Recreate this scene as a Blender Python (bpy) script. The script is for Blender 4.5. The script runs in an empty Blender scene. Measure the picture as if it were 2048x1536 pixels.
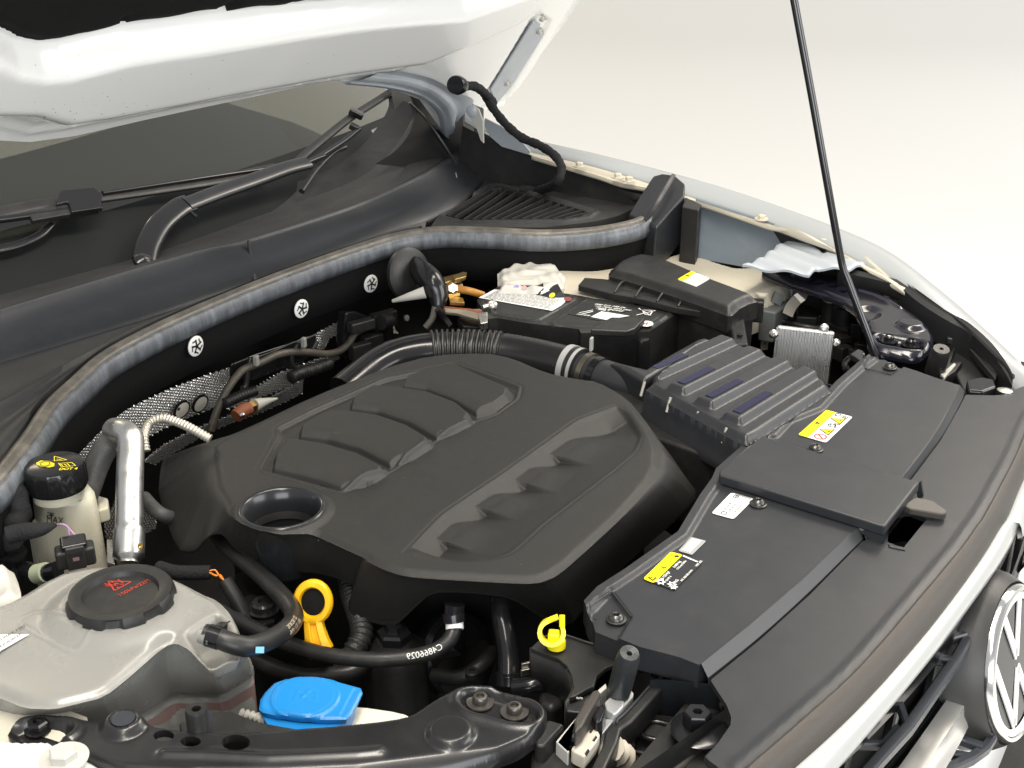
import bpy, bmesh, math, random
import numpy as np
from mathutils import Vector, Matrix
random.seed(7); rng = np.random.default_rng(7)
S = bpy.context.scene; COL = S.collection
PI = math.pi

# ------------------------------------------------------------ camera
PITCH = math.radians(24.28); HEAD = math.radians(34.17); FOC = 2500.0
CAM = np.array([0, 0, 1.70])
cd = bpy.data.cameras.new('camera'); co = bpy.data.objects.new('camera', cd); COL.objects.link(co)
co.location = CAM; co.rotation_euler = (PI/2-PITCH, 0, HEAD-PI/2)
cd.sensor_width = 36; cd.lens = FOC/2048*36; cd.clip_start = .05; cd.clip_end = 200
S.camera = co
# ------------------------------------------------------------ light
S.view_settings.view_transform = 'Standard'; S.view_settings.look = 'None'
S.view_settings.exposure = 0.25; S.view_settings.gamma = 1.0
w = bpy.data.worlds.new('World'); S.world = w; w.use_nodes = True
bg = w.node_tree.nodes['Background']; bg.inputs[0].default_value = (.97, .98, 1.0, 1); bg.inputs[1].default_value = .50
def area(name, loc, target, size, size_y, power, col):
    l = bpy.data.lights.new(name, 'AREA'); l.shape = 'RECTANGLE'; l.size = size; l.size_y = size_y
    l.energy = power; l.color = col
    o = bpy.data.objects.new(name, l); COL.objects.link(o); o.location = loc
    o.rotation_euler = (Vector(target)-Vector(loc)).to_track_quat('-Z', 'Y').to_euler()
    return o
area('softbox_front', (2.6, -2.5, 2.3), (1.5, 1.0, 1.3), 2.6, 1.3, 60, (1, .99, .97))
area('striplight_overhead', (1.1, .55, 3.4), (1.15, .85, .9), 2.2, .35, 54, (1, .93, .82))
area('striplight_overhead', (.1, .2, 3.3), (1.1, .8, .9), .35, 2.2, 34, (1, .93, .82))
area('floor_wash', (8.5, -2.0, 5.0), (9.0, .5, 0), 6, 6, 265, (1, .99, .965))
area('softbox_far_side', (3.9, .15, 3.2), (1.35, .8, .95), 1.5, 1.0, 44, (1, .89, .73))
area('fill_camera_side', (-1.7, -1.5, 1.9), (1.0, .8, .85), 2.4, 1.5, 72, (.93, .97, 1))  # added fill lamp behind the camera, lifts the dark near sides in the bay
area('wall_wash_warm', (4.0, 8.5, 4.5), (8.0, 6.5, .5), 2.5, 2.5, 150, (1, .84, .60))
# ------------------------------------------------------------ survey: photograph pixel + known height (or x or y) -> point in the car's space
fw = np.array([math.cos(HEAD)*math.cos(PITCH), math.sin(HEAD)*math.cos(PITCH), -math.sin(PITCH)])
rt = np.array([math.sin(HEAD), -math.cos(HEAD), 0]); upv = np.cross(rt, fw)
ZM = dict(A=(0,0,2.926), B=(600,0,2.926), C=(1200,250,2.926), D=(750,450,3.413), E=(0,500,3.413), F=(0,800,4.096), G=(0,1050,3.16),
          H=(400,1050,3.16), I=(900,1050,3.16), J=(1400,1050,3.16), K=(1400,650,3.16), L=(300,650,1.7067), M=(1536,460,4), N=(1240,1080,10.24),
          O=(1400,780,5.484), Q=(920,530,4.452), R=(40,880,10.24), S=(400,600,5.12), T=(1040,1250,5.12), U=(1648,1100,3.523), V=(0,960,6.4),
          W=(120,1100,6.827), X=(1500,540,6.4), c=(500,690,2.228), d=(800,780,2.4404), Y=(1200,480,5.689), P=(0,0,1))
def ray(k, x, y):
    ox, oy, s = ZM[k]; px = ox+x/s; py = oy+y/s
    return fw+rt*(px-1024)/FOC-upv*(py-768)/FOC
def P(k, x, y, z): d = ray(k, x, y); return CAM+d*(z-CAM[2])/d[2]
def PX(k, x, y, X): d = ray(k, x, y); return CAM+d*(X-CAM[0])/d[0]
def PY(k, x, y, Y): d = ray(k, x, y); return CAM+d*(Y-CAM[1])/d[1]
def PP(k, x, y, o, n): d = ray(k, x, y); o = np.array(o, float); n = np.array(n, float); return CAM+d*((o-CAM)@n)/(d@n)
def L3(k, pts, z=None): return [P(k, p[0], p[1], p[2] if len(p) > 2 else z) for p in pts]
def L2(k, pts, z): return np.array([P(k, p[0], p[1], z)[:2] for p in pts])

# ------------------------------------------------------------ materials
MAT = {}
def mat(name, col, rough=.5, metal=0, bump=0, bscale=900, spec=.5, coat=0, var=0, vscale=8, trans=0, sss=0, dust=0, detail=3, ior=1.45, bdist=.001):
    if name in MAT: return MAT[name]
    m = bpy.data.materials.new(name); m.use_nodes = True; nt = m.node_tree; b = nt.nodes['Principled BSDF']
    b.inputs['Base Color'].default_value = (*col, 1); b.inputs['Roughness'].default_value = rough; b.inputs['Metallic'].default_value = metal
    b.inputs['Specular IOR Level'].default_value = spec; b.inputs['IOR'].default_value = ior
    if coat: b.inputs['Coat Weight'].default_value = coat; b.inputs['Coat Roughness'].default_value = .05
    if trans: b.inputs['Transmission Weight'].default_value = trans
    if sss:
        b.inputs['Subsurface Weight'].default_value = sss; b.inputs['Subsurface Radius'].default_value = (.02, .018, .015); b.inputs['Subsurface Scale'].default_value = .6
    g = nt.nodes.new('ShaderNodeNewGeometry')
    def noise(sc, det=3, rgh=.6):
        n = nt.nodes.new('ShaderNodeTexNoise'); n.inputs['Scale'].default_value = sc; n.inputs['Detail'].default_value = det; n.inputs['Roughness'].default_value = rgh
        nt.links.new(g.outputs['Position'], n.inputs['Vector']); return n
    if bump:
        n = noise(bscale, 2); bp = nt.nodes.new('ShaderNodeBump'); bp.inputs['Strength'].default_value = bump; bp.inputs['Distance'].default_value = bdist
        nt.links.new(n.outputs['Fac'], bp.inputs['Height']); nt.links.new(bp.outputs['Normal'], b.inputs['Normal'])
    if var:
        n = noise(vscale, 5, .65); r = nt.nodes.new('ShaderNodeMapRange'); r.inputs[1].default_value = .3; r.inputs[2].default_value = .7
        r.inputs[3].default_value = max(.04, rough-var); r.inputs[4].default_value = min(1, rough+var)
        nt.links.new(n.outputs['Fac'], r.inputs[0]); nt.links.new(r.outputs[0], b.inputs['Roughness'])
    if dust:
        n = noise(28, 8, .75); r = nt.nodes.new('ShaderNodeMapRange'); r.inputs[1].default_value = .48; r.inputs[2].default_value = .78
        r.inputs[3].default_value = 0; r.inputs[4].default_value = dust
        mx = nt.nodes.new('ShaderNodeMix'); mx.data_type = 'RGBA'; mx.inputs[6].default_value = (*col, 1); mx.inputs[7].default_value = (.28, .25, .2, 1)
        nt.links.new(n.outputs['Fac'], r.inputs[0]); nt.links.new(r.outputs[0], mx.inputs[0]); nt.links.new(mx.outputs[2], b.inputs['Base Color'])
    MAT[name] = m; return m
M_cover = mat('grained_black_plastic', (.0185, .018, .017), .36, spec=.42, bump=.75, bscale=1300, var=.05, vscale=30, bdist=.0007)
M_trim = mat('satin_black_plastic', (.021, .0225, .026), .33, bump=.25, bscale=1800, var=.05, vscale=12, bdist=.0005, dust=.04)
M_cowl = mat('weathered_black_plastic', (.026, .026, .026), .46, bump=.4, bscale=900, var=.08, vscale=9, dust=.06, bdist=.0006)
M_blk = mat('moulded_black_plastic', (.014, .014, .014), .42, bump=.3, bscale=700, var=.1, vscale=20, dust=.06, bdist=.0006)
M_blkg = mat('glossy_black_plastic', (.010, .010, .011), .18, var=.06, vscale=20)
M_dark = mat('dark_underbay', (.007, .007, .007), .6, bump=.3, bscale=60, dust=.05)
M_rub = mat('black_rubber', (.014, .014, .014), .38, bump=.3, bscale=500, var=.1, vscale=25, dust=.08, bdist=.0006)
M_seal = mat('weathered_grey_rubber', (.055, .055, .058), .42, bump=.4, bscale=220, var=.12, vscale=60, dust=.30)
def streaks(name, c0, c1, rough, sc=(55, 55, 4)):
    m = mat(name, c0, rough, bump=.3, bscale=200, var=.1, vscale=60); nt = m.node_tree; b = nt.nodes['Principled BSDF']
    g = nt.nodes.new('ShaderNodeNewGeometry'); mp = nt.nodes.new('ShaderNodeMapping'); mp.inputs['Scale'].default_value = sc; n = nt.nodes.new('ShaderNodeTexNoise'); n.inputs['Scale'].default_value = 1; n.inputs['Detail'].default_value = 6; n.inputs['Roughness'].default_value = .7
    r = nt.nodes.new('ShaderNodeValToRGB'); r.color_ramp.elements[0].position = .42; r.color_ramp.elements[0].color = (*c0, 1); r.color_ramp.elements[1].position = .66; r.color_ramp.elements[1].color = (*c1, 1)
    nt.links.new(g.outputs['Position'], mp.inputs[0]); nt.links.new(mp.outputs[0], n.inputs['Vector']); nt.links.new(n.outputs['Fac'], r.inputs[0]); nt.links.new(r.outputs[0], b.inputs['Base Color']); return m
M_felt = mat('black_felt', (.008, .008, .008), .95, bump=.8, bscale=400, spec=.15)
M_tape = mat('black_cloth_tape', (.016, .016, .017), .85, bump=.9, bscale=260, spec=.25, bdist=.002)
M_steel = mat('satin_black_steel', (.012, .012, .013), .30, var=.05, vscale=15, coat=.2, dust=.03)
M_steelb = mat('glossy_painted_steel', (.007, .007, .013), .2, coat=.3, dust=.05)
M_white = mat('white_paint', (.78, .78, .76), .22, coat=.5, var=.05, vscale=5)
M_whitem = mat('white_primer_paint', (.46, .45, .41), .42, var=.1, vscale=10, dust=.12)
M_gpaint = mat('pale_grey_paint', (.36, .39, .42), .38, var=.1, vscale=14, dust=.2)
M_cream = mat('cream_inner_paint', (.50, .46, .37), .4, dust=.25, var=.1)
M_tank = mat('milky_plastic', (.235, .232, .215), .25, sss=.6, var=.1, vscale=16, dust=.10, spec=.5)
M_btank = mat('yellowed_plastic', (.60, .57, .45), .24, sss=.4, var=.08, vscale=18, dust=.12)
M_pink = mat('red_coolant', (.25, .165, .15), .25, spec=.5)
M_alu = mat('brushed_aluminium', (.55, .55, .53), .34, metal=1, bump=.12, bscale=90, var=.10, vscale=50, bdist=.001)
M_cast = mat('cast_aluminium', (.42, .42, .41), .38, metal=1, bump=.5, bscale=500, var=.12, vscale=40)
M_zinc = mat('zinc_plated_steel', (.62, .60, .55), .3, metal=1, bump=.1, bscale=300, var=.12, vscale=60)
M_brass = mat('brass', (.55, .38, .14), .3, metal=1)
M_rust = mat('rusty_copper', (.22, .07, .03), .6, bump=.5, bscale=300)
M_chrome = mat('chrome', (.70, .70, .69), .13, metal=1)
M_yel = mat('amber_plastic', (.80, .42, .008), .3, sss=.1, var=.06, vscale=30)
M_lem = mat('lemon_yellow_plastic', (.88, .74, .01), .32)
M_blue = mat('blue_plastic', (.012, .20, .52), .33, bump=.15, bscale=900, var=.05, vscale=20)
M_dec = mat('white_print', (.75, .75, .72), .45)
M_decb = mat('black_print', (.012, .012, .012), .45)
M_decy = mat('yellow_print', (.88, .72, .0), .4)
M_decr = mat('red_print', (.42, .035, .02), .55)
M_decg = mat('grey_print', (.30, .30, .30), .45)
M_lab = mat('label_white', (.70, .70, .68), .35)
M_purple = mat('violet_wire_sheath', (.30, .18, .28), .45)
M_orange = mat('orange_wire_sheath', (.75, .22, .02), .45)
M_braid = mat('grey_braided_sleeve', (.10, .095, .085), .5, bump=1, bscale=350, dust=.3)
M_orubs = mat('grey_rubber_hose', (.05, .05, .05), .55, bump=.5, bscale=300, dust=.25, var=.1)

# ------------------------------------------------------------ object building
LOC = {}
def thing(name, label, cat, loc, group=None):
    o = bpy.data.objects.new(name, None); COL.objects.link(o); o.empty_display_size = .05
    o.location = loc; o['label'] = label; o['category'] = cat
    if group: o['group'] = group
    LOC[o.name] = Vector(loc); return o
def tag(o, label, cat, group=None):
    o['label'] = label; o['category'] = cat
    if group: o['group'] = group
    return o
def struct(o): o['kind'] = 'structure'; return o
def mk(name, verts, faces, m, parent=None, smooth=True, sharp=35, bevel=0, bseg=2, label=None, fixn=False):
    V = np.array([tuple(v) for v in verts], float); c = (V.max(0)+V.min(0))/2
    me = bpy.data.meshes.new(name); me.from_pydata((V-c).tolist(), [], [tuple(int(i) for i in f) for f in faces])
    me.materials.append(m)
    if fixn:
        bm = bmesh.new(); bm.from_mesh(me); bmesh.ops.recalc_face_normals(bm, faces=bm.faces); bm.to_mesh(me); bm.free()
    o = bpy.data.objects.new(name, me); COL.objects.link(o); o.location = c; LOC[o.name] = Vector(c)
    if smooth:
        me.shade_smooth()
        if not bevel: me.set_sharp_from_angle(angle=math.radians(sharp))
    if bevel:
        b = o.modifiers.new('bevel', 'BEVEL'); b.width = bevel; b.segments = bseg; b.limit_method = 'ANGLE'; b.angle_limit = math.radians(28); b.harden_normals = True
    if parent is not None:
        o.parent = parent; o.matrix_parent_inverse = Matrix.Translation(-LOC[parent.name])
    if label: o['label'] = label
    return o
def dup(o, delta, parent=None, rot=None, label=None):
    c = o.copy(); COL.objects.link(c); c.location = Vector(o.location)+Vector(delta); LOC[c.name] = Vector(c.location)
    if rot: c.rotation_euler = rot
    p = parent if parent is not None else o.parent
    if p is not None: c.parent = p; c.matrix_parent_inverse = Matrix.Translation(-LOC[p.name])
    if label: c['label'] = label
    return c
def merge(*ms):
    V = []; Fs = []
    for v, f in ms:
        n = len(V); V += [tuple(p) for p in v]; Fs += [tuple(i+n for i in q) for q in f]
    return V, Fs
def g_prism(top, d):
    """closed slab: top outline (3D points) pushed along d"""
    top = [np.array(p, float) for p in top]; n = len(top)
    if np.isscalar(d): d = np.array([0, 0, -d])
    V = top+[p+np.array(d) for p in top]
    F = [tuple(range(n)), tuple(range(2*n-1, n-1, -1))]+[(i, i+n, (i+1) % n+n, (i+1) % n) for i in range(n)]
    return V, F
def g_loft(rings, closed=True, cap=True):
    n = len(rings[0]); V = [tuple(p) for r in rings for p in r]; F = []
    for j in range(len(rings)-1):
        for i in range(n if closed else n-1):
            a = j*n+i; b = j*n+(i+1) % n; F.append((a, b, b+n, a+n))
    if cap and closed:
        F.append(tuple(range(n-1, -1, -1))); F.append(tuple(range((len(rings)-1)*n, len(rings)*n)))
    return V, F
def cr(pts, n=8, closed=False):
    p = np.array([tuple(q) for q in pts], float); N = len(p); out = []
    rngi = range(N) if closed else range(N-1)
    for i in rngi:
        p1 = p[i]; p2 = p[(i+1) % N]
        p0 = p[i-1] if (i > 0 or closed) else 2*p1-p2
        p3 = p[(i+2) % N] if (i+2 < N or closed) else 2*p2-p1
        for t in np.linspace(0, 1, n, endpoint=False):
            out.append(.5*((2*p1)+(-p0+p2)*t+(2*p0-5*p1+4*p2-p3)*t*t+(-p0+3*p1-3*p2+p3)*t**3))
    if not closed: out.append(p[-1])
    return np.array(out)
def resample(p, step, closed=False):
    p = np.array(p, float)
    if closed: p = np.vstack([p, p[:1]])
    d = np.r_[0, np.cumsum(np.linalg.norm(np.diff(p, axis=0), axis=1))]
    n = max(2, int(round(d[-1]/step))+1); s = np.linspace(0, d[-1], n)
    q = np.stack([np.interp(s, d, p[:, k]) for k in range(p.shape[1])], 1)
    return (q[:-1] if closed else q), s
def g_tube(pts, r, n=14, step=.006, rfun=None, smooth=True, cap=True, prof=None, upref=None):
    c = cr(pts, 10) if smooth and len(pts) > 2 else np.array([tuple(q) for q in pts], float)
    c, s = resample(c, step); T = np.gradient(c, axis=0); T /= np.linalg.norm(T, axis=1)[:, None]+1e-12
    u = np.array(upref if upref is not None else (0, 0, 1.0), float)
    if abs(T[0]@u) > .9 and upref is None: u = np.array([1., 0, 0])
    u = u-T[0]*(T[0]@u); u /= np.linalg.norm(u); rings = []
    for i in range(len(c)):
        u = u-T[i]*(T[i]@u); u /= np.linalg.norm(u); v = np.cross(T[i], u)
        R = rfun(s[i], s[-1]) if rfun else r
        if prof is None: ring = [c[i]+R*(math.cos(a)*u+math.sin(a)*v) for a in np.linspace(0, 2*PI, n, endpoint=False)]
        else: ring = [c[i]+R*(a*u+b*v) for a, b in prof]
        rings.append(ring)
    return g_loft(rings, True, cap)
def tube(name, pts, r, m, parent=None, **k):
    lb = k.pop('label', None); V, F = g_tube(pts, r, **k); return mk(name, V, F, m, parent, sharp=60, label=lb)
def frame(axis, ref=(1, 0, 0)):
    a = np.array(axis, float); a /= np.linalg.norm(a); r = np.array(ref, float)
    if abs(a@r) > .95: r = np.array([0, 1., 0])
    u = r-a*(a@r); u /= np.linalg.norm(u); return u, np.cross(a, u), a
def g_lathe(prof, c, axis=(0, 0, 1), n=40, fun=None, sx=1, sy=1, ref=(1, 0, 0)):
    u, v, a = frame(axis, ref); c = np.array(c, float); rings = []
    for j, (r, h) in enumerate(prof):
        rings.append([c+a*h+(u*math.cos(t)*sx+v*math.sin(t)*sy)*(fun(r, h, t) if fun else r) for t in np.linspace(0, 2*PI, n, endpoint=False)])
    V, F = g_loft(rings, True, False)
    if prof[0][0] > 1e-6: F.append(tuple(range(n-1, -1, -1)))
    if prof[-1][0] > 1e-6: F.append(tuple(range((len(prof)-1)*n, len(prof)*n)))
    return V, F
def lathe(name, prof, c, m, parent=None, **k):
    lb = k.pop('label', None); sh = k.pop('sharp', 35); V, F = g_lathe(prof, c, **k); return mk(name, V, F, m, parent, sharp=sh, label=lb)
def g_box(c, s, R=None):
    x, y, z = [q/2 for q in s]; v = [np.array(p) for p in ((-x,-y,-z),(x,-y,-z),(x,y,-z),(-x,y,-z),(-x,-y,z),(x,-y,z),(x,y,z),(-x,y,z))]
    if R is not None: v = [R[0]*p[0]+R[1]*p[1]+R[2]*p[2] for p in v]
    return [p+np.array(c) for p in v], [(0,3,2,1),(4,5,6,7),(0,1,5,4),(1,2,6,5),(2,3,7,6),(3,0,4,7)]
def box(name, c, s, m, parent=None, R=None, bevel=.002, **k):
    V, F = g_box(c, s, R); return mk(name, V, F, m, parent, bevel=bevel, **k)
def slab(name, k, pts, z, th, m, parent=None, bevel=.0015, label=None, d=None):
    top = L3(k, pts, z); V, F = g_prism(top, th if d is None else d); return mk(name, V, F, m, parent, bevel=bevel, label=label, fixn=True)
def rz(a): c, s = math.cos(a), math.sin(a); return np.array([[c, s, 0], [-s, c, 0], [0, 0, 1.]])
# ---- 2D distance fields
def sd(Pq, poly):
    poly = np.array(poly, float); d2 = np.full(len(Pq), 1e9); ins = np.zeros(len(Pq), bool); n = len(poly)
    for i in range(n):
        a = poly[i]; b = poly[(i+1) % n]; e = b-a; wv = Pq-a; t = np.clip((wv@e)/(e@e+1e-15), 0, 1)
        q = wv-t[:, None]*e; d2 = np.minimum(d2, (q*q).sum(1))
        cnd = ((a[1] <= Pq[:, 1]) & (b[1] > Pq[:, 1])) | ((b[1] <= Pq[:, 1]) & (a[1] > Pq[:, 1]))
        xi = a[0]+(Pq[:, 1]-a[1])*(b[0]-a[0])/((b[1]-a[1]) if abs(b[1]-a[1]) > 1e-12 else 1e-12)
        ins ^= cnd & (Pq[:, 0] < xi)
    d = np.sqrt(d2); return np.where(ins, -d, d)
def near(Pq, poly, closed=True):
    """nearest boundary point: returns (point, segment, t, dist)"""
    poly = np.array(poly, float); n = len(poly) if closed else len(poly)-1; best = np.full(len(Pq), 1e9); pt = np.zeros((len(Pq), 2)); sg = np.zeros(len(Pq), int); tt = np.zeros(len(Pq))
    for i in range(n):
        a = poly[i]; b = poly[(i+1) % len(poly)]; e = b-a; wv = Pq-a; t = np.clip((wv@e)/(e@e+1e-15), 0, 1); q = a+t[:, None]*e
        d = np.linalg.norm(Pq-q, axis=1); m_ = d < best; best[m_] = d[m_]; pt[m_] = q[m_]; sg[m_] = i; tt[m_] = t[m_]
    return pt, sg, tt, best
def sm(a, b, x): t = np.clip((x-a)/(b-a), 0, 1); return t*t*(3-2*t)
def rnd(poly, r, n=4):
    """round the corners of a 2D/3D polygon"""
    p = np.array(poly, float); N = len(p); out = []
    for i in range(N):
        a, b, c = p[i-1], p[i], p[(i+1) % N]; la = np.linalg.norm(a-b); lc = np.linalg.norm(c-b); k = min(r, la*.45, lc*.45)
        s = b+(a-b)/max(la, 1e-9)*k; e = b+(c-b)/max(lc, 1e-9)*k
        for t in np.linspace(0, 1, n+1): out.append((1-t)**2*s+2*t*(1-t)*b+t*t*e)
    return np.array(out)
def g_relief(poly, hf, step, holes=(), skirt=None, fr=None, rings=None, hskirt=None):
    """dense sheet bounded exactly by poly; hf(XY)->height; skirt: function(XYb, seg, t, h)->list of 3D offsets rings"""
    poly = np.array(poly, float); x0, y0 = poly.min(0)-step; x1, y1 = poly.max(0)+step
    nx = int((x1-x0)/step)+2; ny = int((y1-y0)/step)+2
    gx = x0+np.arange(nx)*step; gy = y0+np.arange(ny)*step
    cx, cy = np.meshgrid(gx[:-1]+step/2, gy[:-1]+step/2); C = np.stack([cx.ravel(), cy.ravel()], 1)
    keep = sd(C, poly) < 0
    for h in holes: keep &= sd(C, h) > 0
    keep = keep.reshape(ny-1, nx-1)
    cnt = np.zeros((ny, nx), int)
    for dy in (0, 1):
        for dx in (0, 1): cnt[dy:ny-1+dy, dx:nx-1+dx] += keep
    used = cnt > 0; bd = used & (cnt < 4)
    idx = -np.ones((ny, nx), int); idx[used] = np.arange(used.sum())
    X, Y = np.meshgrid(gx, gy); pts = np.stack([X[used], Y[used]], 1); bmask = bd[used]
    B = pts[bmask]; best = np.full(len(B), 1e9); res = B.copy()
    for lp in [poly]+list(holes):
        q, s_, t_, d_ = near(B, lp); mm = d_ < best; best[mm] = d_[mm]; res[mm] = q[mm]
    ok = best < 1.6*step; B2 = B.copy(); B2[ok] = res[ok]; pts[bmask] = B2
    H = hf(pts); jj, ii = np.nonzero(keep)
    F = np.stack([idx[jj, ii], idx[jj, ii+1], idx[jj+1, ii+1], idx[jj+1, ii]], 1)
    V3 = np.column_stack([pts, H])
    Fl = [tuple(f) for f in F.tolist()]
    V = V3.tolist()
    if skirt is not None:
        ed = {}
        for f in Fl:
            for a in range(4): ed[(f[a], f[(a+1) % 4])] = 1
        be = [(a, b) for (a, b) in ed if (b, a) not in ed]
        bv = sorted({v for e in be for v in e}); bp = V3[bv]
        _, s_, t_, dd = near(bp[:, :2], poly)
        onh = np.zeros(len(bv), bool)
        for h in holes:
            _, _, _, dh = near(bp[:, :2], h); onh |= dh < dd
        RR = skirt(bp, s_, t_, onh); prev = {v: v for v in bv}
        for R_ in RR:
            cur = {}
            for q, v in enumerate(bv): cur[v] = len(V); V.append(tuple(R_[q]))
            for a, b in be: Fl.append((b, a, prev[a], prev[b]) if False else (a, prev and prev[a], prev[b], b) if False else (prev[b], prev[a], cur[a], cur[b]))
            prev = cur
    V = np.array(V)
    if fr is not None:
        O_, U_, V_, N_ = [np.array(q, float) for q in fr]
        V = O_+V[:, :1]*U_+V[:, 1:2]*V_+V[:, 2:3]*N_
    return V, Fl
def relief(name, poly, hf, step, m, parent=None, sharp=50, label=None, **k):
    V, F = g_relief(poly, hf, step, **k); return mk(name, V, F, m, parent, sharp=sharp, label=label)
def down(d):
    return lambda b, s, t, o: [np.column_stack([b[:, :2], b[:, 2]-d])]
# ---- small hardware
def bolt(name, c, r, h, m, parent=None, axis=(0, 0, 1), n=6, sock=True, washer=0, label=None):
    ms = []
    if washer: ms.append(g_lathe([(0, 0), (washer, 0), (washer, .0015), (washer*.8, .002), (0, .002)], c, axis, 24))
    ms.append(g_lathe([(0, 0), (r, 0), (r, h*.8), (r*.85, h), (r*.45, h), (r*.45, h*.6), (0, h*.6)] if sock else [(0, 0), (r, 0), (r, h*.8), (r*.8, h), (0, h)], c, axis, n))
    V, F = merge(*ms); return mk(name, V, F, m, parent, sharp=30, label=label)
def dome(name, c, r, h, m, parent=None, axis=(0, 0, 1)):
    V, F = g_lathe([(r*1.25, 0), (r*1.25, .0012), (r, .0016)]+[(r*math.cos(t), .0016+h*math.sin(t)) for t in np.linspace(.2, 1.1, 4)]+[(r*.38, h), (r*.34, h*.4), (0, h*.4)], c, axis, 20)
    return mk(name, V, F, m, parent, sharp=40)
# ---- flat print: frame (O,U,V,N); strokes and text
FONT = None
def text(s, size, O, U, V, m, parent, name='lettering', bold=False, off=.0003, align='LEFT', shear=0, squash=1.0, thick=0.0):
    cu = bpy.data.curves.new('t', 'FONT'); cu.body = s; cu.size = size; cu.align_x = align; cu.extrude = thick
    if bold: cu.offset = size*.02
    ob = bpy.data.objects.new('t', cu); COL.objects.link(ob); bpy.context.view_layer.update()
    me = bpy.data.meshes.new_from_object(ob.evaluated_get(bpy.context.evaluated_depsgraph_get()))
    bpy.data.objects.remove(ob); bpy.data.curves.remove(cu)
    U = np.array(U, float); U /= np.linalg.norm(U); V = np.array(V, float); V /= np.linalg.norm(V); N = np.cross(U, V); O = np.array(O, float)
    if N[2] < 0 and abs(N[2]) > .3: Nn = -N
    else: Nn = N
    vs = [O+U*v.co.x*squash+V*v.co.y+Nn*(off+v.co.z) for v in me.vertices]; fs = [tuple(p.vertices) for p in me.polygons]
    bpy.data.meshes.remove(me)
    return vs, fs
def g_line(a, b, w_, N, off=0):
    a = np.array(a, float); b = np.array(b, float); N = np.array(N, float); e = b-a; e /= np.linalg.norm(e)+1e-12; s = np.cross(N, e)*w_/2; o = N*off
    return [a-s+o, b-s+o, b+s+o, a+s+o], [(0, 1, 2, 3)]
def g_poly(pts, N, off=0):
    return [np.array(p, float)+np.array(N, float)*off for p in pts], [tuple(range(len(pts)))]
def bil(q, u, v):
    """bilinear point in quad q (p00,p10,p11,p01)"""
    q = [np.array(p, float) for p in q]; return (1-u)*(1-v)*q[0]+u*(1-v)*q[1]+u*v*q[2]+(1-u)*v*q[3]
def g_path(q, uv, w_, N, off, closed=False):
    p = [bil(q, *a) for a in uv]; ms = []
    for i in range(len(p) if closed else len(p)-1): ms.append(g_line(p[i], p[(i+1) % len(p)], w_, N, off))
    return merge(*ms)
# ------------------------------------------------------------ studio
m_floor = mat('studio_paint', (.80, .79, .755), .6)
m_wall = m_floor
V = []; F = []
def sheet(name, x0, x1, y0, y1, z, m):
    return struct(mk(name, [(x0, y0, z), (x1, y0, z), (x1, y1, z), (x0, y1, z)], [(0, 1, 2, 3)], m, smooth=False))
# painted cyclorama: the wall sweeps up out of the floor far behind the car
a0 = np.array([3.4, 18.0]); a1 = np.array([16.5, -9.0])
dirw = (a1-a0)/np.linalg.norm(a1-a0); nr = np.array([-dirw[1], dirw[0]])
prof = [(5.0*math.sin(a), .004+5.0-5.0*math.cos(a)) for a in np.linspace(0, PI/2, 40)]+[(5.0, 9.0)]
r0 = []; r1 = []
for d, z in prof:
    p = a0+nr*d; q = a1+nr*d; r0.append((p[0], p[1], z)); r1.append((q[0], q[1], z))
Vv, Ff = g_loft([r0, r1], False, False)
struct(mk('wall', Vv, Ff, m_wall, sharp=60))
struct(mk('floor', [(-8, -9, .004), (16.5, -9, .004), (3.4, 18, .004), (-8, 18, .004)], [(0, 1, 2, 3)], m_floor, smooth=False))

# ------------------------------------------------------------ strips between surveyed lines
def line(k, pts, n=60, how='z', smooth=True, val=None):
    f = dict(z=P, x=PX, y=PY)[how]
    p = [f(k, q[0], q[1], q[2] if len(q) > 2 else val) for q in pts]
    c = cr(p, 12) if smooth else np.array(p); c = np.array(c)
    d = np.r_[0, np.cumsum(np.linalg.norm(np.diff(c, axis=0), axis=1))]; s = np.linspace(0, d[-1], n)
    return np.stack([np.interp(s, d, c[:, i]) for i in range(3)], 1)
def strip(name, lines, m, parent=None, sharp=35, sub=1, label=None, th=0):
    if sub > 1:
        L = np.array(lines); out = []
        for i in range(L.shape[0]-1):
            for t in np.linspace(0, 1, sub, endpoint=False): out.append(L[i]*(1-t)+L[i+1]*t)
        out.append(L[-1]); lines = out
    V, F = g_loft(lines, False, False); o = mk(name, V, F, m, parent, sharp=sharp, label=label)
    if th:
        md = o.modifiers.new('thickness', 'SOLIDIFY'); md.thickness = th; md.offset = 0
    return o

car = thing('car', 'white car with its bonnet raised over the open engine bay', 'car', (1.33, 1.0, 0))

# windscreen ---------------------------------------------------
m_glass = mat('windscreen_glass', (.17, .175, .15), .02, trans=.9, ior=1.5)
sl = (math.cos(math.radians(31)), math.sin(math.radians(31)))
def wsp(x, t): yb = 1.72+.10*((x-1.33)/.75)**2; return (x, yb+t*sl[0], 1.005+t*sl[1]-.02*((x-1.33)/.75)**2)
rings = [[wsp(x, t) for x in np.linspace(.35, 2.62, 48)] for t in np.linspace(0, .85, 12)]
strip('windscreen', rings, m_glass, car, th=.005)
strip('ceramic_frit_band', [[np.array(wsp(x, t))+np.array([0, -.5, .86])*.004 for x in np.linspace(.35, 2.62, 48)] for t in (-.02, 0, .04, .085, .11)], mat('black_frit', (.008, .009, .009), .5, spec=.2), car)
m_int = mat('dark_grey_dashboard', (.035, .036, .034), .75, bump=.3, bscale=500)
rings = [[(x, y+.10*((x-1.33)/.75)**2, z) for x in np.linspace(.35, 2.2, 30)] for y, z in ((1.66, .80), (1.70, .975), (1.78, .985), (2.0, 1.03), (2.3, 1.06), (2.42, 1.02), (2.45, .8))]
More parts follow.
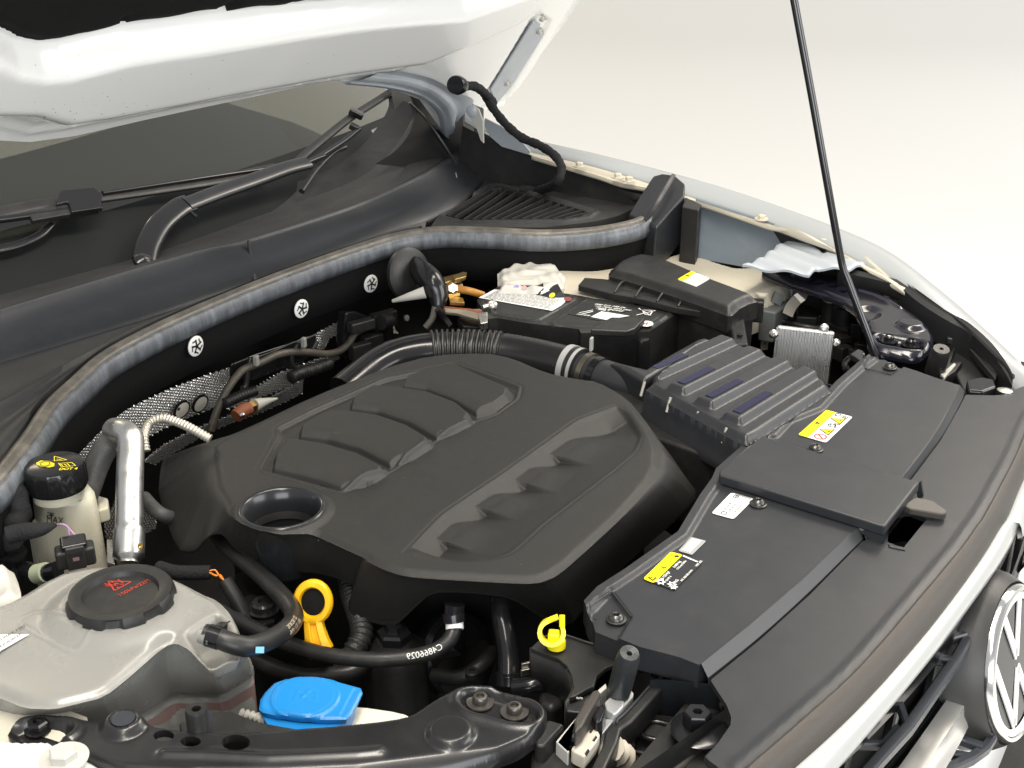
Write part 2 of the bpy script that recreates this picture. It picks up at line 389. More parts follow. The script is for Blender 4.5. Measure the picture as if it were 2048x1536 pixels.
strip('dashboard', rings, m_int, car)
mk('cabin_rear_trim', [(.3, 3.6, .5), (2.3, 3.6, .5), (2.3, 3.2, 1.62), (.3, 3.2, 1.62)], [(0, 1, 2, 3)], mat('cabin_lining', (.05, .05, .045), .9), car, smooth=False)
mk('roof', [(.4, 2.42, 1.47), (2.2, 2.42, 1.47), (2.2, 3.7, 1.63), (.4, 3.7, 1.63), (.4, 2.42, 1.5), (2.2, 2.42, 1.5), (2.2, 3.7, 1.66), (.4, 3.7, 1.66)],
   [(0, 1, 2, 3), (7, 6, 5, 4), (0, 4, 5, 1), (1, 5, 6, 2), (2, 6, 7, 3), (3, 7, 4, 0)], M_white, car, smooth=False)
vinp = [PP('B', *p, np.array(wsp(1.95, .1))+np.array([0, -.008, .014]), (0, -sl[1], sl[0])) for p in ((410, 775), (510, 725), (525, 750), (430, 805))]
mk('sticker', *g_poly(vinp, (0, -.5, .86), .006), M_decg, car, smooth=False, label='small pale number plate behind the glass')

# cowl ---------------------------------------------------------
R0 = [(-60, 588, 1.0), (0, 572, 1.0), (258, 515, 1.0), (342, 492, 1.0), (581, 410, 1.0), (702, 365, 1.01), (764, 325, 1.03), (808, 273, 1.06), (829, 232, 1.09), (826, 205, 1.11)]
R1 = [(-60, 640, 1.035), (0, 622, 1.035), (270, 540, 1.032), (400, 503, 1.03), (500, 480, 1.028), (700, 415, 1.028), (800, 372, 1.03), (870, 335, 1.035), (925, 300, 1.04), (972, 284, 1.05)]
R2 = [(-60, 745, .985), (0, 726, .985), (160, 678, .985), (310, 632, .985), (450, 585, .985), (600, 540, .985), (720, 495, .985), (873, 434, .985), (942, 393, .985), (993, 328, .985)]
l0 = line('P', R0, 90); l1 = line('P', R1, 90); l2 = line('P', R2, 90)
l1b = l1+np.array([0, .012, -.002]); l1c = l1+np.array([0, .0, -.006])
cowl = thing('windscreen_cowl', 'long black plastic cowl panel below the windscreen with an air vent grille', 'cowl panel', (1.4, 1.5, .95))
strip('upper_lip', [l0+np.array([0, .05, -.02]), l0, l0*.45+l1b*.55+np.array([0, 0, -.004]), l1b], M_cowl, cowl)
strip('front_face', [l1b, l1+np.array([0, .003, .0008]), l1c, l1*.5+l2*.5+np.array([0, -.004, 0]), l2+np.array([0, .004, .006]), l2], M_trim, cowl, sharp=60)
# joint seam of the two halves
sj = [P('P', 497, 481, 1.031), P('P', 500, 500, 1.018), P('P', 506, 535, .998), P('P', 512, 566, .990)]
V, F = g_tube(sj, .003, n=8); mk('seam_rib', V, F, M_cowl, cowl)
mk('cowl_well', [(.2, 1.50, .93), (2.2, 1.50, .93), (2.3, 1.95, .96), (.2, 1.95, .96)], [(0, 1, 2, 3)], M_dark, cowl, smooth=False)
# seal line
SE = [(-30, 985, .985), (0, 955, .987), (60, 878, .99), (100, 818, .993), (150, 770, .995), (210, 718, .998), (300, 668, 1.0), (400, 622, 1.0), (520, 572, 1.0), (620, 534, 1.0),
      (720, 499, 1.0), (800, 476, 1.0), (880, 464, .998), (980, 466, .996), (1090, 471, .995), (1190, 465, .998), (1260, 452, 1.0), (1300, 437, 1.003)]
ls = line('P', SE, 200)
ltray = ls+np.array([0, .022, .002])
l2t = line('P', R2[:9]+[(1000, 372, .985), (1070, 375, .985), (1150, 392, .985), (1250, 410, .985), (1290, 412, .985)], 200)
# tray left of the vent: between the foot of the face and the seal
k0 = 0
def blend(a, b, ts, hz=None):
    out = []
    for i, t in enumerate(ts):
        q = a*(1-t)+b*t
        if hz is not None: q = q+np.array([0, 0, hz[i]])
        out.append(q)
    return out
l2L = line('P', R2[:8], 120); lsL = line('P', SE[:12]+[(850, 468, .998)], 120)+np.array([0, .02, .002])
strip('tray', blend(l2L, lsL, [0, .12, .3, .42, .5, .6, .68, .78, .9, 1], [0, -.001, -.001, .0, .006, -.006, -.004, .004, .004, -.01]), M_cowl, cowl, sub=2, sharp=80)
# vent shelf
vz = .992
shelf = L2('P', [(850, 470), (873, 436), (942, 396), (990, 335), (1075, 368), (1160, 382), (1250, 398), (1272, 415), (1235, 432), (1190, 443), (1090, 455), (960, 455)], vz)
gr = L2('B', [(815, 1268), (870, 1225), (1100, 1085), (1165, 1080), (1500, 1165), (1745, 1240), (1690, 1275), (1560, 1295), (950, 1305)], vz)
gi = L2('B', [(850, 1262), (1110, 1102), (1180, 1100), (1480, 1178), (1690, 1243), (1640, 1268), (1550, 1280), (955, 1288)], vz)
def hshelf(p):
    d = np.abs(sd(p, gr)); return vz+.004*sm(.006, .001, d)-.012*sm(.0, .03, sd(p, L2('P', [(700, 600), (850, 478), (1100, 460), (1300, 445), (1300, 600)], vz))*-1)*0
relief('vent_shelf', shelf, hshelf, .004, M_cowl, cowl, holes=[gi], skirt=down(.03))
mk('vent_well', *g_poly([(*q, vz-.03) for q in gi], (0, 0, 1)), M_dark, cowl, smooth=False)
# louvre slats: each its own part
ends = [((865,1262),(1120,1103)), ((905,1270),(1160,1108)), ((955,1287),(1210,1112)), ((1010,1285),(1265,1125)), ((1065,1284),(1320,1138)), ((1120,1283),(1375,1152)), ((1180,1282),(1425,1165)),
        ((1240,1281),(1475,1178)), ((1300,1281),(1520,1192)), ((1360,1281),(1562,1204)), ((1420,1281),(1605,1217)), ((1480,1281),(1648,1230)), ((1545,1280),(1688,1243))]
for i, (a, b) in enumerate(ends):
    A = P('B', *a, vz+.001); B = P('B', *b, vz+.001); mid = (A+B)/2+np.array([.004, 0, 0])
    V, F = g_tube([A, mid, B], .001, prof=[(.9, 1.6), (.9, -1.6), (-9, -1.2), (-9, 1.2)], step=.02); mk('slat', V, F, M_cowl, cowl, sharp=30)
for q in np.linspace(.06, .94, 22):   # fine cross mesh below the slats
    a = bil([P('B', 870, 1262, vz-.012), P('B', 1600, 1275, vz-.012), P('B', 1690, 1243, vz-.012), P('B', 1120, 1103, vz-.012)], q, 0)
# (cross mesh joined: too fine to pick apart)
ms = []
for t in np.linspace(.04, .96, 20):
    A = P('B', 865+t*(1120-865), 1262+t*(1103-1262), vz-.012); B = P('B', 1600+t*(1685-1600), 1285+t*(1243-1285), vz-.012)
    ms.append(g_box((A+B)/2, (.0015, np.linalg.norm(B-A), .003), np.array([np.cross((B-A)/np.linalg.norm(B-A), (0, 0, 1)), (B-A)/np.linalg.norm(B-A), (0, 0, 1)])))
o = mk('vent_mesh', *merge(*ms), M_dark, cowl, smooth=False); o['kind'] = 'stuff'
# shelf back wall and the tall corner block at the fender
strip('shelf_wall', [line('P', [(990, 300, 1.02), (1070, 335, 1.02), (1180, 362, 1.02), (1292, 392, 1.02)], 30), line('P', [(990, 330, .995), (1075, 368, .99), (1160, 382, .99), (1260, 408, .99)], 30)], M_cowl, cowl, th=.004)
blk = thing('cowl_end_block', 'tall black foam block wedged between cowl and fender', 'end block', P('P', 1320, 480, .95))
def pz(k, x, y, z): return P(k, x, y, z)
T1 = [P('C', 240, 400, 1.045), P('C', 320, 300, 1.075), P('C', 375, 278, 1.08), P('C', 440, 292, 1.08), P('C', 505, 350, 1.07), P('C', 500, 420, 1.05), P('C', 330, 600, 1.01), P('C', 285, 555, 1.012), P('C', 165, 520, 1.01)]
# loft: ridge block as bevelled prism dropping down
V, F = g_prism([P('C', 310, 295, 1.07), P('C', 365, 280, 1.075), P('C', 440, 290, 1.072), P('C', 500, 345, 1.055), P('C', 495, 415, 1.04), P('C', 330, 600, 1.0), P('C', 265, 570, 1.0), P('C', 165, 525, 1.0), P('C', 235, 410, 1.035)], (0, .004, -.10))
mk('block_body', V, F, M_trim, blk, bevel=.004, fixn=True)
V, F = g_tube([P('C', 430, 295, 1.080), P('C', 345, 440, 1.048), P('C', 280, 540, 1.014), P('C', 240, 560, 1.0)], .0045, n=8); mk('edge_bead', V, F, M_seal, blk)
V, F = g_prism([P('C', 500, 420, 1.035), P('C', 595, 465, 1.03), P('C', 575, 500, 1.03), P('C', 480, 480, 1.03)], .14); mk('rear_flap', V, F, M_blk, blk, bevel=.002, fixn=True)

# seal: round tube above a flat flange --------------------------
seal = thing('cowl_seal', 'long weathered grey rubber seal along the front of the cowl', 'rubber seal', (1.4, 1.39, .99))
tube_prof = [(math.cos(a)*.9+.1, math.sin(a)) for a in np.linspace(0, 2*PI, 16, endpoint=False)]
V, F = g_tube(ls[::4], .0112, prof=tube_prof, step=.006); mk('round_bead', V, F, streaks('aged_rubber_bead', (.075, .068, .057), (.15, .135, .11), .36, (26, 26, 26)), seal, sharp=80)
ff = np.array([0, -.011, -.003]); fl0 = ls+ff; 
tang = np.gradient(ls, axis=0); tang /= np.linalg.norm(tang, axis=1)[:, None]; outn = np.cross(tang, (0, 0, 1)); outn /= np.linalg.norm(outn, axis=1)[:, None]
strip('flange', [ls+outn*.004+np.array([0, 0, .006]), ls+outn*.014+np.array([0, 0, 0]), ls+outn*.017+np.array([0, 0, -.013]), ls+outn*.014+np.array([0, 0, -.026])], 
      streaks('streaked_rubber_flange', (.075, .08, .088), (.15, .165, .185), .4), seal, sharp=80, th=.003)

# bulkhead ------------------------------------------------------
bh = thing('bulkhead_cover', 'black felt covered bulkhead panel under the cowl seal', 'bulkhead', (1.4, 1.4, .85))
top = ls[:]+outn*.012+np.array([0, 0, -.018])
lowL = line('E', [(-200, 1480, .90), (120, 1530, .90), (300, 1430, .90), (430, 1380, .90), (800, 1130, .905), (1200, 960, .905), (1570, 815, .905), (2048, 620, .905)], 120)
bot = top+np.array([0, .012, -.075])
strip('felt_panel', [top+np.array([0, .01, .01]), top, top*.5+bot*.5+np.array([0, .003, 0]), bot], M_felt, bh, th=.004)
clipc = [(('E', 1333, 655), 0), (('P', 602, 617), 1), (('P', 741, 567), 2)]
for (kk, cx, cy), i in clipc:
    c0 = PY(kk, cx, cy, 1.39)
    dd = np.abs(np.linalg.norm(ls[:, :1]-c0[:1], axis=1)); j = int(np.argmin(dd)); yb = (top[j]*.6+bot[j]*.4)[1]
    c0 = PY(kk, cx, cy, yb-.004); nrm = outn[j]*1.0
    ob = lathe('retaining_clip', [(0, 0), (.0165, 0), (.0165, .0015), (.0145, .0028), (0, .0028)], c0, M_dec, bh, axis=nrm, n=28)
    u, v, a = frame(nrm, (1, 0, 0)); ms = []
    for q in range(5):
        an = q*2*PI/5+.4+i*.8; e = u*math.cos(an)+v*math.sin(an); s_ = u*math.cos(an+.7)+v*math.sin(an+.7)
        ms.append(g_line(c0+a*.0033, c0+a*.0033+e*.0115, .0032, a)); ms.append(g_line(c0+a*.0034+e*.009, c0+a*.0034+s_*.0125, .0022, a))
    mk('slot', *merge(*ms), M_decb, ob, smooth=False)
# ------------------------------------------------------------ bonnet (underside seen from the front)
TH = math.radians(48); bo = np.array([0, 1.60, 1.135]); bU = np.array([1., 0, 0]); bV = np.array([0, -math.cos(TH), math.sin(TH)]); bN = np.array([0, -math.sin(TH), -math.cos(TH)])
def bq(k, x, y): p = PP(k, x, y, bo, bN)-bo; return (p@bU, p@bV)
out2 = [bq('P', *p) for p in ((-260, 262), (-120, 276), (60, 284), (150, 272), (300, 238), (500, 195), (660, 160))]
right = [bq('P', *p) for p in ((760, 168), (840, 200), (885, 262), (905, 240), (940, 205), (990, 228), (1040, 172))]
side = [bq('P', *p) for p in ((1090, 100), (1140, 30), (1190, -45), (1300, -230))]
poly = np.array(out2+right+side+[bq('P', 900, -420), bq('P', -300, -420)])
# insulation opening in the frame
op = np.array([bq('A', *p) for p in ((-700, -100), (-300, 20), (0, 155), (90, 205), (230, 233), (350, 225), (700, 140), (1310, 60), (1700, 15), (2048, -15), (2700, -60), (3300, -260), (3300, -1100), (-700, -1100))])
edge2 = np.array([bq('P', *p) for p in ((-300, 230), (0, 232), (70, 250), (160, 236), (400, 190), (640, 150), (800, 128), (915, 82), (1010, 38), (1060, -5), (1120, -120))])
chan = np.array([bq('B', *p) for p in ((1085, 545), (1360, 105), (1420, 95), (1465, 125), (1440, 175), (1210, 560), (1120, 620))])
sidel = np.array([bq('B', *p) for p in ((1075, 640), (1250, 600), (1320, 500), (1600, 60), (1640, 0), (1800, -260))])
def hb(p):
    so = sd(p, op); _, sg, t, d = near(p, edge2, False)
    # which side of edge2 (towards the rear/right flange)
    a = edge2[sg]; b = edge2[np.minimum(sg+1, len(edge2)-1)]; cr_ = (b[:, 0]-a[:, 0])*(p[:, 1]-a[:, 1])-(b[:, 1]-a[:, 1])*(p[:, 0]-a[:, 0])
    inside = cr_ > 0
    h = np.where(inside, .042*sm(0, .05, d), 0)
    h = h*sm(0, .03, so)*1.0+0*h                    # falls back to the outer skin at the insulation
    h += .004*np.exp(-((np.where(inside, 0, d)-.012)/.004)**2)
    sc = sd(p, chan); h += -.006*sm(.003, -.004, sc)
    _, _, _, dl = near(p, sidel, False); h += .0045*np.exp(-(dl/.005)**2)-.003*np.exp(-((dl-.014)/.005)**2)
    # soft press marks
    h += .0015*np.sin(p[:, 0]*9)*np.sin(p[:, 1]*13)*sm(0, .03, so)
    return h
def bsk(b, s, t, o):
    r1 = b.copy(); r1[:, 2] -= .008; r2 = r1.copy(); r2[:, 2] -= .012
    return [r1, r2]
bonnet = relief('bonnet', poly, hb, .006, M_white, car, fr=(bo, bU, bV, bN), skirt=bsk, sharp=60)
# the outer skin behind the frame and the black insulation
outer = g_prism([bo+bU*a+bV*b-bN*.02 for a, b in poly], -bN*.004)
mk('outer_skin', *outer, M_white, bonnet, smooth=False)
ins = np.array([bq('A', *p) for p in ((-700, -60), (-300, 60), (0, 158), (100, 212), (235, 236), (350, 228), (700, 140), (712, 96), (735, 136), (1270, 52), (1312, 18), (1325, 62), (1690, 20), (1700, 8), (1725, 14), (2048, -20), (2700, -70), (3300, -240), (3300, -1100), (-700, -1100))])
relief('insulation_pad', ins, lambda p: .012*sm(0, .02, -sd(p, ins))+.001*np.sin(p[:, 0]*60)*np.sin(p[:, 1]*40), .007, M_felt, bonnet, fr=(bo, bU, bV, bN), skirt=lambda b, s, t, o: [np.column_stack([b[:, :2], b[:, 2]-.01])])
# reinforcement channel: white plate with fixing lugs
def bpt(k, x, y, h=.0): a, b = bq(k, x, y); return bo+bU*a+bV*b+bN*h
ch = [bpt('B', *p, .003) for p in ((1110, 520), (1360, 118), (1405, 135), (1380, 200), (1430, 190), (1235, 500), (1150, 600))]
mk('stiffener', *g_prism(ch, -bN*.004), M_gpaint, bonnet, bevel=.0015, fixn=True)
for p in ((1390, 175), (1203, 480), (1405, 100)):
    c = bpt('B', *p, .003); mk('lug', *merge(g_lathe([(0, 0), (.006, 0), (.006, .004), (.003, .008), (0, .008)], c, bN, 12), g_lathe([(0, 0), (.0035, 0), (.0035, .012), (0, .012)], c+np.array([.006, 0, .006]), bN, 8)), M_whitem, bonnet)
# rear corner gusset folded below the frame (grey sealer)
gl = [bpt('B', *q, .012) for q in ((235, 462), (480, 490), (680, 545), (800, 650), (838, 795))]
gu = [bpt('B', *q, .014) for q in ((380, 415), (600, 440), (780, 510), (870, 610), (885, 720))]
g2 = [bpt('B', *q, .010) for q in ((580, 395), (760, 440), (900, 520), (1000, 572), (905, 690))]
def rs(p, n=40):
    c = cr(p, 12); d = np.r_[0, np.cumsum(np.linalg.norm(np.diff(c, axis=0), axis=1))]; s = np.linspace(0, d[-1], n); return np.stack([np.interp(s, d, c[:, i]) for i in range(3)], 1)
a_, b_, c_ = rs(gl), rs(gu), rs(g2)
strip('corner_gusset', [a_+np.array([0, .02, .01]), a_, a_*.85+b_*.15-np.array([0, .004, 0]), a_*.65+b_*.35+np.array([0, .003, 0]), a_*.4+b_*.6-np.array([0, .003, 0]), b_, b_*.7+c_*.3+np.array([0, .006, .003]), c_], M_gpaint, bonnet, sub=3, sharp=80)
# hinge arm
hp = [PX('B', *p, 2.03) for p in ((975, 625), (1015, 612), (1045, 640), (1070, 710), (1073, 840), (1055, 820), (1030, 745), (985, 680))]
mk('hinge_arm', *g_prism(hp, (.004, 0, 0)), M_whitem, bonnet, bevel=.001, fixn=True)
lathe('hinge_pivot', [(0, 0), (.012, 0), (.012, .003), (.007, .006), (0, .006)], PX('B', 1008, 650, 2.03), M_gpaint, bonnet, axis=(-1, -.3, 0), n=18)
# specks of dirt on the underside
ms = []
for i in range(110):
    x = random.uniform(20, 930); y = random.uniform(60, 235); 
    if y > 240-x*.1: continue
    if random.random() < .5: x = random.uniform(20, 260); y = random.uniform(150, 232)
    a, b = bq('P', x, y); hh = float(hb(np.array([[a, b]]))[0]); r = random.choice([.0004, .0006, .0009]); c = bo+bU*a+bV*b+bN*(hh+.0006)
    ms.append(([c+bU*r*math.cos(t)+bV*r*math.sin(t) for t in np.linspace(0, 2*PI, 6, endpoint=False)], [tuple(range(6))]))
o = mk('dirt_specks', *merge(*ms), mat('dirt', (.10, .08, .06), .9), bonnet, smooth=False); o['kind'] = 'stuff'

# ------------------------------------------------------------ far fender
fs = [(930, 215, 2.19), (967, 236, 2.2), (1060, 275, 2.21), (1200, 308, 2.22), (1371, 352, 2.22), (1507, 393, 2.21), (1678, 455, 2.18), (1781, 503, 2.15), (1871, 570, 2.09), (1961, 647, 2.02), (2048, 730, 1.93), (2120, 810, 1.83)]
fi = [(930, 240, 2.16), (1010, 280, 2.165), (1060, 300, 2.17), (1200, 333, 2.17), (1371, 387, 2.17), (1494, 428, 2.16), (1640, 482, 2.13), (1740, 530, 2.10), (1830, 582, 2.05), (1930, 670, 1.97), (2020, 765, 1.88), (2090, 850, 1.79)]
sil = line('P', fs, 100, 'x'); ins_ = line('P', fi, 100, 'x')
mid = sil*.5+ins_*.5+np.array([0, 0, .004])
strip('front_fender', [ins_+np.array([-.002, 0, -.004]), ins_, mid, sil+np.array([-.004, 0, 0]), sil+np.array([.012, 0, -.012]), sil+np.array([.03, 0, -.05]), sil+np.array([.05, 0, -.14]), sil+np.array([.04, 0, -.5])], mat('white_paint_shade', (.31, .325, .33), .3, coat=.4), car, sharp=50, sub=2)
# cream mounting flange with bolts
fl = line('C', [(-400, 180, 2.15), (-150, 255, 2.15), (0, 300, 2.15), (120, 340, 2.15), (240, 362, 2.15), (400, 400, 2.15), (510, 432, 2.14), (700, 490), (860, 545), (1000, 592), (1130, 610), (1250, 660), (1400, 750), (1500, 785), (1560, 770)], 90, 'x', val=2.115)
fi2 = line('P', fi[:10], 90, 'x')
strip('fender_flange', [fi2+np.array([-.003, 0, -.004]), fi2*.45+fl*.55+np.array([0, 0, -.006]), fl, fl+np.array([0, 0, -.008])], M_cream, car, sub=2, th=.002)
for q in (('B', 1635, 975), ('C', 170, 328), ('C', 945, 552), ('C', 1310, 690), ('B', 1860, 1040)):
    c = PX(*q, 2.14); V, F = merge(g_lathe([(0, 0), (.013, 0), (.013, .002), (0, .002)], c, (0, 0, 1), 20), g_lathe([(0, .002), (.0075, .002), (.0075, .008), (.006, .009), (0, .009)], c, (0, 0, 1), 6)); mk('fender_bolt', V, F, M_cream, car)
# rear part of the fender top seen past the cowl
g1 = [PX('B', *p, 2.15) for p in ((1080, 690), (1180, 740), (1290, 820), (1350, 890), (1330, 905), (1180, 860), (1110, 800), (1080, 740))]
mk('fender_corner', *g_prism(g1, (.004, 0, 0)), M_gpaint, car, bevel=.0015, fixn=True)
# inner wing panel (grey) behind the rail and dark recesses
iw = [PX('C', *p, 2.15) for p in ((500, 430), (1500, 700), (1560, 900), (930, 830), (560, 750), (470, 700))]
mk('inner_fender_panel', *g_prism([PX('C', 560, 430, 2.15), PX('C', 1250, 650, 2.15), PX('C', 1010, 860, 2.12), PX('C', 560, 780, 2.12)], (.006, 0, 0)), mat('blue_grey_paint', (.15, .18, .21), .45, dust=.2, var=.1), car, smooth=False, fixn=True)
# fender liner dark backdrop along the far side
strip('fender_liner', [ins_+np.array([-.004, .004, -.012]), ins_+np.array([-.012, .01, -.08]), ins_+np.array([-.012, .01, -.5])], M_dark, car, sharp=60)

# ------------------------------------------------------------ far inner wing / strut tower top (cream sheet metal)
tw = thing('strut_tower', 'cream painted strut tower and inner wing rail behind the battery', 'inner wing', (2.0, 1.0, .9))
pz1 = L2('P', [(1010, 560), (1045, 520), (1130, 508), (1200, 492), (1260, 488), (1330, 505), (1362, 500), (1420, 512), (1475, 533), (1580, 520), (1640, 530), (1590, 560), (1575, 575), (1500, 600), (1440, 590), (1380, 590), (1290, 590), (1240, 620), (1150, 640), (1060, 620)], .925)
def htw(p): return .925+.004*np.sin(p[:, 0]*31)*np.sin(p[:, 1]*23)-.02*sm(.02, 0, -sd(p, pz1))
relief('wing_sheet', pz1, htw, .005, M_cream, tw, skirt=down(.05))
# crumpled white sound patch near the bulkhead
pp1 = L2('D', [(835, 300), (930, 262), (990, 255), (1130, 235), (1235, 250), (1300, 320), (1290, 400), (1170, 440), (840, 430)], .944)
relief('sound_patch', pp1, lambda p: .944+.0018*np.sin(p[:, 0]*190+2*np.sin(p[:, 1]*90))+.0018*np.sin(p[:, 1]*130+p[:, 0]*60)-.012*sm(.012, 0, -sd(p, pp1)), .0025, M_whitem, tw, skirt=down(.03), label='wrinkled white sound patch')
# rail edge in pale grey below the cream rail
rl = line('C', [(560, 860), (700, 900), (850, 920), (980, 920), (1080, 912), (1115, 940)], 40, val=.925)
strip('rail_edge', [rl, rl+np.array([0, -.004, -.004]), rl+np.array([-.004, -.008, -.035])], M_gpaint, tw, th=.003)
# pressed headlamp carrier sheet (white)
hc = L2('M', [(-210, 275), (-60, 215), (100, 95), (180, 62), (260, 70), (340, 110), (400, 150), (440, 185), (500, 160), (620, 200), (690, 235), (800, 195), (830, 215), (760, 268), (640, 298), (420, 290), (330, 340), (180, 320), (0, 300)], .985)
def hhc(p):
    h = .985-.003*sm(.006, 0, -sd(p, hc)); q = P('M', 200, 80, .985)[:2]; e = P('M', 700, 270, .985)[:2]-q; e /= np.linalg.norm(e); s = (p-q)@np.array([-e[1], e[0]])
    return h+.0028*np.cos(s*150)
relief('pressed_sheet', hc, hhc, .003, M_gpaint, tw, skirt=down(.004))
# ------------------------------------------------------------ engine cover
ez = .955
ec = thing('engine_cover', 'large matte black engine cover with moulded ribs and a round oil filler hole', 'engine cover', tuple(P('L', 950, 550, .88)))
pairs = [((212,420),('p',34,500,.885)), ((212,403),('p',48,445,.90)), ((330,345),('o',0,.03,-.05)), ((560,235),('o',0,.03,-.05)), ((800,140),('o',0,.03,-.05)), ((960,95),('o',0,.03,-.05)), ((1150,87),('o',.02,.03,-.05)), ((1240,107),('o',.03,.02,-.05)),
 ((1350,155),('o',.03,.02,-.05)), ((1450,176),('o',.03,.02,-.05)), ((1530,186),('o',.03,.02,-.05)), ((1625,240),('o',.03,.01,-.05)), ((1690,318),('o',.03,0,-.06)), ((1738,405),('p',1868,560,.900)), ((1738,500),('p',1858,605,.89)),
 ((1620,640),('p',1700,735,.88)), ((1490,760),('p',1560,862,.875)), ((1392,845),('p',1480,955,.87)), ((1335,868),('p',1435,1010,.868)),
 ((1290,872),('p',1345,985,.875)), ((1225,870),('p',1232,920,.915)), ((1080,862),('p',1080,905,.922)), ((960,855),('p',960,905,.922)), ((900,850),('p',905,950,.898)), ((855,843),('p',835,1010,.868)), ((800,825),('p',765,1000,.868)), ((748,800),('p',680,968,.872)),
 ((738,788),('p',676,945,.876)), ((722,780),('p',716,885,.90)), ((650,748),('p',640,852,.898)), ((578,714),('p',560,832,.896)), ((545,708),('p',520,832,.896)), ((500,716),('p',470,812,.90)), ((440,722),('p',420,800,.90)), ((360,710),('p',340,785,.902)),
 ((300,682),('p',285,750,.91)), ((268,640),('p',246,706,.92)), ((262,600),('p',214,708,.918)), ((240,570),('p',190,725,.912)), ((226,550),('p',152,770,.89)), ((220,500),('p',92,765,.885)), ((213,455),('p',28,580,.885))]
TT = []; BB = []
for t, b in pairs:
    p = P('L', *t, ez); TT.append(p[:2]); BB.append(P('L', *b[1:]) if b[0] == 'p' else p+np.array(b[1:]))
TT = np.array(TT); BB = np.array(BB)
def chaik(p):
    q = []; N = len(p)
    for i in range(N): a, b = p[i], p[(i+1) % N]; q.append(a*.8+b*.2); q.append(a*.2+b*.8)
    return np.array(q)
TT = chaik(TT); BB = chaik(BB)
oc = P('L', 450, 626, ez+.004)[:2]; orad = .0465
hole = np.array([oc+orad*np.array([math.cos(t), math.sin(t)]) for t in np.linspace(0, 2*PI, 48, endpoint=False)])
lp = L2('L', [(372,492),(437,372),(430,350),(560,285),(800,180),(1045,130),(1262,207),(1252,250),(1180,303),(1112,325),(972,395),(820,498),(655,570)], ez)
pads = []
for near_e, end_e, rest in (([(668,190),(780,205),(900,250),(1010,315)], [(1010,315),(1110,290),(1170,245),(1180,212)], [(920,95),(780,115),(690,150)]),
    ([(438,290),(560,305),(700,350),(830,425)], [(830,425),(900,405),(990,360),(1005,330)], [(930,268),(800,218),(660,198),(540,190),(445,245)]),
    ([(212,415),(340,430),(480,470),(625,545)], [(625,545),(720,520),(815,460),(822,437)], [(710,368),(580,323),(440,302),(330,303),(215,372)]),
    ([(92,562),(200,585),(300,612),(410,652)], [(410,652),(530,635),(610,585),(622,565)], [(490,494),(350,453),(220,430),(150,430),(100,500)])):
    pads.append((L2('c', near_e, ez), L2('c', end_e, ez), L2('c', near_e+end_e[1:]+rest, ez)))
U1 = L2('d', [(-15,850),(10,800),(150,650),(200,600),(500,400),(860,142),(1085,52)], ez)
L1d = L2('d', [(120,830),(150,800),(220,725),(420,557),(612,430),(782,300),(935,195),(1035,155)], ez)
tw0 = L2('d', [(10,800),(150,650),(200,600),(500,400),(860,142),(1060,68),(1125,110),(1190,215),(1160,300),(1040,400),(700,660),(560,790),(480,822),(330,835),(215,822),(150,802),(60,772)], ez)
Lo = P('d', 150, 800, ez)[:2]; Ld = P('d', 1035, 155, ez)[:2]-Lo; Ll = np.linalg.norm(Ld); Ld = Ld/Ll; Ln = np.array([-Ld[1], Ld[0]])
if (P('d', 500, 400, ez)[:2]-Lo)@Ln < 0: Ln = -Ln
tedge = [((P('d', *q, ez)[:2]-Lo)@Ld) for q in ((222,715),(425,560),(612,430),(782,302))]
def signed(p, pl):
    _, sg, t, d = near(p, pl, False); a = pl[sg]; b = pl[np.minimum(sg+1, len(pl)-1)]
    c = (b[:, 0]-a[:, 0])*(p[:, 1]-a[:, 1])-(b[:, 1]-a[:, 1])*(p[:, 0]-a[:, 0]); return np.where(c > 0, d, -d)
sL = np.sign(signed((Lo+Ln*.02+Ld*.2)[None], L1d)[0])
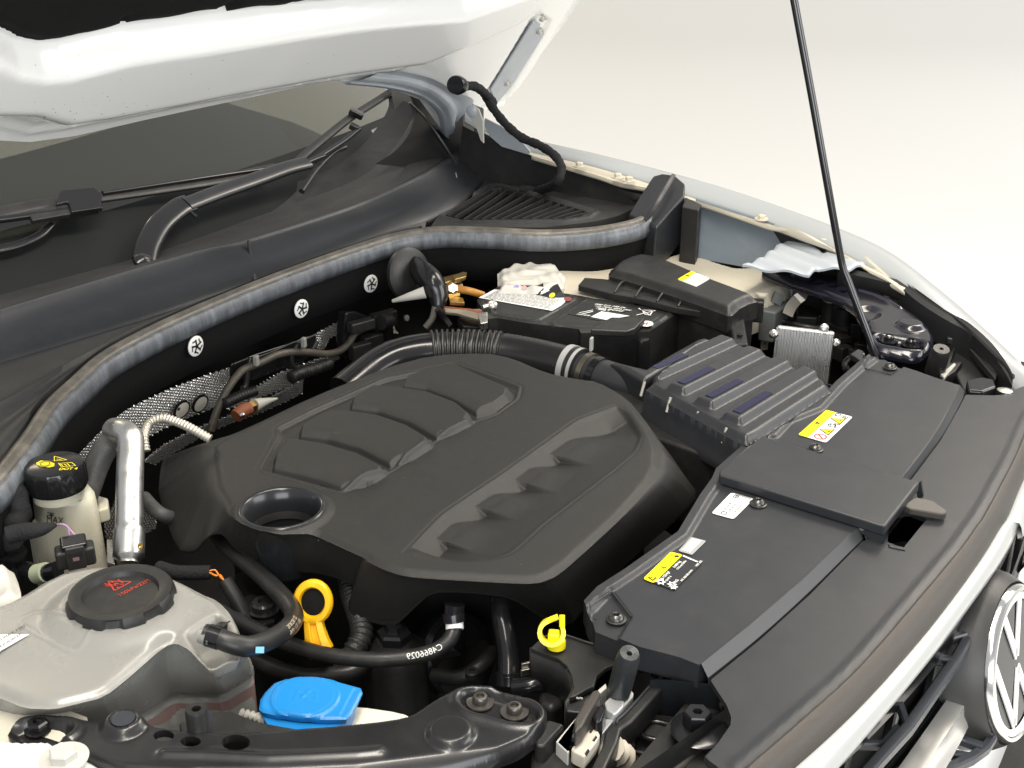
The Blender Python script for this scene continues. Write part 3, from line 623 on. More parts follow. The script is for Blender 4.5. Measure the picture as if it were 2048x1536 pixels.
def hcover(p):
    h = np.zeros(len(p))
    # left field: four raised pads with rounded near edges, standing in a shallow recess
    s1 = sd(p, rnd(lp, .008)); sel = s1 < .01
    pad = np.zeros(len(p)); q = p[sel]; best = np.zeros(len(q))
    for ne, ee, pg in pads:
        sp = -sd(q, rnd(pg, .004)); _, _, _, dn = near(q, ne, False); _, _, _, de = near(q, ee, False)
        r = np.clip(dn/.030, 0, 1); f = np.minimum(np.sqrt(np.maximum(1-(1-r)**2.2, 0)), np.clip(de/.013, 0, 1)); f = np.minimum(f, sm(0, .008, sp)); best = np.maximum(best, np.where(sp > 0, f, 0))
    pad[sel] = best
    h += -.0055*sm(0, .006, -s1)+.0130*pad
    # right field: long wall down to a crease, four teeth, floor rising to the arc
    s2 = sd(p, rnd(tw0, .010)); se = s2 < 0; q = p[se]
    v = sL*signed(q, L1d); u = (q-Lo)@Ld; _, _, _, su = near(q, U1, False)
    D2 = .0165; wallz = -D2*(1-np.clip(v, 0, 1)/(np.clip(v, 0, 1)+su+1e-6)); flo = -D2*np.clip(1+v/.088, 0, 1)**1.15
    T_ = np.zeros(len(q)); pe = tedge+[Ll*.99]
    for i in range(4):
        w_ = u-tedge[i]+.10*np.clip(v, 0, .05); L_ = pe[i+1]-tedge[i]
        T_ = np.maximum(T_, np.where(w_ > 0, sm(0, .0026, w_)*(1-sm(L_*.40, L_*.97, w_)), 0))
    z_ = np.where(v > 0, np.maximum(wallz, -D2+.0085*T_), flo+.0085*T_*sm(-.055, 0, v)*np.clip(1+v/.088, 0, 1))
    z_ = z_*sm(0, .008, -s2[se]); hh = np.zeros(len(p)); hh[se] = z_; h += hh-.0007*np.exp(-(s2/.0018)**2)
    # ring around the oil filler
    d = np.linalg.norm(p-oc, axis=1)
    h += .0045*sm(.064, .052, d)
    # long soft crease of the right shoulder
    cz = L2('L', [(1378,850),(1500,755),(1640,630),(1722,470),(1725,420)], ez)
    _, _, _, dt = near(p, TT); h += -.0045*(1-sm(0, .014, dt))**2*sm(.05, .075, d)
    # shallow pressed line round the left pocket
    h += -.0012*np.exp(-((s1-.004)/.0022)**2)
    return ez+h
def eskirt(b, s, t, o):
    T = TT[s]*(1-t[:, None])+TT[(s+1) % len(TT)]*t[:, None]; B = BB[s]*(1-t[:, None])+BB[(s+1) % len(BB)]*t[:, None]
    out = []
    cen = np.array([*TT.mean(0), 0])
    for k, (f, g) in enumerate([(.10, .02), (.25, .12), (.45, .33), (.7, .63), (.9, .88), (1, 1), (1.0, 1.06), (.97, 1.09), (.93, 1.0)]):
        q = np.empty_like(b); q[:, :2] = b[:, :2]+(B[:, :2]-b[:, :2])*f; q[:, 2] = b[:, 2]+(B[:, 2]-b[:, 2])*g
        if o.any():
            c = b[:, :2]-oc; c /= np.linalg.norm(c, axis=1)[:, None]; rr = orad+.0005*k
            q[o, :2] = (oc+c*(orad-.0012*k))[o]; q[o, 2] = b[o, 2]-.004*(k+1)
        out.append(q)
    return out
relief('moulded_shell', TT, hcover, .0013, M_cover, ec, holes=[hole], skirt=eskirt, sharp=70)
# a few specks of dust lying on the cover
ms = []
for i in range(46):
    a = TT[random.randrange(len(TT))]*.5+TT[random.randrange(len(TT))]*.5; c = np.array([a[0], a[1], 0]); c[2] = float(hcover(c[None, :2])[0])+.0004; r = random.choice([.0003, .0004, .0006])
    if np.linalg.norm(a-oc) < .06: continue
    ms.append(([c+np.array([r*math.cos(t), r*math.sin(t), 0]) for t in np.linspace(0, 2*PI, 5, endpoint=False)], [(0, 1, 2, 3, 4)]))
o = mk('dust_specks', *merge(*ms), mat('pale_dust', (.38, .36, .32), .9), ec, smooth=False); o['kind'] = 'stuff'
# oil filler funnel and cap
oc3 = np.array([oc[0], oc[1], ez])
fun = [(orad+.0052, .0035), (orad+.004, .0062), (orad+.001, .0066), (orad-.002, .004), (orad-.006, -.012), (orad-.0075, -.030), (orad-.012, -.050), (orad-.012, -.075)]
V, F = g_lathe(fun, oc3, n=64); F = F[:-2]; mk('filler_funnel', V, F, mat('smooth_black_funnel', (.016, .017, .019), .2, var=.05), ec, sharp=60)
cap = lathe('oil_cap', [(.033, -.075), (.033, -.052), (.030, -.048), (0, -.048)], oc3, M_blk, ec, n=40, fun=lambda r, h, t: r*(1+.05*math.cos(8*t)) if r > .02 else r)
rr = frame((0, 0, 1)); bx = g_box(oc3+np.array([0, 0, -.041]), (.056, .014, .014), rz(math.radians(-35))); mk('grip', *bx, M_blk, cap, bevel=.004)
# engine block bulk below (dark masses)
eng = thing('engine_block', 'dark engine block and pipework in the shadow under the cover', 'engine', tuple(P('L', 900, 950, .7)))
def blob(name, k, pts, z, th, m, par, **kw): return slab(name, k, pts, z, th, m, par, bevel=.006, **kw)
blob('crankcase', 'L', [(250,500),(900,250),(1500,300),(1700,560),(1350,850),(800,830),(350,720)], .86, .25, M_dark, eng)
# ------------------------------------------------------------ radiator cover (between the engine and the grille)
rc = thing('radiator_cover', 'flat satin black radiator cover with stickers and a raised centre strap', 'radiator cover', (1.33, .45, .93))
rz0 = .952
rout = [('I',(845,500)),('I',(930,410)),('I',(1100,300)),('I',(1440,60)),('K',(0,1090)),('K',(75,985)),('K',(100,925)),('K',(400,660)),('K',(435,690)),('K',(520,600)),('K',(720,520)),('K',(860,370)),('K',(1010,240)),('K',(1065,200)),('K',(1170,205)),('K',(1240,250)),('K',(1370,290)),('K',(1480,330)),('K',(1640,380))]
far_edge = [('K',(1640,380)),('K',(1600,470)),('K',(1480,690)),('K',(1260,980)),('K',(1000,1270)),('J',(1000,10)),('J',(640,350)),('J',(300,640)),('J',(5,875))]
near_ = [('I',(1575,885)),('I',(1450,835)),('I',(1200,770)),('I',(920,655)),('I',(905,600)),('I',(870,560))]
rp = np.array([P(k, *q, rz0)[:2] for k, q in rout+far_edge[1:]+near_])
cr_edge = np.array([P(k, *q, rz0)[:2] for k, q in rout[:14]])
def hrc(p):
    h = np.full(len(p), rz0); _, _, _, d = near(p, cr_edge, False)
    h += .0045*sm(.016, .009, d)
    # lowered screw pads at both ends
    for q in ([('I', (885, 515)), ('I', (1020, 415)), ('I', (1145, 580)), ('I', (1060, 720)), ('I', (880, 650))], [('K', (1030, 265)), ('K', (1100, 170)), ('K', (1330, 230)), ('K', (1210, 312)), ('K', (1100, 295))]):
        s = sd(p, np.array([P(k, *w_, rz0)[:2] for k, w_ in q])); h += -.004*sm(.002, -.002, s)
    return h
relief('cover_plate', rp, hrc, .0017, M_trim, rc, skirt=lambda b, s, t, o: [np.column_stack([b[:, :2], b[:, 2]-.002]), np.column_stack([b[:, :2], b[:, 2]-.028])], sharp=40)
# chamfer step down to the front trim
ch_t = np.array([P(k, *q, rz0-.0005) for k, q in far_edge]); ch_b = np.array([P(k, *q, .940) for k, q in [('K',(1682,425)),('K',(1655,500)),('K',(1530,720)),('K',(1340,975)),('K',(1060,1360)),('J',(1040,95)),('J',(700,430)),('J',(380,720)),('J',(62,975))]])
def rs3(c, n=80): 
    c = cr(c, 10); d = np.r_[0, np.cumsum(np.linalg.norm(np.diff(c, axis=0), axis=1))]; s = np.linspace(0, d[-1], n); return np.stack([np.interp(s, d, c[:, i]) for i in range(3)], 1)
ct, cb = rs3(ch_t), rs3(ch_b)
strip('front_chamfer', [ct+np.array([0, .002, .0003]), ct+np.array([0, -.0006, 0]), cb+np.array([0, .002, .001]), cb+np.array([0, .001, -.008])], mat('chamfer_plastic', (.036, .037, .04), .4, bump=.25, bscale=1500, bdist=.0005), rc, sharp=20)
# raised centre strap
st = [P('K', 430, 712, .966), P('K', 1390, 990, .966), P('K', 1172, 1270, .966), P('K', 1140, 1262, .966), P('K', 120, 945, .966), P('K', 125, 920, .966), P('K', 400, 690, .966)]
V, F = g_prism(st, .014); mk('centre_strap', V, F, M_trim, rc, bevel=.003, bseg=3, fixn=True)
# legs of the strap framing the release slot
mk('strap_leg', *g_prism([P('K', 1172, 1270, .964), P('K', 1140, 1262, .964), P('K', 1000, 1262, .956), P('K', 1045, 1330, .94), P('K', 1160, 1395, .938), P('K', 1182, 1360, .938)], (.0, .0, -.006)), M_trim, rc, bevel=.0015, fixn=True)
lg = [P('K', 1180, 1262, .962), P('K', 1000, 1262, .962)]
quad = [P('K', 990, 1262, .957), P('K', 1170, 1270, .957), P('K', 1168, 1400, .934), P('K', 1045, 1355, .938)]
mk('strap_leg', *g_prism(quad, (.004, .002, 0)), mat('dusty_grey_plastic', (.10, .11, .12), .5, bump=.3, bscale=500, dust=.2), rc, bevel=.001, fixn=True)
mk('strap_leg', *g_prism([P('K', 1395, 985, .966), P('K', 1412, 1090, .94), P('K', 1380, 1110, .94), P('K', 1362, 1040, .950), P('K', 1340, 1040, .960)], (.0035, 0, 0)), M_trim, rc, bevel=.001, fixn=True)
# screws
for q in (('K', 1200, 268, .950), ('I', 1050, 598, .950), ('K', 728, 785, .953), ('K', 368, 1132, .953)):
    dome('screw', P(*q), .0085, .006, mat('black_zinc', (.09, .09, .085), .3, metal=.8), rc)
for a, b in ((('K', 1035, 272), ('K', 1210, 312)), (('I', 1020, 418), ('I', 1145, 580)), (('I', 885, 515), ('I', 1020, 418)), (('I', 905, 590), ('I', 925, 600))):
    A = P(*a, rz0+.001); B = P(*b, rz0+.001); V, F = g_tube([A, B], .0009, n=6, smooth=False); mk('moulded_edge', V, F, M_trim, rc)

# ---- stickers
UPZ = np.array([0, 0, 1.])
def sticker(name, k, quad, z, m, par, label=None, r=.004):
    q = [P(k, *c, z) for c in quad]; pl = rnd(np.array(q), r); o = mk(name, *g_prism(list(pl), .0004), m, par, smooth=False, label=label, fixn=True); return o, q
def lett(s, q, u, v, size, m, bold=False, squash=1.0, off=.0002, align='LEFT'):
    """text on quad q: origin at bilinear (u,v), reading along q0->q1, up along q1->q2 reversed"""
    U = q[1]-q[0]; Vv = q[0]-q[3]; return text(s, size, bil(q, u, v), U, Vv, m, None, bold=bold, squash=squash, off=off, align=align)
# (text runs away from the camera, its top to the left: read from the car's nose)
# 1 yellow/white caution sticker
o, q = sticker('warning_sticker', 'K', [(620,693),(798,537),(966,580),(797,743)], rz0+.0012, M_lab, rc, label='white warning sticker with a yellow band and hazard symbols')
yq = [q[0], q[1], bil(q, 1, .36), bil(q, 0, .36)]; mk('yellow_band', *g_prism(list(rnd(np.array([p+UPZ*.0003 for p in yq]), .003)), .0003), M_decy, o, smooth=False, fixn=True)
N_ = UPZ
ms = [g_poly([bil(q, *a) for a in ((.46, .12), (.54, .12), (.5, .3))][::-1], N_, .0006)]
mk('triangle', *merge(*ms), M_decb, o, smooth=False)
def ring(c, r, w_, U, V_, off, n=20, a0=0, a1=2*PI):
    c = np.array(c)+N_*off; Vx = []; 
    for t in np.linspace(a0, a1, n+1): e = U*math.cos(t)+V_*math.sin(t); Vx += [c+e*r, c+e*(r-w_)]
    return Vx, [(2*i, 2*i+2, 2*i+3, 2*i+1) for i in range(n)]
Uq = (q[1]-q[0])/np.linalg.norm(q[1]-q[0]); Vq = (q[0]-q[3])/np.linalg.norm(q[0]-q[3])
c1 = bil(q, .12, .68); V, F = merge(ring(c1, .0085, .0016, Uq, Vq, .0007), g_line(c1-(Uq+Vq)*.005, c1+(Uq+Vq)*.005, .0018, N_, .0007)); mk('symbol', V, F, mat('sign_red', (.6, .03, .03), .5), o, smooth=False)
for uu in (.34, .76):
    c1 = bil(q, uu, .68); tri = [c1-Uq*.009-Vq*.006, c1+Uq*.009-Vq*.006, c1+Vq*.009]
    mk('symbol', *merge(g_poly([c1+(p-c1)*1.22 for p in tri], N_, .0006)), M_decb, o, smooth=False); mk('symbol', *g_poly(tri, N_, .0008), M_decy, o, smooth=False)
    mk('symbol', *merge(g_line(c1-Vq*.003, c1+Vq*.004, .0016, N_, .001), g_line(c1-Uq*.004-Vq*.004, c1+Uq*.004-Vq*.004, .0014, N_, .001)), M_decb, o, smooth=False)
c1 = bil(q, .55, .66); V, F = merge(ring(c1, .0055, .0013, Uq, Vq, .0006), g_line(c1-Vq*.003+Uq*.006, c1-Vq*.007-Uq*.006, .0014, N_, .0006), g_line(c1+Uq*.008, c1-Vq*.008+Uq*.008, .0014, N_, .0006), g_line(c1-Uq*.002, c1+Uq*.003+Vq*.003, .0012, N_, .0006)); mk('symbol', V, F, M_decb, o, smooth=False)
# oil can and book pictograms
V, F = merge(g_path(q, [(.90, .42), (.97, .44), (.97, .58), (.90, .60), (.90, .42)], .0011, N_, .0007), g_path(q, [(.97, .5), (1.0, .44)], .0011, N_, .0007), g_path(q, [(.86, .47), (.9, .5)], .0011, N_, .0007), g_path(q, [(.88, .72), (.94, .72), (.94, .88), (.88, .88), (.88, .72)], .001, N_, .0007), g_path(q, [(.88, .80), (.94, .80)], .001, N_, .0007)); mk('symbol', V, F, M_decb, o, smooth=False)
# 2 oil grade sticker
o, q = sticker('oil_grade_sticker', 'K', [(72,1188),(198,1058),(342,1098),(212,1226)], rz0+.0012, M_lab, rc, label='white sticker printed with engine oil grades')
sz = np.linalg.norm(q[3]-q[0])
ms = [lett('VW 504 00', q, .24, .40, sz*.155, 0), lett('VW 507 00', q, .24, .62, sz*.155, 0), lett('SAE 0W-30', q, .24, .85, sz*.155, 0)]
mk('lettering', *merge(*ms), M_decb, o, smooth=False)
mk('symbol', *merge(g_path(q, [(.06, .36), (.16, .36), (.17, .56), (.06, .56), (.06, .36)], .0009, N_, .0005), g_path(q, [(.17, .42), (.2, .36)], .0009, N_, .0005), g_path(q, [(.83, .22), (.93, .22), (.93, .4), (.83, .4), (.83, .22)], .0009, N_, .0005), g_path(q, [(.83, .31), (.93, .31)], .0009, N_, .0005)), M_decb, o, smooth=False)
mk('code_strip', *g_poly([bil(q, *a) for a in ((.94, .2), (.985, .2), (.985, .9), (.94, .9))], N_, .0004), M_decg, o, smooth=False)
# 3 small grey grid label
o, q = sticker('grid_label', 'I', [(1443,162),(1523,75),(1620,100),(1530,188)], rz0+.0012, M_decg, rc, r=.002, label='small grey label with a printed grid')
ms = [g_path(q, [(.05, v), (.95, v)], .0007, N_, .0004) for v in (.2, .38, .56, .74)]+[g_path(q, [(.12, .12), (.12, .8)], .0007, N_, .0004), g_path(q, [(.9, .12), (.9, .8)], .0007, N_, .0004)]
for v in (.29, .47, .65):
    for u in np.linspace(.18, .86, 7): ms.append(g_poly([bil(q, u-.03, v-.04), bil(q, u+.03, v-.04), bil(q, u+.03, v+.04), bil(q, u-.03, v+.04)], N_, .0004))
mk('print', *merge(*ms), M_dec, o, smooth=False)
# 4 refrigerant sticker: yellow band + white print on black
bl = [P('N', *c, rz0+.0012) for c in ((475,790),(1040,240),(1690,470),(1110,1030))]
o = mk('refrigerant_sticker', *g_prism(list(rnd(np.array(bl), .004)), .0003), mat('clear_black_film', (.028, .028, .03), .2), rc, smooth=False, label='refrigerant sticker with a yellow band and white lettering on black', fixn=True)
y4 = [P('N', *c, rz0+.0016) for c in ((475,790),(1040,240),(1285,300),(690,880))]; mk('yellow_band', *g_prism(list(rnd(np.array(y4), .003)), .0002), M_decy, o, smooth=False, fixn=True)
Uq = (y4[1]-y4[0])/np.linalg.norm(y4[1]-y4[0]); Vq = (y4[0]-y4[3])/np.linalg.norm(y4[0]-y4[3])
tri = [P('N', *c, rz0+.002) for c in ((560,755),(760,765),(670,840))]; ctr = sum(tri)/3
mk('triangle', *g_poly(tri, N_, 0), M_decb, o, smooth=False); mk('triangle', *g_poly([ctr+(p-ctr)*.55 for p in tri], N_, .0002), M_decy, o, smooth=False); mk('mark', *g_line(ctr-Vq*.001, ctr+Vq*.002, .0008, N_, .0004), M_decb, o, smooth=False)
fl = [P('N', *c, rz0+.002) for c in ((830,530),(900,545),(960,545),(930,590),(905,570),(890,590))]; mk('flame', *g_poly(fl, N_, 0), mat('flame_brown', (.35, .1, .01), .5), o, smooth=False)
bk = [P('N', *c, rz0+.002) for c in ((1100,315),(1190,310),(1215,345),(1130,350))]; mk('symbol', *merge(g_poly(bk, N_, 0), g_poly([P('N', *c, rz0+.002) for c in ((1045,295),(1085,295),(1085,312),(1045,312))], N_, 0)), M_decb, o, smooth=False)
q4 = [P('N', *c, rz0+.0017) for c in ((690,880),(1285,300),(1690,470),(1110,1030))]; sz = np.linalg.norm(q4[3]-q4[0])
ms = [lett('R-1234yf', q4, .16, .20, sz*.20, 0, True), lett('GWP 4', q4, .16, .42, sz*.15, 0, True), lett('0,460 kg', q4, .58, .20, sz*.18, 0, True), lett('CO2-eq 0,002t', q4, .56, .38, sz*.14, 0, True), lett('PAG', q4, .17, .80, sz*.19, 0, True), lett('5HL 820 855 AAN', q4, .30, .95, sz*.14, 0, True), lett('VW AG', q4, .84, .95, sz*.17, 0, True)]
def star(c, r, n=6):
    p = []
    for i in range(2*n): rr = r if i % 2 == 0 else r*.55; p.append(c+Uq*rr*math.cos(i*PI/n)+Vq*rr*math.sin(i*PI/n))
    pin = [c+(x-c)*.45 for x in p]; return p+pin, [(i, (i+1) % (2*n), (i+1) % (2*n)+2*n, i+2*n) for i in range(2*n)]
ms += [star(P('N', 835, 852, rz0+.002), .0065), star(P('N', 1065, 905, rz0+.002), .006), star(P('N', 1095, 955, rz0+.002), .0055)]
ms.append(g_poly([bil(q4, *a) for a in ((.955, .05), (.99, .05), (.99, .8), (.955, .8))], N_, .0002))
mk('lettering', *merge(*ms), M_dec, o, smooth=False)

# ------------------------------------------------------------ front trim panel above the grille
ft = thing('front_trim_panel', 'wide curved black trim panel with rounded front edge above the grille', 'trim panel', (1.33, .35, .93))
inner = [('K',(2400,260)),('K',(2120,375)),('K',(2048,385)),('K',(1960,420)),('K',(1930,440)),('K',(1850,445)),('K',(1680,440)),('K',(1640,520)),('K',(1520,730)),('K',(1330,985)),('K',(1050,1360)),('J',(1030,100)),('J',(700,435)),('J',(380,725)),('J',(66,980)),('J',(105,1040)),('J',(170,1140)),('J',(197,1215)),('J',(195,1260)),('J',(120,1370)),('J',(60,1440)),('J',(40,1475)),('J',(100,1520)),('J',(150,1560))]
outer_ = [('J',(280,1540)),('J',(330,1500)),('J',(640,1230)),('J',(1000,900)),('J',(1400,440)),('J',(1650,140)),('J',(1750,0)),('K',(1800,1190)),('K',(1980,850)),('K',(2048,690)),('K',(2130,540)),('K',(2350,330))]
e2 = np.array([P(k, *q, .941) for k, q in outer_]); e2s = rs3(e2, 120)
pin_ = [P(k, *q, .941)[:2] for k, q in inner]
poly = np.array(pin_+[tuple(q[:2]) for q in e2s])
slot = np.array([P('K', *q, .941)[:2] for q in ((1185,1372),(1285,1410),(1435,1225),(1320,1180),(1200,1200))])
def hft(p): 
    _, _, _, d = near(p, e2s[:, :2], False); return .941+.0010*sm(.006, 0, np.abs(d-.009))
relief('top_panel', poly, hft, .004, M_trim, ft, holes=[slot], skirt=down(.006), sharp=40)
e3 = rs3(np.array([P(k, *q, .926) for k, q in [('J',(480,1620)),('J',(575,1536)),('J',(850,1290)),('J',(1100,1040)),('J',(1400,700)),('J',(1620,420)),('J',(1790,180)),('J',(1900,0)),('K',(1950,1190)),('K',(2048,960)),('K',(2200,680)),('K',(2450,400))]]), 120)
e4 = rs3(np.array([P(k, *q, .905) for k, q in [('J',(760,1620)),('J',(860,1536)),('J',(1250,1090)),('J',(1560,700)),('J',(1830,330)),('J',(1950,140)),('J',(2020,0)),('K',(2048,1330)),('K',(2170,1080)),('K',(2400,760)),('K',(2600,560))]]), 120)
rb = [e2s+np.array([0, .001, -.001]), e2s+np.array([0, -.0012, .0015]), e2s*.8+e3*.2+np.array([0, -.001, .0035]), e2s*.5+e3*.5+np.array([0, -.002, .004]), e2s*.22+e3*.78+np.array([0, -.0015, .0015]), e3+np.array([0, -.0005, -.003]), e3+np.array([0, .003, -.008])]
strip('rounded_front_edge', rb, mat('speckled_bronze_black_plastic', (.040, .034, .028), .28, bump=.6, bscale=1600, bdist=.0006), ft, sub=2, sharp=80)
strip('white_finisher', [e3+np.array([0, .003, -.006]), e3+np.array([0, -.001, -.0035]), e3*.7+e4*.3+np.array([0, -.004, .001]), e3*.35+e4*.65+np.array([0, -.0045, .0005]), e4+np.array([0, -.001, -.001]), e4+np.array([0, .004, -.006])], mat('white_finisher_paint', (.36, .37, .365), .25, coat=.4), ft, sub=2, sharp=80)
mk('slot_well', *g_poly([(*q, .90) for q in slot], (0, 0, 1)), M_dark, ft, smooth=False)
mk('slot_lip', *g_prism([P('K', 1190, 1380, .943), P('K', 1285, 1402, .943), P('K', 1300, 1420, .943), P('K', 1195, 1398, .943)], .006), M_trim, ft, bevel=.001, fixn=True)
# bonnet release lever poking out of the slot
lv = [P('K', 1280, 1135, .956), P('K', 1360, 1085, .957), P('K', 1470, 1105, .956), P('K', 1558, 1165, .953), P('K', 1560, 1185, .952), P('K', 1535, 1195, .952), P('K', 1330, 1160, .955)]
tag(mk('release_lever', *g_prism(lv, .009), mat('worn_black_plastic', (.045, .04, .035), .42, bump=.3, bscale=900, bdist=.0006), None, bevel=.002, bseg=3, fixn=True), 'black bonnet release lever sticking out from under the radiator cover strap', 'release lever')

# ------------------------------------------------------------ grille and badge
gg = thing('grille', 'black honeycomb front grille with a bright chrome bar', 'grille', (1.33, .2, .75))
yb = lambda x: .228+.055*((x-1.38)/.5)**2
def fx(x, z, d=0): return np.array([x, yb(x)+d-.25*(.90-z)*.2, z])
strip('grille_backing', [[fx(x, z, .09) for x in np.linspace(.7, 2.0, 30)] for z in (.93, .8, .6, .4)], M_dark, gg)
strip('top_rail', [[fx(x, z, d) for x in np.linspace(.7, 2.0, 40)] for z, d in ((.902, .05), (.903, .010), (.897, .006), (.893, .010), (.890, .05))], M_blkg, gg)
def bar(name, pts, w_, m, par, n=8, **k):
    V, F = g_tube(pts, w_, n=n, step=.03, **k); return mk(name, V, F, m, par, sharp=30)
flat = [(1, .35), (.7, .55), (-.7, .55), (-1, .35), (-1, -.35), (-.7, -.55), (.7, -.55), (1, -.35)]
for zz in (.862, .772, .742, .69):
    bar('slat', [fx(x, zz, .020) for x in np.linspace(.75, 2.0, 14)], .0125, M_blkg, gg, prof=flat)
for i, x in enumerate(np.arange(.90, 1.9, .105)):
    if 1.22 < x < 1.46: continue
    for z0, z1, s in ((.895, .862, .02), (.862, .80, -.02), (.772, .742, .015), (.742, .69, -.015)):
        bar('strut', [fx(x, z0, .020), fx(x+s, z1, .020)], .009, M_blkg, gg, prof=flat, smooth=False)
# chrome bar to the left of the badge
def px(k, x, y, X): return PX(k, x, y, X)
cbt = [PX('U', 1065, 960, 1.25), PX('U', 920, 1000, 1.21), PX('U', 520, 1536, .965), PX('U', 400, 1700, .90)]
cbm = [PX('U', 1075, 1130, 1.255), PX('U', 1010, 1130, 1.215), PX('U', 720, 1536, .985), PX('U', 600, 1700, .92)]
rail = [(1, .5), (.6, .8), (-.6, .8), (-1, .5), (-1, -.5), (-.6, -.8), (.6, -.8), (1, -.5)]
for nm, pts, z, r in (('slat', [(200,1700),(340,1536),(590,1262),(800,960),(940,765),(1035,585)], .850, .0075), ('slat', [(700,1700),(900,1536),(1110,1440),(1190,1310)], .735, .007), ('strut', [(515,1045),(545,1130),(590,1255)], .852, .005), ('strut', [(200,1375),(400,1395),(520,1260)], .848, .005),
      ('strut', [(770,765),(860,745),(905,790)], .852, .006), ('strut', [(860,640),(960,650),(1035,590)], .855, .005), ('strut', [(1030,1250),(1160,1290)], .745, .005), ('strut', [(925,1330),(1060,1345),(1120,1395)], .74, .006), ('strut', [(880,1440),(1010,1400),(1050,1470)], .735, .006)):
    bar(nm, [P('U', *q, z) for q in pts], r, mat('satin_grille_plastic', (.035, .038, .045), .25), gg, prof=rail, smooth=False)
# badge carrier and badge
XS = (1.25, 1.13, 1.0, .93)
EL = [[P('U', *q, z) for q in l_] for l_, z in (([(905,975),(725,1235),(530,1510),(410,1680)], .770), ([(910,990),(720,1260),(520,1540),(400,1700)], .787), ([(1050,1000),(900,1240),(740,1480),(600,1690)], .786), ([(1056,1060),(930,1265),(780,1485),(640,1695)], .772), ([(1062,1120),(960,1290),(820,1490),(680,1700)], .764), ([(1065,1150),(975,1330),(860,1536),(760,1700)], .757), ([(1060,1150),(965,1330),(850,1536),(750,1700)], .745))]
strip('chrome_bar', [rs3(np.array(q), 24) for q in EL], mat('satin_chrome', (.62, .61, .58), .2, metal=.65), gg, sharp=25)
mk('bronze_end_cap', *g_prism([P('U', *q, .789) for q in ((935,880),(975,885),(1075,955),(1060,1000),(910,990),(905,930))], (0, 0, -.012)), mat('speckled_bronze_black_plastic', (0,0,0)), gg, bevel=.003, fixn=True)
bc = PX('U', 1352, 798, 1.335); bn = np.array([-.06, -math.cos(math.radians(14)), math.sin(math.radians(14))]); bn /= np.linalg.norm(bn)
bu, bv, ba = frame(bn, (1, 0, 0)); BR = .0915
lathe('badge_carrier', [(BR*1.22, -.05), (BR*1.15, -.020), (BR*1.08, -.008), (BR*1.05, -.004), (BR*1.03, -.010), (0, -.010)], bc, mat('grained_carrier_plastic', (.035, .034, .033), .35, bump=.4, bscale=1200, bdist=.0006), gg, axis=bn, n=72, sharp=60)
bd = thing('badge', 'round black and silver maker emblem on the grille centre', 'emblem', tuple(bc))
lathe('rim', [(BR*1.02, -.010), (BR*1.02, 0), (BR*.99, .004), (BR*.945, .005), (BR*.93, .001), (BR*.93, -.004)], bc, M_chrome, bd, axis=bn, n=80, sharp=40)
lathe('disc', [(BR*.95, -.012), (BR*.95, -.0005), (0, .0005)], bc, mat('badge_black_gloss', (.02, .022, .024), .12, spec=.25), bd, axis=bn, n=64)
mwh = mat('badge_silver', (.80, .80, .78), .25, metal=.3)
V, F = g_lathe([(BR*.93, .001), (BR*.925, .0028), (BR*.84, .0028), (BR*.835, .001)], bc, bn, 80); mk('ring', V, F[:-2], mwh, bd, sharp=40)
R_ = BR*.85
def bp(x, y): 
    # emblem coordinates: x right as read from the front, y up
    up_ = np.array([0, 0, 1.])-ba*ba[2]; up_ /= np.linalg.norm(up_); ri = np.cross(up_, ba); return bc+ri*x*R_+up_*y*R_+ba*.0026
def stroke(pts, w_):
    ms = []
    for (x0, y0), (x1, y1) in zip(pts[:-1], pts[1:]): ms.append(g_prism(g_line(bp(x0, y0), bp(x1, y1), w_*R_, ba)[0], -ba*.0018))
    return merge(*ms)
for pts in ([(-.345, .93), (0, .13), (.345, .93)], [(-.90, .42), (-.36, -.86), (0, -.06), (.36, -.86), (.90, .42)]):
    V, F = stroke(pts, .15); mk('letter_stroke', V, F, mwh, bd, smooth=False, fixn=True)
# bumper / lower white panel at the far right and below
bmp = thing('front_bumper', 'white painted front bumper below the grille', 'bumper', (1.6, .1, .6))
strip('painted_panel', [[(x, yb(x)+.05*0+d, z) for x in np.linspace(.6, 2.1, 40)] for z, d in ((.66, .06), (.645, -.01), (.60, -.03), (.4, -.04))], M_white, bmp, sharp=60)
strip('corner_panel', [[PX('U', *p, X) for p, X in zip(((1409, 120), (1330, 210), (1320, 250), (1350, 300), (1409, 380)), (1.60, 1.62, 1.6, 1.58, 1.56))], [PX('U', *p, 1.66)+np.array([.1, .02, -.0]) for p in ((1450, 100), (1470, 210), (1480, 250), (1480, 300), (1470, 400))]], M_white, bmp)
# ================================================================ near side
def dep(p): return float((np.array(p)-CAM)@fw)
def rpx(px_, p): return px_*dep(p)/FOC
def ell(k, cx, cy, rx, z, n=28, ry=None):
    """circle lying level at height z whose half width is rx zoom pixels"""
    c = P(k, cx, cy, z); r = rpx(rx/ZM[k][2], c); return c, r
def circ(c, r, n=28): return np.array([[c[0]+r*math.cos(t), c[1]+r*math.sin(t)] for t in np.linspace(0, 2*PI, n, endpoint=False)])
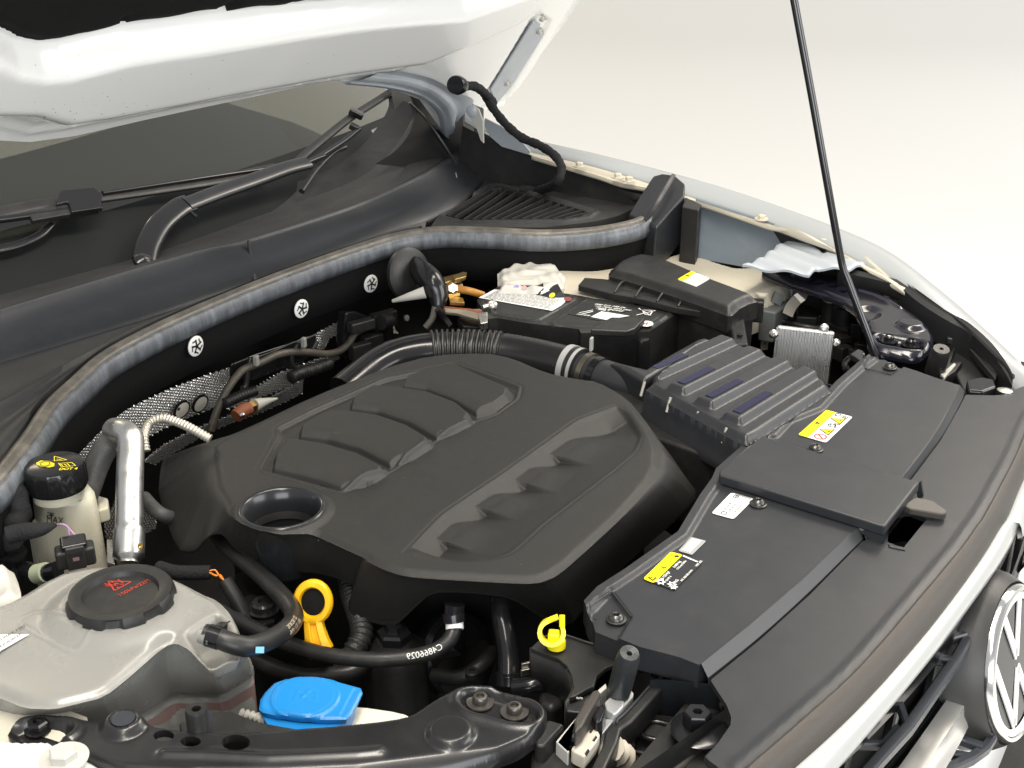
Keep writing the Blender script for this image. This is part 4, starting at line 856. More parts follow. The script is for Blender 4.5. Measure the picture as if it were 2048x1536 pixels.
# engine bay floor and walls (dark)
bay = g_prism([(.3, .1, .56), (2.16, .1, .56), (2.16, 1.62, .56), (.3, 1.62, .56)], .02)
mk('engine_bay_floor', *bay, M_dark, car, smooth=False)
mk('engine_bay_wall', [(.3, 1.60, .5), (2.16, 1.60, .5), (2.16, 1.60, .92), (.3, 1.60, .92)], [(0, 1, 2, 3)], M_dark, car, smooth=False)
mk('front_crossmember', *g_prism([(.7, .36, .90), (1.9, .36, .90), (1.9, .42, .90), (.7, .42, .90)], .3), M_dark, car, smooth=False)
mk('side_wall', [(.40, .1, .5), (.40, 1.7, .5), (.40, 1.7, .93), (.40, .1, .93)], [(0, 1, 2, 3)], M_dark, car, smooth=False)

# ---- coolant tank
ct_ = thing('coolant_tank', 'milky translucent coolant tank with a ribbed black screw cap', 'coolant tank', tuple(P('G', 700, 800, .85)))
cz = .955
prs = [((-400,760),(-420,760,.88)), ((-300,560),(-320,560,.88)), ((0,492),('o',-.01,.012,-.05)), ((350,292),('o',-.004,.012,-.05)), ((560,250),('o',0,.012,-.05)), ((690,245),('o',0,.012,-.05)), ((880,268),('o',.008,.01,-.05)), ((1090,352),('o',.01,.008,-.05)), ((1295,412),('o',.01,.006,-.05)),
 ((1372,445),('o',.012,.004,-.06)), ((1440,515),(1560,860,.872)), ((1475,600),(1580,885,.872)), ((1500,690),(1600,930,.870)), ((1530,775),(1596,975,.868)), ((1430,838),(1545,1010,.868)), ((1325,893),(1405,1092,.868)), ((1255,830),(1290,1090,.868)), ((1190,762),(1180,1085,.870)), ((1110,722),(1110,1083,.870)),
 ((1035,745),(1060,1100,.870)), ((840,900),(960,1180,.870)), ((650,1052),(760,1270,.872)), ((480,1098),(560,1300,.875)), ((340,1135),(330,1330,.88)), ((150,1130),(80,1330,.885)), ((0,1060),(-80,1300,.89)), ((-300,980),(-380,1200,.89))]
T5 = []; B5 = []
for t, b in prs:
    p = P('G', *t, cz); T5.append(p[:2]); B5.append(p+np.array(b[1:]) if b[0] == 'o' else P('G', *b))
T5 = chaik(T5); B5 = chaik(B5)
cc, cr_ = ell('W', 822, 560, 735, .975)
notch = L2('G', [(1160,690),(1375,545),(1450,600),(1540,790),(1420,840),(1325,890)], cz)
plab = L2('G', [(98,620),(240,540),(625,690),(480,820),(350,760)], cz)
def htank(p):
    d = np.linalg.norm(p-cc[:2], axis=1); h = cz+.008*sm(.085, .058, d)
    _, _, _, dt = near(p, T5); h += -.006*(1-sm(0, .016, dt))**2
    sn = sd(p, rnd(notch, .008)); h += -.030*sm(.002, -.012, sn)
    sp = sd(p, rnd(plab, .012)); h += .0014*np.exp(-(sp/.0018)**2)
    q = (p-P('G', 340, 1135, cz)[:2]); h += .0015*np.sin(p[:, 0]*40+p[:, 1]*22)
    return h
def tsk(b, s, t, o):
    T = T5[s]*(1-t[:, None])+T5[(s+1) % len(T5)]*t[:, None]; B = B5[s]*(1-t[:, None])+B5[(s+1) % len(B5)]*t[:, None]; out = []
    nr_ = B[:, :2]-T; nr_ /= np.linalg.norm(nr_, axis=1)[:, None]+1e-9
    for f, g, e in [(.1, .03, 0), (.3, .16, 0), (.6, .5, 0), (.9, .90, 0), (1, .96, .002), (1, 1.0, .006), (1, 1.06, .007), (1, 1.10, .002), (.98, 1.5, 0), (.94, 2.2, 0)]:
        q = np.empty_like(b); q[:, :2] = b[:, :2]+(B[:, :2]-b[:, :2])*f+nr_*e; q[:, 2] = b[:, 2]+(B[:, 2]-b[:, 2])*g; out.append(q)
    return out
relief('tank_body', T5, htank, .0025, M_tank, ct_, skirt=tsk, sharp=70)
# red coolant visible in the lower half of the tank
lowr = [np.array([*(B5[i][:2]*.985+np.mean(B5[:, :2], 0)*.015), .86]) for i in range(len(B5))]
V, F = g_prism(lowr, .09); V = [np.array(v) for v in V]; V = [v+np.array([(v[0]-.62)*.02, (v[1]-.9)*.02, 0]) for v in V]
mk('coolant', V, F, M_pink, ct_, smooth=False, fixn=True)
def capf(n, dpt, w_): 
    return lambda r, h, t: r-(dpt if (r > .045 and -.018 < h < -.002 and (math.cos(n*t+.5) > w_)) else 0)
cp = lathe('cap', [(cr_*.96, -.030), (cr_*1.0, -.026), (cr_, -.010), (cr_*.97, -.003), (cr_*.93, 0), (cr_*.78, .0005), (cr_*.70, -.001), (cr_*.665, -.006), (cr_*.62, -.0065), (0, -.0065)], cc, M_blk, ct_, n=96, fun=capf(8, .0038, .35), sharp=30)
for q in range(8):
    a = q*2*PI/8-.5/8; e = np.array([math.cos(a), math.sin(a), 0]); s_ = np.array([-math.sin(a), math.cos(a), 0])
# red warning print on the cap
Uc = (P('W', 1150, 455, .9685)-P('W', 800, 635, .9685)); Vc = P('W', 700, 420, .9685)-P('W', 745, 555, .9685)
Vc = np.cross(UPZ, Uc); ms = [text('150kPa/22PSI', .0078, P('W', 815, 640, .9688), Uc, Vc, None, None, squash=1.0)]
tri = [P('W', *q, .9688) for q in ((975, 430), (745, 555), (655, 425))]
for i in range(3): ms.append(g_line(tri[i], tri[(i+1) % 3], .0014, UPZ))
for a, b in (((600,460),(740,480)), ((620,490),(750,490)), ((690,430),(820,470)), ((790,400),(860,450)), ((740,440),(770,510)), ((800,470),(870,465)), ((720,470),(800,520))): ms.append(g_line(P('W', *a, .969), P('W', *b, .969), .0013, UPZ))
mk('lettering', *merge(*ms), M_decr, cp, smooth=False)
# white data label at the frame edge
mk('label', *g_prism([P('G', -120, 700, .958), P('G', -60, 690, .958), P('G', 185, 690, .958), P('G', 10, 790, .958), P('G', -120, 900, .958)], .0004), M_lab, ct_, smooth=False, fixn=True, label='white printed data label at the picture edge')
lq = [P('G', -60, 760, .9585), P('G', 60, 690, .9585), P('G', 185, 692, .9585), P('G', 0, 795, .9585)]
mk('lettering', *merge(*[text(s, .006, P('G', *o_, .9588), P('G', 150, 690, .9588)-P('G', 0, 780, .9588), P('G', 0, 690, .9588)-P('G', 60, 780, .9588), None, None) for s, o_ in (('G13 MAX MIN', (-40, 760)), ('COOLANT', (-20, 790)))]), M_decb, LOC and bpy.data.objects['label'], smooth=False)
pt = P('G', 1290, 700, .966); pdir = P('G', 1420, 745, .962)-pt; pdir /= np.linalg.norm(pdir)
lathe('hose_port', [(.0085, -.004), (.0085, .008), (0, .008)], pt, M_tank, ct_, axis=pdir, n=20)

# ---- hoses
h1 = [P('H', 30, 690, .966), P('H', 110, 712, .964), P('H', 200, 748, .960), P('H', 300, 768, .952), P('H', 420, 735, .940), P('H', 545, 660, .925), P('H', 595, 580, .912), P('H', 560, 500, .908), P('H', 470, 400, .900), P('H', 330, 270, .89), P('H', 200, 160, .885), P('H', 110, 60, .88), P('H', 60, -60, .87)]
r1 = rpx(63/3.16, h1[5])
th = thing('coolant_hose', 'black rubber hose curling from the coolant tank up behind the engine cover', 'hose', tuple(h1[5]))
tube('hose', h1, r1, M_rub, th, n=20)
cl = merge(g_tube([h1[0]*.7+h1[1]*.3, h1[1]*.8+h1[2]*.2], r1*1.09, n=20)); mk('hose_clamp', *cl, M_blkg, th, sharp=40)
bx_ = P('H', 150, 640, .945); mk('clamp_tab', *g_box(bx_, (.012, .012, .008), frame((0, .3, 1))), M_blkg, th, bevel=.001)
for s, (x, y), (x2, y2) in (('5NA 121 109', (400, 668), (560, 560)), ('VW AUDI', (430, 690), (590, 590))):
    pass
def on_tube(path, r, s, size, t0, side, m, par, flip=False):
    """print wrapped onto a hose: text laid on the tube side that faces the camera"""
    c, ss = resample(cr(path, 10), .002); T = np.gradient(c, axis=0); T /= np.linalg.norm(T, axis=1)[:, None]
    vs, fs = text(s, size, (0, 0, 0), (1, 0, 0), (0, 1, 0), None, None, off=0)
    out = []
    for v in vs:
        u = (t0+(-1 if flip else 1)*v[0]/.002); i = int(np.clip(u, 0, len(c)-2)); f = u-i; p = c[i]*(1-f)+c[i+1]*f; t = T[i]
        toc = CAM-p; toc -= t*(toc@t); toc /= np.linalg.norm(toc); w_ = np.cross(t, toc); a = side+(-1 if flip else 1)*v[1]/r
        out.append(p+(toc*math.cos(a)+w_*math.sin(a))*(r+.0004))
    return mk('lettering', out, fs, m, par, smooth=False)
on_tube(h1, r1, '5NA 121 109', .0065, 54, .25, mat('tan_print', (.42, .36, .27), .6), bpy.data.objects['hose'])
on_tube(h1, r1, 'SILIKON 02', .0065, 54, -.35, mat('tan_print', (.42, .36, .27), .6), bpy.data.objects['hose'])
c_ = P('H', 378, 790, .945); tc = CAM-c_; tc /= np.linalg.norm(tc)
mk('blue_mark', *g_box(c_+tc*.0135, (.0085, .0065, .0008), np.array([rt, np.cross(tc, rt), tc])), mat('blue_print', (.15, .4, .6), .5), bpy.data.objects['hose'], bevel=.0003)
h2 = [P('H', 150, 540, .865), P('H', 350, 660, .865), P('H', 560, 750, .866), P('H', 800, 820, .868), P('H', 1060, 850, .870), P('H', 1300, 838, .873), P('H', 1470, 800, .878), P('H', 1570, 735, .886), P('H', 1605, 660, .894), P('H', 1608, 600, .900)]
r2 = rpx(50/3.16, h2[5])
t2 = thing('coolant_hose', 'long black hose sweeping below the engine cover to a white banded connector', 'hose', tuple(h2[5])); ho2 = tube('hose', h2, r2, M_rub, t2, n=20)
on_tube(h2, r2, 'C4866029', .0095, 145, .25, M_dec, ho2, flip=True)
mk('white_band', *g_tube([P('H', 1610, 660, .8945), P('H', 1607, 600, .902)], r2*1.16, n=20), M_lab, t2, sharp=40)
mk('connector', *merge(g_tube([P('H', 1605, 610, .900), P('H', 1600, 560, .908)], r2*1.45, n=24), g_tube([P('H', 1605, 570, .903), P('H', 1610, 500, .915)], r2*1.32, n=24)), M_blkg, t2, sharp=40)
t3 = thing('vertical_pipe', 'thick black pipe dropping from under the engine cover beside the connector', 'pipe', tuple(P('H', 1930, 800, .85)))
tube('pipe', [P('H', 1900, 440, .90), P('H', 1900, 560, .89), P('H', 1930, 700, .875), P('H', 1950, 850, .855), P('H', 1950, 980, .84)], rpx(66/3.16, P('H', 1930, 800, .86)), M_blkg, t3, n=20)
mk('clamp', *g_tube([P('H', 1950, 930, .845), P('H', 1950, 1010, .833)], rpx(82/3.16, P('H', 1930, 800, .85)), n=24), M_blkg, t3, sharp=40)
mk('clip', *merge(g_box(P('I', 490, 890, .86), (.014, .003, .010), rz(-.6)), g_box(P('I', 475, 930, .855), (.010, .003, .008), rz(-.6))), M_zinc, t3, bevel=.0005)
t4 = thing('lower_hose', 'dark thin hose running low behind the blue cap', 'hose', tuple(P('H', 600, 900, .82)))
tube('hose', [P('H', 180, 760, .82), P('H', 350, 850, .82), P('H', 520, 920, .82), P('H', 700, 955, .825), P('H', 960, 930, .83), P('H', 1050, 860, .83)], .010, M_rub, t4, n=14)
def corr(r, pitch, amp): return lambda s, L: r+amp*math.sin(2*PI*s/pitch)
t5 = thing('corrugated_sleeve', 'black corrugated wiring sleeve behind the yellow dipstick', 'sleeve', tuple(P('H', 1000, 700, .84)))
tube('sleeve', [P('H', 930, 300, .87), P('H', 960, 450, .86), P('H', 1010, 600, .855), P('H', 1020, 700, .85), P('H', 970, 800, .84), P('H', 900, 930, .82)], .011, mat('braided_black', (.02, .02, .02), .4, bump=.8, bscale=500), t5, rfun=corr(.0125, .0065, .0012), step=.0015, n=16)
# filter housing
fh = thing('oil_filter_housing', 'black oil filter housing with a hexagonal cap below the engine cover', 'filter housing', tuple(P('H', 1230, 900, .78)))
fc = P('H', 1230, 740, .84); fr_ = rpx(205/3.16, fc)
lathe('housing', [(fr_, -.16), (fr_, -.02), (fr_*.93, -.008), (fr_*.6, 0), (fr_*.55, .004), (0, .004)], fc, M_blk, fh, n=40)
lathe('hex_cap', [(.0200, .002), (.0200, .014), (.017, .017), (.011, .017), (.010, .024), (0, .024)], fc, M_blkg, fh, n=6)

# ---- dipstick
ds = thing('dipstick', 'amber yellow oil dipstick handle with a black oval centre', 'dipstick', tuple(P('H', 750, 780, .86)))
dc = P('H', 716, 485, .905); ax = CAM-dc; ax /= np.linalg.norm(ax); ax = ax*.9+np.array([-.35, .1, -.05]); ax /= np.linalg.norm(ax); dr = rpx(128/3.16, dc)
up_d = upv-ax*(upv@ax); up_d /= np.linalg.norm(up_d)
V, F = g_lathe([(dr*.63, -.006), (dr*.9, -.007), (dr, -.002), (dr, .003), (dr*.9, .006), (dr*.68, .006), (dr*.60, .002), (dr*.60, -.004), (dr*.63, -.006)], dc, ax, 40, sy=1.12, ref=np.cross(up_d, ax)); mk('handle_ring', V, F[:-2], M_yel, ds, sharp=50)
V, F = g_lathe([(dr*.66, -.004), (dr*.66, .001), (dr*.4, .0025), (0, .003)], dc, ax, 32, sy=1.12, ref=np.cross(up_d, ax)); mk('centre_pad', V, F, M_felt, ds)
sd0 = dc-up_d*dr*1.02; sd1 = P('H', 750, 770, .862)
rgt = np.cross(up_d, ax)
mk('stem', *g_loft([[p+rgt*(w_)*a_+ax*b_ for a_, b_ in ((-1, -.006), (-1, .004), (-.35, .006), (-.3, .002), (.3, .002), (.35, .006), (1, .004), (1, -.006))] for p, w_ in ((sd0+up_d*.004, .010), (sd0*.7+sd1*.3, .0115), (sd0*.35+sd1*.65, .013), (sd1, .016))]), M_yel, ds, bevel=.001, fixn=True)
mk('seal_tip', *g_tube([sd1+up_d*.002, sd1-up_d*.012], .012, n=14), mat('orange_seal', (.5, .16, .03), .5), ds)
# ---- yellow clip on the latch plate
yc = thing('yellow_clip', 'lemon yellow plastic open clip standing on the latch plate', 'clip', tuple(P('T', 370, 200, .925)))
cc2 = P('T', 372, 185, .928); r_ = rpx(98/5.12, cc2)
lathe('foot', [(r_, -.004), (r_, .003), (r_*.9, .005), (r_*.55, .006), (r_*.5, .009), (0, .009)], cc2, M_lem, yc, n=28)
hc_ = P('T', 322, 70, .944); pth = [hc_+rt*.0120*math.cos(t)+upv*.0120*math.sin(t) for t in np.linspace(math.radians(105), math.radians(385), 16)]
mk('open_ring', *g_tube(pth, .001, step=.004, prof=[(7, 2.2), (-7, 2.2), (-7, -2.2), (7, -2.2)], upref=tuple(-ax)), M_lem, yc, sharp=30)
mk('neck', *g_box((cc2+hc_)/2+np.array([0, 0, -.002]), (.012, .012, .018), rz(.5)), M_lem, yc, bevel=.002)
mk('tip', *g_tube([pth[-1], pth[-1]+upv*.012], .003, n=10), M_lem, yc); mk('tip', *g_tube([pth[0], pth[0]+rt*.010+upv*.004], .003, n=10), M_lem, yc)

# ---- washer bottle
wbt = thing('washer_bottle', 'cream washer bottle neck with a sky blue flip cap', 'washer bottle', tuple(P('H', 700, 1150, .84)))
bz = .893
bo_ = L2('H', [(372,1158),(380,1095),(410,1050),(470,990),(540,965),(640,957),(760,962),(880,985),(1015,1022),(1027,1050),(1000,1110),(955,1190),(925,1220),(800,1222),(640,1216),(480,1195),(395,1175)], bz)
wc = P('H', 665, 1088, bz)[:2]; wr = rpx(215/3.16, P('H', 665, 1088, bz))
def hblue(p):
    d = np.linalg.norm(p-wc, axis=1); h = bz+.0022*sm(wr+.002, wr-.002, d)-.0009*np.exp(-((d-wr*.90)/.0012)**2); e = sd(p, bo_); h += -.002*(1-sm(0, .004, -e))**2
    a = P('H', 985, 1040, bz)[:2]; b = P('H', 905, 1195, bz)[:2]; _, _, _, dl = near(p, np.array([a, b]), False); h += -.0012*sm(.0035, .002, dl)
    # embossed spray emblem
    q = (p-wc)/wr; 
    for pts in ([(-.05,-.45),(.32,-.15),(.10,.35),(-.32,.12),(-.05,-.45)], [(-.2,0),(.25,.05)], [(-.1,-.2),(.0,.2)], [(.1,-.15),(-.15,.15)]):
        _, _, _, de = near(q, np.array(pts), False); h += .0007*np.exp(-(de/.035)**2)
    return h
relief('flip_cap', bo_, hblue, .0016, M_blue, wbt, skirt=lambda b, s, t, o: [np.column_stack([b[:, :2], b[:, 2]-.0025]), np.column_stack([wc+(b[:, :2]-wc)*.97, b[:, 2]-.006])], sharp=50)
cap_c = P('H', 690, 1165, bz-.012); lathe('cap_skirt', [(.042, -.02), (.046, -.006), (.046, .004), (0, .004)], cap_c, M_blue, wbt, n=40)
slab('bottle_shoulder', 'H', [(560,1180),(880,1130),(1050,1140),(1220,1165),(1330,1190),(1340,1300),(800,1400),(500,1380)], .868, .10, mat('bottle_cream', (.66, .62, .52), .4, sss=.2), wbt, bevel=.006)
mk('neck_thread', *g_tube([P('G', 1520, 1190, .872), P('G', 1620, 1215, .872), P('G', 1710, 1255, .872)], .004, rfun=corr(.0045, .006, .0012), step=.0012, n=12), M_whitem, wbt)

# ---- brake fluid reservoir
br = thing('brake_fluid_reservoir', 'yellowed brake fluid reservoir with a black cap marked DOT 4', 'reservoir', tuple(P('F', 500, 1000, .85)))
bcz = .985; bcc = P('R', 690, 480, bcz); brr = rpx(600/10.24, bcc)
lathe('cap', [(brr*.98, -.032), (brr*1.0, -.029), (brr*1.0, -.006), (brr*.96, -.001), (brr*.9, 0), (0, .0005)], bcc, M_blkg, br, n=120, fun=lambda r, h, t: r+(.0012 if (r > brr*.97 and -.03 < h < -.004 and abs(((t*14/(2*PI)) % 1)-.5) < .09) else 0), sharp=30)
capb = bpy.data.objects[[o.name for o in bpy.data.objects if o.name.startswith('cap')][-1]]
ob8 = [P('R', *q, bcz+.0012) for q in ((330,470),(420,420),(580,425),(705,480),(700,535),(600,560),(450,545),(350,510))]
mk('symbol', *g_poly(ob8, UPZ), M_decy, capb, smooth=False)
c0 = sum(ob8)/8; Ub = rt; Vb = np.cross(UPZ, rt)
mk('symbol', *merge(ring(c0, .0085, .001, Ub, Vb, .0006, a0=.5, a1=PI*.95), ring(c0, .0085, .001, Ub, Vb, .0006, a0=PI+.5, a1=PI*1.95), ring(c0, .006, .001, Ub, Vb, .0006)), M_decb, capb, smooth=False)
ms = []
def plR(pts, w_=.0009): 
    for a, b in zip(pts[:-1], pts[1:]): ms.append(g_line(P('R', *a, bcz+.0014), P('R', *b, bcz+.0014), w_, UPZ))
plR([(700,330),(960,405),(705,430),(700,330)]); plR([(740,390),(850,400)]); plR([(780,470),(850,545),(960,540),(1140,525),(1060,460),(950,465),(780,480)]); plR([(960,475),(1020,530)]); plR([(830,490),(880,530)]); plR([(900,490),(960,525)])
mk('symbol', *merge(*ms), M_decy, capb, smooth=False)
a = P('R', 795, 610, bcz+.0014); b_ = P('R', 1075, 600, bcz+.0014)
V, F = text('DOT 4', .0078, P('R', 790, 620, bcz+.0006), b_-a, np.cross(UPZ, b_-a), None, None, bold=True, squash=.95); mk('lettering', V, F, M_decy, capb, smooth=False)
bt = L3('F', [(150,600),(300,560),(640,690),(745,745),(795,800),(760,860),(545,905),(340,850),(230,760)], .928)
bt = rnd(np.array(bt), .007, 3); cen = bt.mean(0); 
def scl(r, s, z): return [np.array([cen[0]+(p[0]-cen[0])*s, cen[1]+(p[1]-cen[1])*s, z]) for p in r]
V, F = g_loft([scl(bt, .58, .956), scl(bt, .62, .950), scl(bt, .86, .942), scl(bt, .975, .935), scl(bt, 1.0, .925), scl(bt, 1.03, .87), scl(bt, 1.05, .78), scl(bt, 1.05, .70)])
mk('reservoir_body', V, F, M_btank, br, sharp=70, fixn=True)
lathe('filler_neck', [(brr*.86, -.045), (brr*.86, -.028), (0, -.028)], bcc, M_btank, br, n=40)
mk('lug', *g_prism(L3('F', [(780,770),(885,800),(890,880),(800,905)], .905), .02), M_btank, br, bevel=.003, fixn=True)
mk('moulding_mark', *merge(*[g_box(P('F', 470+i*36, 830-i*3+(i % 2)*8, .9365), (.004, .002, .001), rz(-.6)) for i in range(7)]), mat('brown_stain', (.3, .24, .12), .6), br, smooth=False)
# MAX mark on the front face
fa = P('F', 383, 915, .895); fpn = None
def onface(x, y):   # the face of the body between its left and middle corners
    A = np.array(P('F', 300, 830, .925)); B = np.array(P('F', 560, 905, .925)); e = B-A; n = np.cross(e, UPZ); n /= np.linalg.norm(n); 
    if n@(CAM-A) < 0: n = -n
    return PP('F', x, y, A+n*.0085, n), n
p0, nf = onface(378, 1000); p1, _ = onface(460, 1012); pu, _ = onface(380, 960)
V, F = text('MAX', .016, p0, p1-p0, pu-p0, None, None, squash=.85); mk('lettering', V, F, M_decb, br, smooth=False)
mk('level_mark', *merge(g_poly([onface(*q)[0] for q in ((386,918),(445,930),(445,935),(386,923))], nf), g_poly([onface(*q)[0] for q in ((393,945),(418,932),(445,953))], nf)), M_decb, br, smooth=False)
# connector in front of it with two violet wires
cn = thing('sensor_connector', 'black sensor plug with two violet wires in front of the yellowed reservoir', 'connector', tuple(P('F', 620, 1300, .86)))
fwd = CAM-P('F', 620, 1250, .93); fwd[2] = 0; fwd /= np.linalg.norm(fwd); sidev = np.cross(UPZ, fwd); Rf = np.array([sidev, fwd, UPZ])
cpo = P('F', 618, 1270, .925); k_ = rpx(1/4.096, cpo)
mk('housing', *g_box(cpo, (310*k_, .022, 150*k_*1.15), Rf), mat('plug_plastic', (.022, .021, .021), .45, bump=.2, bscale=500), cn, bevel=.004, bseg=3)
mk('latch', *g_box(cpo+fwd*.010+UPZ*.004, (150*k_, .012, 210*k_), Rf), mat('plug_plastic', (0, 0, 0)), cn, bevel=.002)
mk('collar', *g_box(cpo+UPZ*115*k_*1.1, (205*k_, .026, 40*k_), Rf), M_blkg, cn, bevel=.003, bseg=3)
mk('window', *g_box(cpo+fwd*.0165+UPZ*.004, (50*k_, .001, 30*k_), Rf), mat('socket_red', (.2, .12, .12), .5), cn, bevel=0)
mk('window', *g_box(cpo+fwd*.0165+UPZ*80*k_, (110*k_, .001, 30*k_), Rf), M_dark, cn, bevel=0)
wr0 = P('F', 455, 1022, .952)
for e in ((570, 1130), (632, 1132)):
    tube('wire', [wr0, P('F', 520, 1020, .955), P('F', 560, 1050, .95), P('F', e[0], e[1], .940), P('F', e[0], e[1]+30, .93)], .0014, M_purple, cn, n=8, step=.004)
tube('taped_sleeve', [P('F', 60, 1110, .95), P('F', 150, 1085, .952), P('F', 330, 1060, .955), P('F', 455, 1022, .953)], .008, M_tape, cn, rfun=lambda s, L: .0105*(1-.75*(s/L)**3), n=12, step=.005)
# taped harness bundle at the frame edge
hb_ = thing('taped_harness', 'fat bundle of wires wrapped in black cloth tape at the left edge', 'wiring harness', tuple(P('V', 150, 500, .9)))
pth = [P('V', -150, -60, .975), P('V', 60, 60, .968), P('V', 200, 250, .955), P('V', 240, 420, .94), P('V', 150, 600, .925), P('V', 130, 800, .90), P('V', 200, 1000, .87), P('V', 330, 1200, .84)]
def wr(s, L): return rpx(1/6.4, pth[2])*(205-90*s/L)+.0022*math.sin(s*190)+.0015*math.sin(s*71)+.001*math.sin(s*430)
V, F = g_tube(pth, .02, rfun=wr, n=26, step=.003); V = [np.array(v)+np.array([math.sin(v[2]*230+v[0]*150)*.0016, math.cos(v[0]*210+v[1]*160)*.0016, math.sin(v[1]*260)*.0012]) for v in V]
mk('wrap', V, F, M_tape, hb_, sharp=60)
mk('tail', *g_tube([P('V', 330, 1150, .86), P('V', 470, 1215, .865), P('V', 640, 1180, .875), P('V', 740, 1150, .88)], .011, n=14), M_blkg, hb_); mk('green_band', *g_tube([P('V', 470, 1205, .868), P('V', 590, 1180, .875)], .0122, n=14), mat('pale_green', (.45, .50, .35), .5), hb_)
# crumpled cream inner wing piece at frame edge
cw = L2('V', [(-200,1120),(0,1080),(90,1048),(160,1090),(210,1190),(245,1330),(255,1420),(100,1536),(-200,1600)], .955)
tag(relief('inner_wing', cw, lambda p: .955+.003*np.sin(p[:, 0]*90)+.003*np.sin(p[:, 1]*120)-.014*sm(.012, 0, -sd(p, cw)), .003, M_whitem, None, skirt=down(.06)), 'cream painted inner wing pressing at the left edge beside the coolant tank', 'inner wing')

# ---- aluminium refrigerant pipe with rubber hose
ap = thing('refrigerant_pipe', 'thick bright aluminium pipe bent over beside the brake fluid reservoir', 'pipe', tuple(P('F', 1060, 900, .9)))
pr_ = rpx(113/4.096, P('F', 1060, 800, .97))
def al(s, L):
    f = s/L
    if f > .97: return pr_*.80
    if f > .80: return pr_*1.13
    return pr_
tube('pipe', [P('F', 940, 250, .995), P('F', 1000, 262, 1.003), P('F', 1060, 300, 1.003), P('F', 1072, 380, .995), P('F', 1065, 600, .975), P('F', 1060, 900, .947), P('F', 1058, 1100, .928), P('F', 1055, 1250, .912), P('F', 1050, 1340, .903)], pr_, M_alu, ap, rfun=al, n=32, step=.004)
for yy in (400, 940, 1098): mk('swage_line', *g_tube([P('F', 1062, yy, .99-.08*(yy-400)/700), P('F', 1062, yy+6, .989-.08*(yy-400)/700)], pr_*1.012, n=32), M_cast, ap, sharp=40)
tube('rubber_section', [P('F', 1000, 300, .992), P('F', 930, 330, .985), P('F', 850, 420, .972), P('F', 790, 540, .955), P('F', 740, 680, .935), P('F', 700, 790, .92)], pr_*.95, M_orubs, ap, n=24)
lathe('port', [(.0035, 0), (.0035, .003), (.002, .003), (0, .001)], P('F', 1158, 1195, .93), M_brass, ap, axis=ax, n=12)
slab('bracket', 'F', [(875,1140),(920,1140),(940,1340),(875,1330)], .905, .01, M_zinc, ap, bevel=.001)
t6 = thing('braided_line', 'thin silvery corrugated line arching beside the aluminium pipe', 'line', tuple(P('F', 1330, 160, .95)))
tube('sleeve', [P('F', 1195, 420, .955), P('F', 1180, 300, .970), P('F', 1225, 190, .980), P('F', 1330, 150, .985), P('F', 1450, 180, .982), P('F', 1580, 240, .976), P('F', 1720, 320, .965)], .006, mat('silver_braid', (.50, .47, .40), .35, metal=.6, bump=.4, bscale=600), t6, rfun=corr(rpx(36/4.096, P('F', 1330, 160, .98)), .0045, .0007), step=.0009, n=14)
tube('grey_hose', [P('F', 1180, 800, .90), P('F', 1250, 880, .90), P('F', 1330, 940, .90), P('F', 1450, 980, .88)], .009, M_orubs, t6, n=12)
# small wiring branch with orange wires
t7 = thing('wiring_branch', 'black taped wiring branch with a short twist of orange wires by the tank', 'wiring', tuple(P('G', 1200, 320, .9)))
tube('sleeve', [P('G', 1000, 270, .90), P('G', 1120, 300, .90), P('G', 1330, 300, .90)], .0085, M_tape, t7, n=10)
tube('wire', [P('G', 1325, 290, .905), P('G', 1360, 285, .905), P('G', 1385, 320, .90), P('G', 1410, 345, .90)], .0011, M_orange, t7, n=6, step=.003)
tube('wire', [P('G', 1325, 300, .905), P('G', 1365, 320, .905), P('G', 1390, 315, .90), P('G', 1415, 350, .90)], .0011, M_orange, t7, n=6, step=.003)
tube('plug', [P('G', 1420, 350, .90), P('G', 1500, 480, .88), P('G', 1560, 600, .86)], .009, M_blk, t7, n=8)
# engine ear with a bolt next to the hose
ee = thing('engine_mount_ear', 'black cast ear with a round bolt between the two coolant hoses', 'bracket', tuple(P('G', 1670, 540, .85)))
slab('ear', 'G', [(1530,450),(1600,430),(1720,470),(1740,600),(1640,640),(1560,600)], .865, .02, M_blkg, ee, bevel=.003)
bolt('bolt', P('G', 1668, 535, .868), .014, .012, M_steel, ee, n=20, washer=.018)

# ---- headlamp carrier bracket (near)
hz = .935
nb = thing('headlamp_bracket', 'near curved satin black steel headlamp bracket with two screws and round holes', 'bracket', tuple(P('H', 500, 1350, hz)))
def mix2(l, z): return np.array([P(k, x, y, z)[:2] for k, x, y in l])
ol = [('G',35,1320),('G',60,1255),('G',140,1205),('G',260,1190),('G',400,1203),('G',540,1212),('G',640,1225),('G',700,1180),('G',800,1172),('G',880,1195),('G',940,1245),('G',1060,1270),('G',1250,1288),('G',1500,1297),('H',560,1272),('H',880,1248),('H',1150,1222),('H',1330,1190),('H',1440,1110),('H',1560,1040),('H',1700,1005),('H',1850,1012),('I',310,1040),('I',540,1095),('I',610,1150),('I',617,1230),('I',560,1310),('I',450,1380),('I',300,1440),('I',50,1500),('H',1300,1560),('H',700,1620),('H',0,1650),('G',900,1640),('G',620,1490),('G',400,1375),('G',330,1340),('G',150,1345)]
npoly = rnd(mix2(ol, hz), .012, 3)
def ovl(k, cx, cy, rx, ry, z, n=22):
    pts = [P(k, cx+rx*math.cos(t), cy+ry*math.sin(t), z)[:2] for t in np.linspace(0, 2*PI, n, endpoint=False)]; return np.array(pts)
holes = [ovl('G', 1035, 1332, 66, 36, hz), ovl('G', 1205, 1368, 66, 32, hz), ovl('G', 1490, 1375, 92, 50, hz)]
